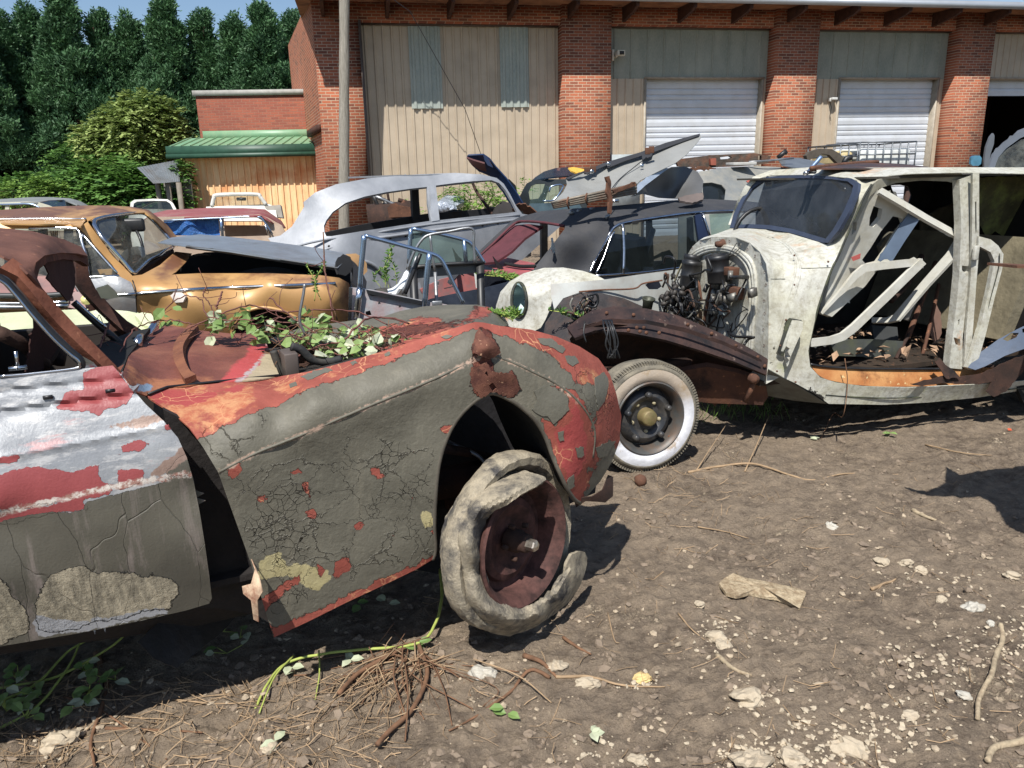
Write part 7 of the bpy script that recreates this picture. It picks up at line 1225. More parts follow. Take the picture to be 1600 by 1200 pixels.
sheet('torn_cloth', [(1060, 309), (1082, 303), (1098, 300), (1099, 312), (1082, 316), (1062, 314)], BP, [(1060, 309, .4), (1098, 300, .4), (1062, 314, .35)], simple('brown_grey_cloth', (96, 86, 82), .95), cvp, step=4, thick=.02, rough=1)
bs = thing('strip_bundle', 'tied bundle of rusty grey trim strips on the black roof', 'metal strips', BP.at(930, 318, .3))
for k, dy in enumerate((0, 4.5, 9, 13)): P = [BP.at(862 + k, 317 + dy * .55, .12), BP.at(994, 288 + dy, .10)]; MB().bar(P[0], P[1], .03, .022).build('strip', simple('grey_trim_strip', (122, 114, 102), .6, .3, .2, 12, 0, dirt=(110, 70, 50), dirtamt=.7) if k == 0 else bpy.data.materials['grey_trim_strip'], bs)
for x, y0, y1 in ((888, 308, 326), (917, 302, 320)): MB().tube(cr_curve([BP.at(x, y0, .08), BP.at(x - 2, (y0 + y1) / 2, .06), BP.at(x + 1, y1, .08)], 5), .008, 6).build('rusty_wire', RUST, bs)
sheet('rusty_bracket', [(946, 277), (952, 275), (955, 285), (954, 298), (958, 312), (955, 334), (951, 333), (952, 315), (948, 300), (949, 285)], BP, [(946, 277, .02), (955, 334, .0), (958, 312, .02)], RUST, bs, step=4, thick=.02, rough=.6); sheet('end_plate', [(958, 297), (993, 284), (994, 290), (960, 302)], BP, [(958, 297, .05), (993, 284, .05), (960, 302, .05)], RUST, bs, step=5, thick=.02)
MB().box(BP.at(962, 314, .02), (.06, .01, .025), (BP.d, BP.n, (0, 0, 1))).build('clip', CHROME, bs)
gp2 = thing('scrap_scatter', 'small pale scrap fittings lying on the black vinyl roof', 'scrap', BP.at(900, 330, .6))
for x, y, o in ((893, 333, .5), (905, 331, .55), (925, 328, .5), (950, 340, .2)): MB().lathe([(0, 0), (0, .03), (.02, .02), (.03, 0)], BP.at(x, y, o) + (0, 0, .0), (rs.normal(), rs.normal(), 1), 8).build('fitting', STEEL, gp2)

# ================================================================ chrome window frames on a door shell (centre)
DP = Plane(-.75, 4.55, 12)
dw = thing('door_with_frames', 'grey door shell standing with chrome window frame beside the gold car', 'car door', DP.at(620, 520, 0) * np.array([1, 1, 0]))
CHB = simple('blue_tinted_chrome', (150, 168, 190), .25, .9, .1, 10)
pt([(562, 452), (564, 420), (567, 390), (569, 368)], .016, 'window_post', CHB, 0, 3, dw, DP); pt([(562, 452, -.01), (557, 498, 0)], .02, 'window_post', CHROME, 0, 3, dw, DP); pt([(569, 368), (600, 376), (640, 387), (671, 395.5), (687, 403), (697, 419), (709, 444), (724, 474)], .012, 'window_rail', CHB, 0, 5, dw, DP)
pt([(671, 396), (667, 430), (663, 482)], .018, 'window_post', CHB, 0, 3, dw, DP)
sheet('door_inner', [(546, 450), (566, 451), (600, 457), (663, 471), (700, 477), (700, 560), (640, 585), (545, 560)], DP, [(546, 450, .02), (700, 477, .02), (640, 585, .02)], simple('grey_primer_door', (160, 160, 162), .55, .1, .12, 8, .003, 20, (166, 116, 112), .8), dw, holes=[[(591, 472), (594, 471), (595, 475), (591, 476)], [(623, 477), (626, 476), (627, 480), (623, 481)], [(571, 487), (578, 485), (581, 493), (572, 494)]], step=8, thick=.03)
sheet('slot_rail', [(572, 453), (660, 471), (662, 477), (640, 473), (574, 459)], DP, [(572, 453, -.005), (660, 471, -.005), (640, 473, -.005)], BLACK, dw, step=6, thick=.02); sheet('door_edge', [(545, 449), (551, 450), (549, 500), (560, 500), (560, 560), (542, 560)], DP, [(545, 449, -.02), (560, 560, -.02), (542, 560, -.02)], CHROME, dw, step=8, thick=.01)
MB().box(DP.at(683, 474, -.01), (.06, .02, .03), (DP.d, DP.n, (0, 0, 1))).build('latch', STEEL, dw, bevel=.003)
pt([(657, 396, .08), (645, 428, .08), (633, 459, .08)], .012, 'guide_channel', BLACK, 0, 3, dw, DP); pt([(651, 400, .1), (640, 430, .1), (628, 460, .1)], .008, 'guide_channel', STEEL, 0, 3, dw, DP)
DQ = Plane(-.55, 5.0, 12)
d2 = thing('glazed_window_frame', 'blue-chrome window frame with green glass leaning behind the grey door shell', 'window frame', DQ.at(690, 520, 0) * np.array([1, 1, 0]))
pt([(639, 412), (640, 385), (642, 357)], .014, 'frame_post', CHB, 0, 3, d2, DQ); pt([(642, 357), (680, 364), (725, 375), (738, 383), (748, 397), (757, 411)], .012, 'frame_rail', CHB, 0, 4, d2, DQ); pt([(725, 375), (728, 409)], .014, 'frame_post', CHB, 0, 2, d2, DQ)
sheet('green_glass', [(643, 358), (680, 365), (725, 376), (728, 409), (690, 413), (655, 420), (641, 418)], DQ, [(643, 358, .01), (725, 376, .01), (641, 418, .01)], GLASSG, d2, step=12, thick=0); sheet('green_glass', [(727, 377), (738, 385), (752, 408), (731, 409)], DQ, [(727, 377, .01), (752, 408, .01), (731, 409, .01)], GLASSG, d2, step=8, thick=0)
pt([(640, 419), (680, 414), (757, 410)], .014, 'frame_sill', BLACK, 0, 2, d2, DQ); MB().bar(DQ.at(645, 419, .02), DQ.at(645, 419, .02) * np.array([1, 1, 0]), .05, .05, up=(0, 1, 0)).bar(DQ.at(750, 411, .02), DQ.at(750, 411, .02) * np.array([1, 1, 0]), .05, .05, up=(0, 1, 0)).build('leg_rail', BLACK, d2)
sheet('lower_panel', [(640, 420), (757, 411), (757, 425), (640, 436)], DQ, [(640, 420, .03), (757, 411, .03), (640, 436, .03)], simple('dark_grey_panel', (90, 92, 92), .6), d2, step=9, thick=.02)
d3 = thing('thin_window_frame', 'thin bare chrome window frame overlapping the green glass', 'window frame', DP.at(690, 520, .2) * np.array([1, 1, 0]))
pt([(636, 421, .2), (646, 396, .2), (658, 376, .2), (671, 367, .2), (700, 362, .2), (737, 357, .2), (740, 380, .2), (742, 411, .2)], .009, 'frame_loop', STEEL, 0, 5, d3, DP); pt([(672, 368, .2), (675, 395, .2), (680, 426, .2)], .008, 'frame_post', STEEL, 0, 3, d3, DP); MB().bar(DP.at(680, 425, .2), DP.at(680, 425, .2) * np.array([1, 1, 0]), .02, .02, up=(0, 1, 0)).build('frame_leg', STEEL, d3)
wc_ = thing('crumpled_sheet', 'crumpled white plastic sheet behind the grey door shell', 'plastic sheet', DP.at(620, 500, .2) * np.array([1, 1, 0]))
sheet('sheet_folds', [(636, 421), (638, 430), (634, 445), (630, 458), (618, 460), (606, 457), (606, 452), (620, 446), (628, 432)], DP, [(636, 421, .2), (630, 458, .16), (606, 457, .2), (625, 450, .1), (620, 446, .24)], simple('white_plastic_sheet', (216, 218, 216), .6), wc_, step=4, thick=.01, rough=1)
# ================================================================ cars and scrap further back
def mini(name, label, cat, pl, outline, ctl, mat, windows=(), glassmat=None, width=1.5, group=None, us=(0, 2.4), roof=None):
    t = thing(name, label, cat, pl.loc((us[0] + us[1]) / 2, width / 2, 0), group)
    o = sheet('body_side', outline, pl, ctl, mat, t, holes=list(windows), step=8, thick=.02)
    twin(o, -pl.n * width, 'far_body_side')
    for w_ in windows: sheet('window_glass', w_, pl, [(a, b_, c + .01) for a, b_, c in [(w_[0][0], w_[0][1], 0), (w_[1][0], w_[1][1], 0), (w_[2][0], w_[2][1], 0)]] if len(ctl) < 4 else [(c[0], c[1], c[2] + .015) for c in ctl], glassmat or GLASS, t, step=10, thick=0)
    if roof:
        V = []; 
        for x, y, of in roof: p = pl.at(x, y, of); V += [p, p - pl.n * width]
        MB().add(V, [(2 * i, 2 * i + 1, 2 * i + 3, 2 * i + 2) for i in range(len(roof) - 1)]).build('roof', mat, t, thick=.02)
    wheels(t, pl, us, .1, .31); return t
# tan car with red roof and blue tarp
TP = Plane(-2.7, 10.2, 4); TANP = simple('dusty_tan_paint', (178, 158, 138), .5, 0, .1, 4, 0, dirt=(140, 110, 96), dirtamt=.5); REDR = simple('faded_red_roof', (138, 74, 74), .55, 0, .15, 4, 0, dirt=(160, 130, 120), dirtamt=.4)
tanc = thing('tan_car', 'dusty tan car with faded red roof behind the gold saloon', 'car', TP.loc(-.2, .8, 0))
sheet('body_side', [(225, 345), (232, 339), (300, 338), (345, 337), (404, 335), (418, 340), (440, 352), (446, 364), (470, 372), (480, 410), (225, 410)], TP, [(225, 345, 0), (404, 335, .1), (440, 352, .05), (470, 372, 0), (480, 410, 0), (225, 410, 0)], TANP, tanc, holes=[[(256, 345), (300, 343), (341, 341), (344, 368), (300, 368), (256, 368)], [(349, 341), (400, 339), (412, 346), (424, 362), (420, 368), (352, 370)]], step=8, thick=.02)
sheet('roof', [(225, 343), (236, 334), (262, 328), (320, 325), (380, 325), (414, 327), (440, 345), (447, 356), (430, 350), (410, 337), (345, 338), (300, 339), (245, 340)], TP, [(225, 343, 0), (262, 328, 1.3), (380, 325, 1.4), (414, 327, 1.4), (447, 356, 1.0), (410, 337, .1), (300, 339, 0), (430, 350, .1)], REDR, tanc, step=8, thick=.02)
pt([(256, 345), (300, 342.5), (344, 340.5), (400, 338.5), (412, 345), (426, 366)], .012, 'window_trim', CHB, -.01, 3, tanc, TP); pt([(345, 341), (348, 369)], .02, 'window_post', CHB, -.01, 2, tanc, TP); pt([(414, 350), (420, 368)], .012, 'window_post', CHROME, .0, 2, tanc, TP)
sheet('far_side', [(225, 352), (430, 352), (446, 364), (470, 410), (225, 410)], TP, [(225, 352, 1.4), (430, 352, 1.4), (225, 410, 1.4)], TANP, tanc, step=14, thick=.02); wheels(tanc, TP, (-1.6, 1.7), .1)
tarp = thing('blue_tarp', 'crumpled bright blue tarpaulin filling the window of the tan car', 'tarpaulin', TP.at(300, 360, .1))
TB = Mt('blue_tarpaulin', .4, 0, .5); q = TB.noise(6, 6, .7, dist=1.5); TB.color(TB.mix(TB.rng(q, .35, .65), lin(30, 84, 160), lin(70, 130, 200))); TB.bump(q, .08); TB = TB.m
sheet('tarp_folds', [(254, 344), (300, 342), (346, 340), (346, 370), (300, 372), (252, 370)], TP, [(254, 344, .08), (346, 340, .08), (300, 356, .04), (275, 360, .12), (320, 350, .12), (252, 370, .1), (346, 370, .1)], TB, tarp, step=5, thick=.004)
# white car with upright windscreen
VP_ = Plane(-3.8, 14.5, 2); WHP = simple('chalky_white_paint', (206, 204, 196), .5, 0, .08, 4, 0, dirt=(150, 140, 120), dirtamt=.5)
vw = thing('white_convertible', 'white car with an upright bare windscreen in front of the timber siding', 'car', VP_.loc(.2, .6, 0))
pt([(331, 322), (334, 310), (338, 305), (370, 303.5), (402, 304), (407, 308), (416, 320)], .035, 'windscreen_frame', WHP, 0, 5, vw, VP_); sheet('windscreen', [(333, 322), (336, 310), (340, 306.5), (400, 306.5), (405, 309), (413, 321)], VP_, [(333, 322, .02), (400, 306, .02), (413, 321, .02)], GLASS, vw, step=9, thick=0)
sheet('body', [(322, 323), (420, 319), (430, 323), (434, 345), (322, 345)], VP_, [(322, 323, .0), (430, 323, .0), (434, 345, -.3), (322, 345, -.3)], WHP, vw, step=9, thick=.02); sheet('rear_post', [(413, 322), (438, 320), (442, 340), (425, 338)], VP_, [(413, 322, -.05), (438, 320, -.05), (425, 338, -.1)], simple('old_grey_block', (150, 144, 134), .9, 0, .15, 8), vw, step=7, thick=.1); MB().bar(VP_.loc(-.7, .5, .3), VP_.loc(1.2, .5, .3), 1.2, .5).build('under_body', WHP, vw)
pt([(370, 311, .2), (384, 311, .2)], .03, 'rear_mirror', BLACK, 0, 2, vw, VP_); wheels(vw, VP_, (-.4, .9), .0)
# small white car
vq = Plane(-5.3, 13.0, 0); v2 = thing('small_white_car', 'small white car half hidden by weeds below the corrugated canopy', 'car', vq.loc(-.5, .5, 0))
sheet('cabin', [(203, 326), (204, 316), (210, 312), (240, 310.5), (262, 311.5), (270, 317), (275, 326), (276, 345), (200, 345)], vq, [(203, 326, .0), (240, 310, .3), (276, 345, .0), (200, 345, 0)], WHP, v2, holes=[[(208, 326), (209, 318), (214, 315), (240, 313.5), (260, 314), (266, 318), (270, 327)]], step=6, thick=.02); sheet('window_glass', [(208, 326), (209, 318), (214, 315), (240, 313.5), (260, 314), (266, 318), (270, 327)], vq, [(208, 326, .03), (240, 314, .3), (270, 327, .03)], glass('dark_window', (.15, .18, .18), .05, .2, (90, 100, 96), .2), v2, step=8, thick=0)
MB().bar(vq.loc(-1.0, .6, .75), vq.loc(.1, .6, .75), 1.2, .7).build('under_body', WHP, v2, bevel=.05); wheels(v2, vq, (-.9, -.1), .0)
# cream estate at far left
eq = Plane(-7.5, 11.5, 3); e1 = thing('cream_estate', 'cream and grey car roof with blue window trim at the far left', 'car', eq.loc(-.5, .6, 0)); CRM = simple('cream_grey_paint', (196, 192, 172), .4, 0, .1, 4)
sheet('body_side', [(-60, 318), (0, 316), (40, 315), (60, 316), (76, 321), (90, 327), (130, 334), (140, 360), (-60, 360)], eq, [(-60, 318, 0), (60, 316, 0), (130, 334, 0), (140, 360, 0), (-60, 360, 0)], CRM, e1, holes=[[(-50, 322), (8, 321), (8, 330), (-50, 330)], [(14, 321), (48, 320), (62, 326), (64, 331), (14, 331)]], step=8, thick=.02)
sheet('roof', [(-60, 314), (0, 311), (50, 308), (80, 308), (110, 310), (125, 314), (138, 321), (128, 322), (100, 312), (76, 313), (60, 316), (0, 316), (-60, 318)], eq, [(-60, 314, .8), (50, 308, 1.2), (110, 310, 1.2), (138, 321, 1.2), (60, 316, .0), (-60, 318, .0), (100, 312, 1.0)], simple('grey_roof', (130, 132, 130), .45, 0, .1, 4), e1, step=8, thick=.02)
sheet('rear_glass', [(64, 317), (78, 313.5), (100, 312.5), (120, 320), (138, 331), (100, 331), (80, 326)], eq, [(64, 317, .1), (100, 312, .95), (138, 331, .6), (80, 326, .1)], glass('dark_blue_window', (.16, .2, .26), .05, .2, (70, 84, 96), .2), e1, step=8, thick=0)
sheet('rear_body', [(80, 327), (100, 331), (140, 331), (146, 345), (90, 350)], eq, [(80, 327, .1), (140, 331, .8), (146, 345, .5), (90, 350, 0)], CRM, e1, step=8, thick=.02); pt([(-50, 320.5), (10, 319.5), (48, 319), (66, 327)], .014, 'window_trim', CHB, -.01, 3, e1, eq); wheels(e1, eq, (-1.5, .6), .1)
# dark saloon behind with blue-black bonnet on its roof
kq = Plane(.4, 11.0, 14); k1 = thing('dark_glass_car', 'dark car with dusty windows between the blue bonnet and the big panel', 'car', kq.loc(.3, .7, 0))
sheet('body_side', [(818, 296), (824, 286), (834, 281), (860, 280), (910, 280), (920, 340), (812, 345), (812, 310)], kq, [(818, 296, 0), (834, 281, .1), (910, 280, .1), (920, 340, 0), (812, 345, 0)], simple('black_green_paint', (42, 46, 46), .4), k1, holes=[[(826, 300), (830, 291), (838, 287), (852, 287), (848, 300), (842, 310), (828, 312)], [(856, 300), (860, 289), (900, 287), (902, 312), (850, 318)]], step=6, thick=.02)
sheet('window_glass', [(826, 300), (830, 291), (838, 287), (900, 286), (904, 314), (828, 318)], kq, [(826, 300, .05), (838, 287, .1), (904, 314, .05)], GLASSG, k1, step=9, thick=0); sheet('side_body', [(828, 318), (904, 316), (920, 345), (822, 345)], kq, [(828, 318, -.03), (904, 316, -.03), (822, 345, -.03)], simple('teal_grey_paint', (78, 96, 104), .4), k1, step=9, thick=.02); wheels(k1, kq, (-.8, 1.4), .1)
pt([(858, 300), (862, 291), (880, 290), (866, 312), (848, 314)], .012, 'window_trim', CHB, -.02, 3, k1, kq)
k2 = thing('blue_black_bonnet', 'glossy blue-black bonnet with torn edge resting on the dark car', 'car panel', kq.at(860, 275, .5))
sheet('bonnet_skin', [(830, 283), (836, 277), (850, 268), (868, 262.5), (890, 261), (905, 266), (918, 270), (905, 274), (880, 275), (850, 278), (838, 281)], kq, [(830, 283, .2), (868, 262, .9), (918, 270, .8), (850, 278, .1), (880, 275, .2)], simple('gloss_blue_black', (44, 60, 78), .12, .2, .2, 4), k2, step=5, thick=.02)
k3 = thing('yellow_panel', 'yellow curved body panel beside the blue-black bonnet', 'car panel', kq.at(905, 268, .4))
sheet('panel_skin', [(888, 262), (896, 261), (912, 264), (920, 268), (915, 273), (905, 272), (893, 267)], kq, [(888, 262, .3), (912, 264, .4), (905, 272, .2)], simple('yellow_paint', (214, 170, 70), .4), k3, step=4, thick=.02)
# grey rounded saloon
rq = Plane(2.2, 8.9, 12); r1 = thing('grey_rounded_car', 'matt grey round-roofed car behind the white saloon windscreen', 'car', rq.loc(.7, .7, 0)); GRY = simple('chalky_grey_primer', (118, 120, 118), .65, .1, .12, 5, .004, 12, (170, 160, 140), .4)
sheet('body_side', [(1060, 300), (1075, 280), (1095, 268), (1130, 262), (1180, 259.5), (1240, 262), (1300, 268), (1360, 280), (1420, 320), (1440, 420), (1060, 420)], rq, [(1060, 300, .1), (1095, 268, .3), (1180, 259, .7), (1300, 268, .6), (1440, 420, 0), (1060, 420, 0), (1150, 300, .05), (1300, 300, .1)], GRY, r1, holes=[[(1098, 286), (1112, 285), (1128, 289), (1134, 296), (1132, 312), (1098, 312)]], step=8, thick=.01)
sheet('quarter_glass', [(1097, 285), (1112, 284), (1128, 288), (1135, 296), (1133, 313), (1097, 313)], rq, [(1097, 285, .2), (1128, 288, .2), (1133, 313, .1)], glass('dark_slate_window', (.12, .15, .18), .04, .25, (70, 80, 88), .2), r1, step=7, thick=0)
sheet('far_side', [(1060, 290), (1130, 266), (1240, 265), (1400, 300), (1440, 420), (1060, 420)], rq, [(1060, 290, 1.4), (1240, 265, 1.2), (1440, 420, 1.4)], GRY, r1, step=20, thick=.02); wheels(r1, rq, (-.4, 2.2), .1); sheet('red_scar', [(1166, 283), (1172, 280), (1176, 281), (1170, 286)], rq, [(1166, 283, .15), (1176, 281, .16), (1170, 286, .14)], simple('red_scratch', (170, 90, 76), .6), r1, step=3, thick=.01)
# chassis frame and scrap lying on its roof
f1 = thing('rusty_chassis_frame', 'rusty pierced frame rail lying on the grey round-roofed car', 'scrap metal', rq.at(1140, 255, .8))
sheet('frame_rail', [(1057, 252), (1066, 248), (1090, 245), (1120, 242), (1160, 240), (1178, 239), (1205, 244), (1200, 255), (1180, 258), (1150, 260), (1100, 262), (1060, 260)], rq, [(1057, 252, .8), (1178, 239, .8), (1205, 244, .8), (1060, 260, .8)], simple('brown_black_frame', (76, 68, 60), .8, .1, .4, 10, .01, 20, (130, 84, 60), .6), f1, holes=[[(1125, 246), (1140, 244), (1144, 246), (1140, 248), (1126, 249)], [(1185, 243), (1190, 243), (1190, 250), (1185, 250)]], step=5, thick=.05)
sheet('bolt_block', [(1110, 248), (1119, 247), (1119, 258), (1111, 258)], rq, [(1110, 248, .75), (1119, 258, .75), (1111, 258, .75)], simple('red_rust_block', (150, 84, 66), .8), f1, step=4, thick=.05); sheet('rust_scraps', [(1075, 263), (1100, 260), (1120, 262), (1105, 266), (1085, 267)], rq, [(1075, 263, .6), (1120, 262, .6), (1085, 267, .6)], RUST, f1, step=3, thick=.02, rough=1.5)
f2 = thing('pale_block', 'pale flat concrete block on the grey car roof', 'block', rq.at(1160, 256, .5)); MB().box(rq.at(1158, 256, .5), (.30, .2, .035), (rq.d, rq.n, (0, 0, 1))).build('slab', simple('pale_concrete', (176, 174, 168), .9, 0, .1, 12), f2, bevel=.005)
f3 = thing('curved_leaf_spring', 'thick curved brown suspension arm standing behind the white roof', 'scrap metal', rq.at(1300, 250, 1.6))
sheet('arm', [(1260, 243), (1266, 237), (1282, 232), (1300, 233), (1312, 240), (1324, 252), (1330, 256), (1320, 260), (1308, 254), (1296, 242), (1284, 240), (1272, 246), (1262, 252)], rq, [(1260, 243, 1.6), (1300, 233, 1.6), (1320, 260, 1.6)], simple('brown_black_arm', (84, 76, 66), .7, .1, .3, 10), f3, step=5, thick=.08); pt([(1318, 256, 1.6), (1322, 248, 1.6), (1330, 246, 1.6)], .04, 'bush', BLACK, 0, 2, f3, rq)
f4 = thing('grey_curved_panel', 'dark grey curved roof panel lying on top behind the white windscreen', 'car panel', rq.at(1260, 250, .6))
sheet('panel_skin', [(1215, 248), (1228, 246), (1250, 247), (1275, 252), (1300, 260), (1310, 266), (1280, 264), (1240, 262), (1222, 258)], rq, [(1215, 248, .9), (1250, 247, .9), (1310, 266, .7), (1222, 258, .6)], simple('dark_grey_paint', (104, 108, 112), .3, .2), f4, step=6, thick=.01)
pt([(1170, 253, .6), (1200, 251, .6), (1240, 247, .6)], .012, 'drip_rail', STEEL, 0, 2, f4, rq); pt([(1216, 246, .9), (1228, 236, .9), (1226, 240, .9)], .03, 'bracket', BLACK, 0, 2, f4, rq)
f5 = thing('rusty_sheet_stack', 'brown rusted sheets lying flat on the white saloon roof', 'car panel', WP.at(1380, 262, .8))
sheet('upper_sheet', [(1270, 263), (1310, 257.5), (1345, 254), (1365, 252), (1372, 254), (1410, 256), (1450, 260.5), (1452, 262.5), (1400, 263.5), (1330, 263)], WP, [(1270, 263, .4), (1345, 254, 1.1), (1450, 260, .9), (1330, 263, .35)], simple('black_brown_sheet', (58, 46, 42), .5, .1, .3, 6, 0, dirt=(130, 84, 60), dirtamt=.6), f5, step=5, thick=.008)
pt([(1268, 263, .36), (1300, 259, .7), (1345, 254.5, 1.05), (1372, 253, 1.08)], .014, 'timber_lath', RUST, 0, 3, f5, WP)
# liquid totes in wire cages
tq = Plane(6.5, 13.2, 9)
RK = thing('steel_rack', 'steel stand carrying the caged tanks in front of the right roller door', 'rack', (tq.at(1370, 262, .5)[0], 13.4, 0)); u0, z0 = tq.sz(1300, 262); u1, z1 = tq.sz(1430, 262)
MB().bar(tq.loc(u0, .5, z0 - .25), tq.loc(u1, .5, z0 - .25), 1.1, .1).build('platform', RUSTDK, RK)
for u in (u0 + .06, u1 - .06):
    for o in (.05, .95): MB().bar(tq.loc(u, o, 0), tq.loc(u, o, z0 - .28), .08, .08, up=(0, 1, 0)).build('leg', RUSTDK, RK)
for (a, b_, ty, mt, lb_) in ((1311, 1338, 226, simple('beige_tank_plastic', (190, 172, 128), .5), 'beige plastic tank in a wire cage, left of the white caged tank'), (1341, 1428, 222, simple('milky_tank_plastic', (206, 208, 204), .45), 'milky white plastic tank in a wire cage before the right roller door')):
    ua = tq.sz(a, 262)[0]; ub = tq.sz(b_, 262)[0]; zt_ = tq.sz((a + b_) / 2, ty)[1]; zb_ = z0 - .19; t = thing('caged_tank', lb_, 'tank', tq.loc((ua + ub) / 2, .5, zb_), 'caged tanks on the steel rack')
    MB().bar(tq.loc(ua + .04, .5, (zb_ + zt_) / 2 - .04), tq.loc(ub - .04, .5, (zb_ + zt_) / 2 - .04), .9, zt_ - zb_ - .1).build('tank', mt, t, bevel=.05)
    mb = MB(); n = max(2, int((ub - ua) / .135)); WG = bpy.data.materials.get('cage_wire') or simple('cage_wire', (104, 108, 112), .4, .6)
    for o in (0, 1.0):
        for i in range(n + 1): u = ua + (ub - ua) * i / n; mb.tube([tq.loc(u, o, zb_), tq.loc(u, o, zt_)], .012, 5)
        for i in range(4): z = zb_ + (zt_ - zb_) * i / 3; mb.tube([tq.loc(ua, o, z), tq.loc(ub, o, z)], .013, 5)
    for i in range(4): z = zb_ + (zt_ - zb_) * i / 3; mb.tube([tq.loc(ua, 0, z), tq.loc(ua, 1, z)], .013, 5); mb.tube([tq.loc(ub, 0, z), tq.loc(ub, 1, z)], .013, 5)
    mb.build('cage', WG, t)
# grey van/SUV at the open door
sq = Plane(9.6, 14.6, 70); s1 = thing('grey_van', 'grey van with its door open by the dark doorway at the right edge', 'van', sq.loc(.5, .8, 0) * np.array([1, 1, 0])); VG = simple('grey_van_paint', (112, 116, 122), .35, .3, .1, 3)
vp = Plane(9.0, 14.2, 8)
sheet('front_pillar', [(1545, 262), (1553, 240), (1570, 222), (1590, 208), (1610, 200), (1700, 196), (1700, 204), (1612, 208), (1594, 216), (1572, 232), (1560, 246), (1554, 262)], vp, [(1545, 262, .0), (1610, 200, .2), (1700, 200, .2), (1554, 262, .02)], VG, s1, step=6, thick=.05)
sheet('roof', [(1580, 214), (1590, 204), (1610, 196), (1700, 190), (1700, 200), (1610, 203)], vp, [(1580, 214, .3), (1610, 196, .8), (1700, 190, .9), (1700, 200, .2)], VG, s1, step=7, thick=.03)
sheet('open_door', [(1538, 250), (1541, 230), (1547, 214), (1552, 208), (1554, 212), (1553, 225), (1548, 240), (1544, 262), (1538, 262)], vp, [(1538, 250, -.3), (1552, 208, -.3), (1544, 262, -.3)], VG, s1, step=5, thick=.04)
sheet('cab_interior', [(1552, 262), (1560, 246), (1575, 232), (1596, 218), (1700, 210), (1700, 300), (1552, 300)], vp, [(1552, 262, .5), (1700, 210, .5), (1552, 300, .5)], simple('dark_cab', (34, 40, 42), .6, 0, .4, 4), s1, step=9, thick=.02); c = vp.at(1590, 250, .3); MB().tube([c + np.array([math.cos(t) * .19, 0, math.sin(t) * .19]) for t in np.linspace(0, 6.1, 24)], .018, 6, True).build('steering_wheel', BLACK, s1)
sheet('lower_body', [(1538, 262), (1700, 262), (1700, 420), (1538, 420)], vp, [(1538, 262, 0), (1700, 262, 0), (1538, 420, 0)], VG, s1, step=18, thick=.05); sheet('side_window', [(1552, 262), (1560, 246), (1575, 232), (1596, 218), (1700, 210), (1700, 262)], vp, [(1552, 262, .02), (1700, 210, .2), (1700, 262, .02)], GLASS, s1, step=12, thick=0)
sheet('mirror', [(1517, 256), (1518, 246), (1522, 243), (1531, 243), (1534, 247), (1533, 256), (1529, 259), (1520, 259)], vp, [(1517, 256, -.45), (1531, 243, -.45), (1520, 259, -.45)], simple('sky_blue_mirror', (96, 152, 186), .12, .6), s1, step=4, thick=.05); wheels(s1, vp, (.6, 2.8), .1)
# scrap heap seen through the silver limousine
hq = Plane(-1.2, 12.6, 10); h1 = thing('scrap_heap', 'heap of rusty brackets and pipes seen through the silver limousine windows', 'scrap metal', hq.at(620, 340, .3) * np.array([1, 1, 0]))
MB().bar(hq.at(575, 345, .3), hq.at(655, 338, .3), .8, .5).build('crate', RUSTDK, h1)
for P, r, mt in (([(583, 305), (592, 330), (577, 345)], .03, BLACK), ([(585, 306), (620, 322), (640, 338)], .03, STEEL), ([(600, 315), (612, 330), (600, 345)], .04, BLACK), ([(615, 325), (650, 335)], .05, RUST), ([(622, 312), (640, 318), (655, 330)], .03, RUSTDK), ([(605, 300), (608, 315)], .02, RUSTDK), ([(632, 313), (625, 326), (618, 338)], .035, RUST)): pt([(x, y, .0) for x, y in P], r, 'pipe', mt, 0, 3, h1, hq)
sheet('rusty_panel', [(605, 325), (612, 318), (640, 324), (646, 338), (608, 340)], hq, [(605, 325, -.1), (640, 324, -.2), (608, 340, -.1)], RUST, h1, step=6, thick=.03)
h2 = thing('foil_bundle', 'crumpled silver foil bundle beside the scrap heap', 'scrap', hq.at(705, 330, .3) * np.array([1, 1, 0])); sheet('foil', [(672, 335), (680, 315), (700, 304), (718, 306), (726, 314), (712, 322), (715, 335), (690, 345)], hq, [(672, 335, .1), (700, 304, .3), (726, 314, .1), (690, 345, .2), (700, 325, -.2)], simple('foil', (176, 182, 190), .4, .6, .1, 9, .06, 9), h2, step=5, thick=.1, rough=1.5)
MB().bar(hq.at(700, 338, .3), hq.at(700, 338, .3) * np.array([1, 1, 0]), .4, .3, up=(0, 1, 0)).build('support', RUSTDK, h2)
# ================================================================ brambles, twigs, stones
rs = np.random.RandomState(77)
def leaf_on(mb, c, ax, l, w_, up=(0, 0, 1), fold=.25):
    ax = np.array(ax, float); ax /= np.linalg.norm(ax) + 1e-9; s = np.cross(ax, up); s /= np.linalg.norm(s) + 1e-9; n = np.cross(s, ax)
    V = [c, c + ax * l * .28 + s * w_ * .8 + n * l * fold * .5, c + ax * l * .62 + s * w_ * .85 + n * l * fold * .4, c + ax * l * 1.0 - n * l * .1, c + ax * l * .62 - s * w_ * .85 + n * l * fold * .4, c + ax * l * .28 - s * w_ * .8 + n * l * fold * .5, c + ax * l * .3, c + ax * l * .65]
    mb.add(V, [(0, 1, 6), (1, 2, 7, 6), (2, 3, 7), (3, 4, 7), (4, 5, 6, 7), (5, 0, 6)])
def C3(px, py, off): return NP.at(px, py, off)
br = thing('bramble', 'tangled bramble vines with green leaves across the coupe engine bay', 'bramble', C3(520, 540, .7))
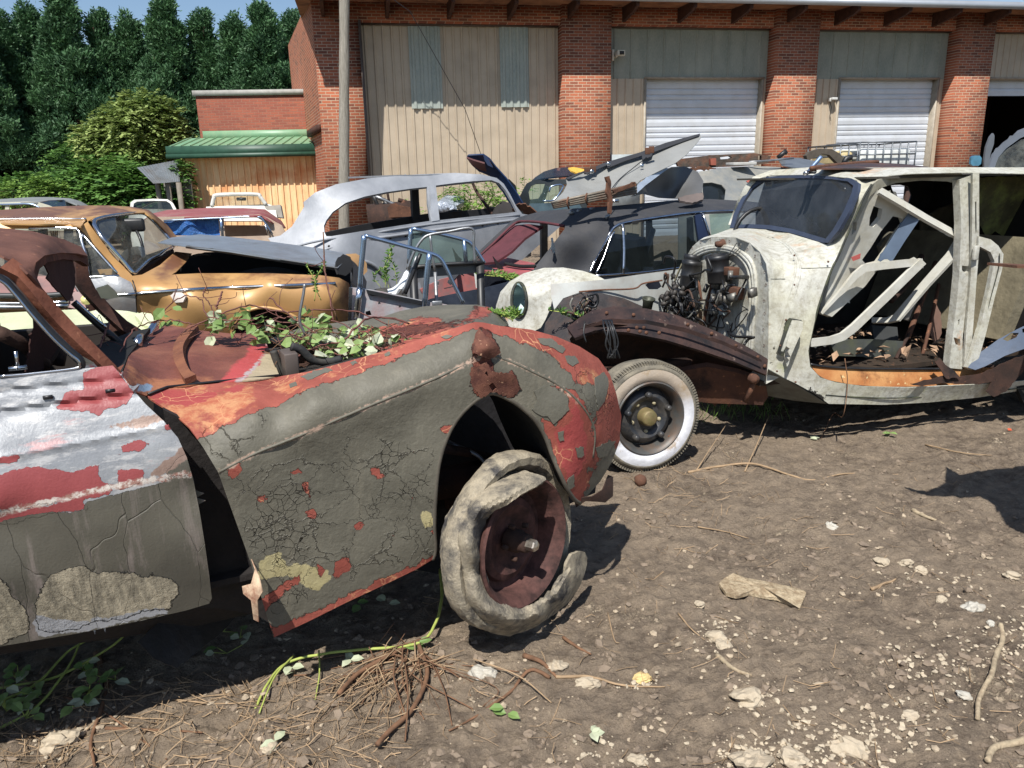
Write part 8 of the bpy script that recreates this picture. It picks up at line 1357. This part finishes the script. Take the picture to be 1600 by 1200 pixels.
vines = [[(240, 505, 1.0), (262, 480, 1.0), (290, 462, .95), (315, 470, .9), (322, 492, .85), (350, 500, .8), (400, 500, .75), (470, 506, .7), (540, 525, .6), (600, 545, .4)],
         [(300, 512, .9), (340, 492, .9), (390, 478, .85), (440, 486, .8), (500, 484, .8), (560, 488, .8), (610, 510, .7), (640, 530, .5)],
         [(180, 560, .6), (205, 520, .8), (230, 505, .9), (262, 500, .9), (300, 506, .85)], [(420, 464, .75), (450, 490, .7), (490, 520, .6), (520, 550, .5), (545, 556, .45)],
         [(390, 520, .8), (430, 500, .75), (480, 495, .7), (530, 505, .65), (580, 530, .55)], [(340, 515, .85), (380, 505, .8), (430, 512, .7), (470, 530, .6), (500, 550, .5)],
         [(460, 560, .45), (500, 540, .5), (560, 535, .5), (600, 550, .4)], [(322, 450, .9), (318, 462, .9), (330, 478, .88), (335, 495, .85)], [(348, 456, .95), (342, 470, .9), (338, 482, .88)],
         [(505, 400, .9), (508, 430, .85), (515, 460, .8), (520, 500, .7)], [(540, 530, .5), (570, 500, .6), (600, 496, .7), (640, 505, .7)], [(150, 572, .7), (155, 545, .7), (163, 525, .75), (170, 505, .8)]]
mb = MB(); pts = []
for v in vines:
    P = cr_curve([C3(*p) for p in v], 7); P = P + rs.normal(size=P.shape) * .002; mb.tube(P, rs.uniform(.0022, .004), 5); pts += list(P)
for i in range(60):
    a = pts[rs.randint(len(pts))]; q = a + rs.normal(size=3) * .06 + (0, 0, .01); mb.tube(cr_curve([a, (a + q) / 2 + rs.normal(size=3) * .015, q], 3), .0012, 4)
mb.build('stem', simple('red_brown_vine', (104, 64, 56), .7, 0, .3, 30), br)
lm = MB(); lp = MB()
clus = [(345, 500, .88, 8), (335, 520, .82, 5), (402, 508, .75, 7), (375, 505, .8, 6), (425, 505, .72, 4), (490, 500, .72, 8), (500, 515, .66, 7), (530, 525, .6, 8), (545, 540, .55, 9), (560, 545, .5, 7), (575, 530, .55, 8), (460, 500, .72, 4), (440, 520, .7, 6), (585, 545, .45, 6), (480, 490, .75, 3), (380, 490, .86, 3), (265, 498, .95, 4), (570, 515, .62, 5), (505, 540, .55, 6), (470, 525, .62, 5), (620, 530, .5, 4), (520, 555, .5, 6), (590, 560, .40, 4), (410, 520, .72, 5)]
for (px, py, o, n) in clus:
    for i in range(int(n * 1.5)):
        c = C3(px + rs.normal() * 9, py + rs.normal() * 7, o + rs.normal() * .03); ax = rs.normal(size=3) * (1, 1, .5) + (0, 0, -.25) - (0, .3, 0); l = rs.uniform(.032, .064); up = np.array([0, -.55, .8]) + rs.normal(size=3) * .45; leaf_on(lp if rs.rand() < .28 else lm, c, ax, l, l * .38, up, rs.uniform(.0, .4))
lm.build('leaf_cluster', LEAF_BR, br, smooth=False); lp.build('leaf_cluster', leafmat('pale_leaf_underside', (176, 184, 150), (200, 204, 176), .7), br, smooth=False)
dl = MB()
for i in range(420):
    c = C3(rs.uniform(430, 640), rs.uniform(525, 570), rs.uniform(.4, .9)); c[2] = min(c[2], .93); leaf_on(dl, c, rs.normal(size=3), rs.uniform(.012, .03), .008, rs.normal(size=3), .3)
dl.build('dead_leaf_litter', simple('dry_leaf_litter', (120, 104, 74), .9, 0, .4, 60), br, smooth=False)
tw = MB()
for i in range(120):
    c = C3(rs.uniform(425, 620), rs.uniform(515, 570), rs.uniform(.45, .9)); a = rs.normal(size=3) * (.06, .06, .025); tw.tube([c - a, c + rs.normal(size=3) * .008, c + a], .0016, 4)
tw.build('dry_stem_litter', TWIGR, br)
# bare twigs by the coupe and weeds among the cars
def weed(label, px, py, pl, off, h, n, mat, seed, L=.05, lean=(0, 0)):
    r_ = np.random.RandomState(seed); b0 = pl.at(px, py, off); t = thing('weed', label, 'weed', b0); s = MB(); l = MB()
    for i in range(n):
        x, y = r_.normal(size=2) * .04; P = cr_curve([b0 + (x, y, 0), b0 + (x + r_.normal() * .03 + lean[0] * .5, y, h * .5), b0 + (x + r_.normal() * .06 + lean[0], y + lean[1], h * r_.uniform(.8, 1.05))], 6); s.tube(P, .003, 5)
        for p in P[3:]:
            for k in range(3): leaf_on(l, p, (r_.normal(), r_.normal(), .6), L * r_.uniform(.6, 1.1), L * .16, r_.normal(size=3))
    s.build('stems', VINEG, t); l.build('foliage', mat, t, smooth=False); return t
weed('upright green weed in front of the silver limousine wheel arch', 612, 455, SP, -.6, .42, 3, LEAF_SHR, 1, .06); weed('small green weed left of the tall one by the silver car', 598, 450, SP, -.6, .26, 2, LEAF_SHR, 2, .05)
weed('thin green sprig growing by the white headlamp wing', 800, 440, WP, 1.9, .07, 3, GRASS, 3, .05, (-.12, 0)); weed('yellow-green sprigs in front of the gold car lamp', 500, 470, DP, .3, .22, 3, LEAF_SHR, 4, .03)
weed('thin trailing stem with drooping leaves below the empty headlamp', 905, 500, WP, .9, .07, 2, LEAF_SHR, 5, .04, (-.2, 0)); weed('dry grass tuft on the coupe far wing tip', 785, 500, NP, 1.0, .04, 7, GRASS, 6, .03)
for nm, P, lb_ in (('bare_twig', [(527, 500, 1.2), (510, 440, 1.2), (505, 362, 1.2)], 'tall thin bare twig standing up in front of the bonnet nose'),):
    t = tag(MB().tube(cr_curve([NP.at(*p) for p in P], 6), .003, 5).build(nm, TWIGR), lb_, 'twig')
# ---------------- ground litter
GZ = lambda p: gz(float(p[0]), float(p[1]))
def onground(px, py, dz=0.0):
    p = ground(px, py); p = ground(px, py, GZ(p)); p[2] = GZ(p) + dz; return p
def stone_mesh(seed, flat=.6):
    r_ = np.random.RandomState(seed); import bmesh
    bm = bmesh.new(); bmesh.ops.create_icosphere(bm, subdivisions=3, radius=1.0); k = r_.normal(size=(5, 3))
    for v in bm.verts:
        p = np.array(v.co); f = 1 + .16 * math.sin(p @ k[0] * 2 + seed) + .11 * math.sin(p @ k[1] * 4) + .06 * math.sin(p @ k[2] * 8) + .04 * math.sin(p @ k[3] * 13) + .03 * r_.normal() * .5
        f += r_.normal() * .035; v.co = Vector((p[0] * f, p[1] * f * (.7 + .3 * (seed % 3) / 2), p[2] * f * flat))
    me = bpy.data.meshes.new('stone'); bm.to_mesh(me); bm.free(); return me
STM = simple('pale_dusty_stone', (176, 162, 140), .95, 0, .14, 22, .006, 50, (146, 130, 108), .6); STY = simple('yellow_stone', (206, 180, 124), .9, 0, .12, 30, .005, 60); STW = simple('white_stone', (180, 175, 163), .9, 0, .1, 25, .006, 50, (150, 138, 120), .5)
stones = [stone_mesh(i, .55 + .1 * (i % 3)) for i in range(6)]
named = [(915, 1072, 18, STM, 'pale grey lump of stone beside the lower forked twig'), (1004, 1060, 13, STY, 'yellowish round stone right of the pale stone lump'), (870, 1042, 13, STM, 'upright pale stone half buried above the twig'), (755, 1056, 20, STW, 'bluish white flat stone under the flat tyre'),
         (1120, 995, 14, STM, 'long pale stone below the old slab'), (1168, 1090, 18, STM, 'pale crumbly clod, middle of the lower edge'), (1330, 1172, 22, STM, 'big crumbly clod at the bottom, right of centre'), (1240, 1190, 20, STM, 'crumbly clod at the very bottom left of the big one'), (1520, 948, 12, STW, 'white stone with flat top near the right side'), (1548, 975, 6, STW, 'small bright white pebble by the crooked root'),
         (1506, 1090, 9, STW, 'white pointed stone left of the crooked root'), (1378, 882, 9, STM, 'smooth pale pebble, leftmost of the loose group'), (1415, 888, 9, STM, 'smooth pale pebble in the middle of the loose group'), (1440, 892, 8, STM, 'smooth pale pebble at the right of the loose group'), (1300, 822, 8, STW, 'whitish lumpy stone standing on the open mud'), (1470, 938, 8, STM, 'round buff pebble left of the flat white one'),
         (1092, 945, 9, STM, 'small pale clod left of the old slab'), (1130, 1010, 11, STM, 'rounded stone under the crumbly clods left of centre'), (88, 1160, 22, STM, 'large pale clod at the bottom left corner'), (420, 1165, 12, STM, 'flat pale clod beside the root bundle'), (1175, 1190, 22, STM, 'wide white clod at the bottom edge, left'), (995, 1190, 14, STM, 'crumbly clod at the bottom edge under the yellow stone'), (1580, 905, 9, STM, 'grey pebble near the right edge'), (1420, 1120, 9, STM, 'flat buff stone on the lower right mud')]
for i, (px, py, r_, mt, lb_) in enumerate(named):
    p = onground(px, py); d = np.linalg.norm(p - EYE); s = r_ * d / FPX; me = stones[i % 6].copy(); me.transform(Matrix.Diagonal((s * 1.15, s, s * .9, 1))); me.materials.append(mt); o = bpy.data.objects.new('stone', me); COL.objects.link(o); o.location = tuple(p + (0, 0, s * .1)); o.rotation_euler = (rs.normal() * .2, rs.normal() * .2, rs.rand() * 6.28); tag(o, lb_, 'stone', 'pale stones lying on the mud')
# pebbles and clods nobody would count
def ico(c, r_, rs2):
    t = (1 + 5 ** .5) / 2; B = np.array([(-1, t, 0), (1, t, 0), (-1, -t, 0), (1, -t, 0), (0, -1, t), (0, 1, t), (0, -1, -t), (0, 1, -t), (t, 0, -1), (t, 0, 1), (-t, 0, -1), (-t, 0, 1)]) / 1.9
    B = B * (1 + rs2.normal(size=(12, 1)) * .3) * np.array([1, rs2.uniform(.6, 1), rs2.uniform(.4, .8)]); a = rs2.rand() * 6.28; c_, s_ = math.cos(a), math.sin(a); B = np.stack([B[:, 0] * c_ - B[:, 1] * s_, B[:, 0] * s_ + B[:, 1] * c_, B[:, 2]], 1)
    return B * r_ + c
IF = [(0, 11, 5), (0, 5, 1), (0, 1, 7), (0, 7, 10), (0, 10, 11), (1, 5, 9), (5, 11, 4), (11, 10, 2), (10, 7, 6), (7, 1, 8), (3, 9, 4), (3, 4, 2), (3, 2, 6), (3, 6, 8), (3, 8, 9), (4, 9, 5), (2, 4, 11), (6, 2, 10), (8, 6, 7), (9, 8, 1)]
def scatter(name, n, mat, rfun, zones=None, dens=None, seed=1, sink=.2):
    r2 = np.random.RandomState(seed); V = []; F = []; k = 0; cnt = 0
    while cnt < n and k < n * 30:
        k += 1; px = r2.uniform(-40, 1640); py = r2.uniform(640, 1290)
        d = float(fbm(np.array([px * .01]), np.array([py * .016]), 1.4, 4, 88 + seed)[0]); 
        if r2.rand() > np.clip((d - .47) * 8, .015, 1) * (1 if py > 760 else .5): continue
        p = ground(px, py, 0); 
        if p[1] > 9: continue
        p[2] = gz(p[0], p[1]); r_ = rfun(r2); b = len(V); V += list(ico(p + (0, 0, r_ * sink), r_, r2)); F += [tuple(i + b for i in f) for f in IF]; cnt += 1
    o = mk(name, V, F, mat, None, False); o['kind'] = 'stuff'; return o
scatter('gravel', 1300, simple('buff_gravel', (166, 150, 128), .95, 0, .2, 60), lambda r: .003 + .011 * r.rand() ** 4, seed=1); MUDC = simple('mud_clod', (126, 111, 95), .95, 0, .15, 30, .006, 60); scatter('mud_clods', 3200, MUDC, lambda r: .004 + .018 * r.rand() ** 4, seed=2, sink=.0)
# crumbly pale patches
r3 = np.random.RandomState(9); V = []; F = []
for (cx, cy, sx, sy, n) in ((1335, 1168, 40, 22, 120), (1180, 1185, 45, 18, 130), (1450, 1035, 45, 25, 110), (1560, 1000, 40, 30, 110), (1120, 985, 25, 18, 60), (1175, 1090, 28, 14, 60), (1240, 1130, 40, 25, 50), (1000, 1065, 14, 8, 30), (90, 1150, 40, 28, 70), (1430, 1130, 60, 20, 80), (950, 1185, 30, 15, 40), (1430, 900, 40, 12, 40)):
    for i in range(n):
        p = onground(cx + r3.normal() * sx, cy + r3.normal() * sy); r_ = .003 + .008 * r3.rand() ** 2; b = len(V); V += list(ico(p + (0, 0, r_ * .4), r_, r3)); F += [tuple(j + b for j in f) for f in IF]
o = mk('pale_crumbs', V, F, simple('pale_crumb', (176, 162, 140), .95, 0, .2, 50), None, False); o['kind'] = 'stuff'
# old slab of bark or board
sb = onground(1190, 932); SLB = Mt('weathered_slab', .95, 0, .15); q = SLB.noise(30, 7, .7); SLB.color(SLB.mix(SLB.rng(q, .4, .6), lin(150, 130, 104), lin(196, 178, 148))); SLB.bump(q, .02); SLB.bump(SLB.noise(90, 5), .004)
out = [onground(x, y) for x, y in ((1123, 922), (1130, 912), (1145, 908), (1165, 907), (1200, 914), (1240, 926), (1256, 930), (1259, 936), (1249, 957), (1240, 944), (1215, 940), (1195, 941), (1170, 936), (1150, 938), (1134, 934))]
V = [p + (0, 0, .004) for p in out] + [p + (0, 0, .012 + rs.rand() * .010) for p in out]; n = len(out); cen = np.mean(out, 0) + (0, 0, .03)
V.append(cen); F = [(i, (i + 1) % n, (i + 1) % n + n, i + n) for i in range(n)] + [(i + n, (i + 1) % n + n, 2 * n) for i in range(n)]
tag(mk('wood_slab', V, F, SLB.m, None, False), 'pale weathered slab of wood lying flat on the mud', 'slab')
PRT = simple('pale_root', (164, 148, 122), .95, 0, .25, 40, .004, 90, (120, 102, 82), .7)
def stick(P, r, label, mat=TWIG, taper=.4, name='stick', lift=.006, sub=None, cat='stick', arch=0):
    Q = cr_curve([onground(x, y, lift + (z[0] if z else 0)) for x, y, *z in P], 6); n = len(Q); Q = Q + np.cumsum(rs.normal(size=Q.shape), 0) * r * .10
    o = MB().tube(Q, [r * (1 - (1 - taper) * i / n) for i in range(n)], 6).build(name, mat, None); return tag(o, label, cat)
stick([(860, 1062), (830, 1050), (800, 1078), (770, 1108), (740, 1125), (705, 1148)], .007, 'reddish forked twig pointing down left under the tyre', TWIGR); stick([(818, 1025), (845, 1042), (868, 1062)], .010, 'short thick reddish twig under the tyre tread', TWIGR)
stick([(868, 1058), (920, 1060), (970, 1075), (1035, 1078)], .006, 'thin grey-brown twig running right to the yellow stone'); stick([(1075, 740), (1130, 728), (1180, 728), (1230, 742), (1270, 750), (1320, 742), (1400, 738)], .008, 'long crooked pale root across the mud by the whitewall wheel', TWIG)
stick([(1088, 742, .0), (1110, 712, .05), (1132, 690, .09)], .004, 'thin straw leaning up by the whitewall wheel', TWIG); stick([(1164, 738, .0), (1185, 705, .06), (1200, 680, .12)], .005, 'pale straight stick leaning up right of the whitewall wheel', TWIG)
stick([(1425, 806), (1445, 810), (1476, 816)], .012, 'short pale barkless stick on the right mud', PRT); stick([(1362, 921), (1380, 913), (1400, 907)], .008, 'small pale stick beside the loose pebbles', TWIG); stick([(1445, 700), (1500, 708), (1548, 714)], .005, 'thin straight straw on the far right mud', TWIG)
stick([(1563, 978), (1567, 1000), (1556, 1030), (1548, 1062), (1530, 1090), (1525, 1125)], .010, 'thick crooked pale root at the right', PRT, .7); stick([(1600, 1160), (1575, 1165), (1555, 1175), (1545, 1195)], .011, 'curved pale root in the bottom right corner', PRT, .8); stick([(1120, 1025), (1145, 1045), (1175, 1058)], .010, 'pale splinter of wood left of the crumbly clod', PRT)
stick([(1090, 830), (1130, 832), (1170, 845)], .004, 'fine dry straw bent on the mud, upper middle', TWIG); stick([(1060, 960), (1080, 985), (1100, 1000)], .004, 'fine straw beside the clods left of the slab', TWIG)
stick([(690, 935, .12), (692, 965, .08), (680, 1000, .04), (650, 1018, .02), (560, 1025, .02), (480, 1035, .02), (440, 1050, .02), (415, 1075, .02), (398, 1110, .0)], .006, 'green bramble shoot curving out from under the coupe wing', VINEG, .7, 'green_shoot', cat='shoot')
stick([(460, 1037, .03), (430, 1070, .03), (405, 1115, .0)], .004, 'short green side shoot hanging left of the root bundle', VINEG, .6, 'green_shoot', cat='shoot'); stick([(500, 1032, .03), (500, 1060, .01), (493, 1095, .0)], .003, 'thin green side shoot over the root bundle', VINEG, .6, 'green_shoot', cat='shoot')
stick([(0, 1100), (60, 1075, .02), (110, 1035, .04), (160, 1010, .05)], .005, 'long yellow-green stem at the lower left, upper one', VINEG, .6, 'green_shoot', cat='shoot'); stick([(0, 1140), (60, 1110, .01), (110, 1060, .03), (130, 1020, .05)], .005, 'long yellow-green stem at the lower left, lower one', VINEG, .6, 'green_shoot', cat='shoot'); stick([(0, 1075), (90, 1062, .02), (180, 1030, .05), (210, 1005, .07)], .005, 'green stem running into the shade under the coupe', VINEG, .6, 'green_shoot', cat='shoot')
stick([(165, 1140), (240, 1145), (318, 1148)], .006, 'straight brown stick on the lower left mud', TWIGR); stick([(150, 1020), (168, 1060), (160, 1110), (145, 1160), (150, 1200)], .009, 'dark brown root standing out at the lower left', TWIGR)
stick([(270, 1090), (350, 1098), (420, 1092)], .003, 'long fine straw left of the root bundle', TWIG); stick([(180, 1120), (230, 1090), (300, 1075)], .004, 'pale straw crossing the lower left mud', TWIG); stick([(100, 1090), (160, 1110), (260, 1180)], .005, 'brown straw running down to the bottom edge', TWIGR)
stick([(880, 1000), (905, 1015), (925, 1025)], .007, 'short stub of root right of the flat tyre', TWIGR); stick([(950, 960, .0), (960, 1000, .0), (968, 1008, 0)], .003, 'curved fine straw right of the flat tyre', TWIG); stick([(1600, 560), (1560, 575)], .003, 'unused', TWIG) if False else None
# root bundle
rb0 = onground(640, 1060); rb = thing('root_bundle', 'bundle of dry brown roots pulled out by the green shoot', 'roots', rb0); mb = MB(); m2 = MB()
for i in range(75):
    x, y = 655 + rs.normal() * 30 - 15, 1030 + rs.normal() * 14; tx = x + rs.normal() * 75 - 40; ty = y + rs.uniform(15, 110) - abs(tx - 600) * .05; bend = rs.normal() * 18
    Q = [onground(x, y, rs.rand() * .05), onground((x + tx) / 2 + bend, (y + ty) / 2, rs.rand() * .04), onground(tx, ty, .003)]; (mb if i % 2 else m2).tube(cr_curve(Q, 6), rs.uniform(.0008, .003), 4)
for P in ([(655, 1018), (668, 1060), (645, 1110), (610, 1150), (590, 1175)], [(650, 1015), (600, 1035), (560, 1060), (530, 1090)]): m2.tube(cr_curve([onground(x, y, .02) for x, y in P], 6), .008, 6)
mb.build('root', TWIG, rb); m2.build('root', TWIGR, rb)
# dry straw litter
V = MB(); r4 = np.random.RandomState(31)
for i in range(850):
    if i < 420: px, py = r4.uniform(0, 620), r4.uniform(1060, 1230)
    elif i < 600: px, py = 1000 + r4.normal() * 120, 760 + r4.normal() * 50
    else: px, py = r4.uniform(620, 1620), r4.uniform(720, 1230)
    p = onground(px, py, .006); a = r4.rand() * 6.28; l = r4.uniform(.012, .07) * (1.3 if i < 420 else .8); d = np.array([math.cos(a), math.sin(a), 0]) * l; q1, q2 = p + d, p - d; q1[2] = gz(q1[0], q1[1]) + .008 + r4.rand() * .02; q2[2] = gz(q2[0], q2[1]) + .006
    V.tube([q2, p + r4.normal(size=3) * .004, q1], r4.uniform(.0006, .0018), 3)
o = V.build('straw_litter', TWIG, None, smooth=False); o['kind'] = 'stuff'
# ground leaves and plants in the shade at lower left
pl_ = thing('creeping_plant', 'creeping plant with pale green leaves under the coupe door', 'plant', onground(60, 1060)); mb = MB(); m2 = MB(); sm_ = MB()
for (cx, cy, n) in ((30, 1065, 10), (55, 1090, 9), (130, 1050, 9), (140, 1085, 5), (180, 1060, 4), (10, 1110, 8), (40, 1120, 6), (120, 1105, 5), (350, 990, 3), (375, 1000, 3), (355, 1025, 3)):
    for i in range(n):
        c = onground(cx + rs.normal() * 14, cy + rs.normal() * 9, rs.uniform(.01, .05)); leaf_on(mb if rs.rand() < .7 else m2, c, (rs.normal(), rs.normal() - .5, .1), rs.uniform(.03, .055), .017, (rs.normal() * .3, -.3, 1), .15); sm_.tube([c, onground(cx, cy, .005)], .0015, 4)
mb.build('foliage', LEAF_BR, pl_, smooth=False); m2.build('pale_foliage', bpy.data.materials['pale_leaf_underside'], pl_, smooth=False); sm_.build('stem', VINEG, pl_)
for k, (px, py, lb_) in enumerate(((655, 1020, 'pair of pale round leaves on the green shoot'), (545, 1038, 'curled pale leaf on the green shoot'), (458, 1058, 'pale leaf hanging by the green side shoot'), (790, 1120, 'pale green leaf lying by the forked twig'), (925, 1150, 'whitish torn leaf on the mud, lower middle'), (605, 945, 'dull leaf in the shade under the wing'), (565, 945, 'small leaf in the shade near the wing edge'), (430, 1160, 'pale heart-shaped leaf at the bottom'), (1275, 688, 'tiny bright green leaf near the long straw'), (1385, 686, 'single green leaflet on the mud below the sill'))):
    mb = MB(); c = onground(px, py, .015)
    for i in range(3): leaf_on(mb, c + rs.normal(size=3) * .008, (rs.normal(), rs.normal(), .1), .045, .016, (0, -.3, 1), .2)
    tag(mb.build('fallen_leaf', bpy.data.materials['pale_leaf_underside'] if k % 3 else LEAF_BR, None, smooth=False), lb_, 'leaf', 'single leaves lying on the mud')
gp_ = thing('grass_tuft', 'bright green grass behind the whitewall wheel under the saloon', 'grass', (1.2, 4.9, 0)); mb = MB()
for i in range(500):
    p = np.array([rs.uniform(.9, 1.9), rs.uniform(4.9, 6.2), -.02]); leaf_on(mb, p, (rs.normal() * .4, rs.normal() * .4, 1), rs.uniform(.05, .13), .004, (1, .2, 0), 0)
mb.build('blade', GRASS, gp_, smooth=False)
vt = thing('vine_runner', 'dry vine hanging from the saloon sill to the ground', 'vine', onground(1310, 690)); MB().tube(cr_curve([WP.at(1320, 560, -.02), WP.at(1324, 600, -.03), WP.at(1317, 650, -.03), onground(1300, 668, .1), onground(1283, 686, .005)], 6), .003, 5).build('stem', TWIGR, vt)
t_ = tag(mk('red_fragment', *(lambda c: ([c + (-.012, -.008, 0), c + (.014, -.006, 0), c + (.012, .01, .008), c + (-.01, .008, .01)], [(0, 1, 2, 3)]))(onground(1577, 674, .01)), simple('orange_red_plastic', (190, 84, 54), .5), None, False), 'tiny orange-red fragment on the mud near the right edge', 'fragment')
rk_ = tag(MB().lathe([(-.03, 0), (-.02, .03), (.01, .035), (.03, .02), (.032, 0)], onground(1000, 758, .02), (1, .3, .2), 12).build('rusty_lump', RUST), 'rust-brown lump beside the red wing tip', 'lump')
for o in list(COL.objects):
    if o.type == 'MESH' and any(m.type == 'SOLIDIFY' for m in o.modifiers): e = o.modifiers.new('split', 'EDGE_SPLIT'); e.split_angle = R(38)
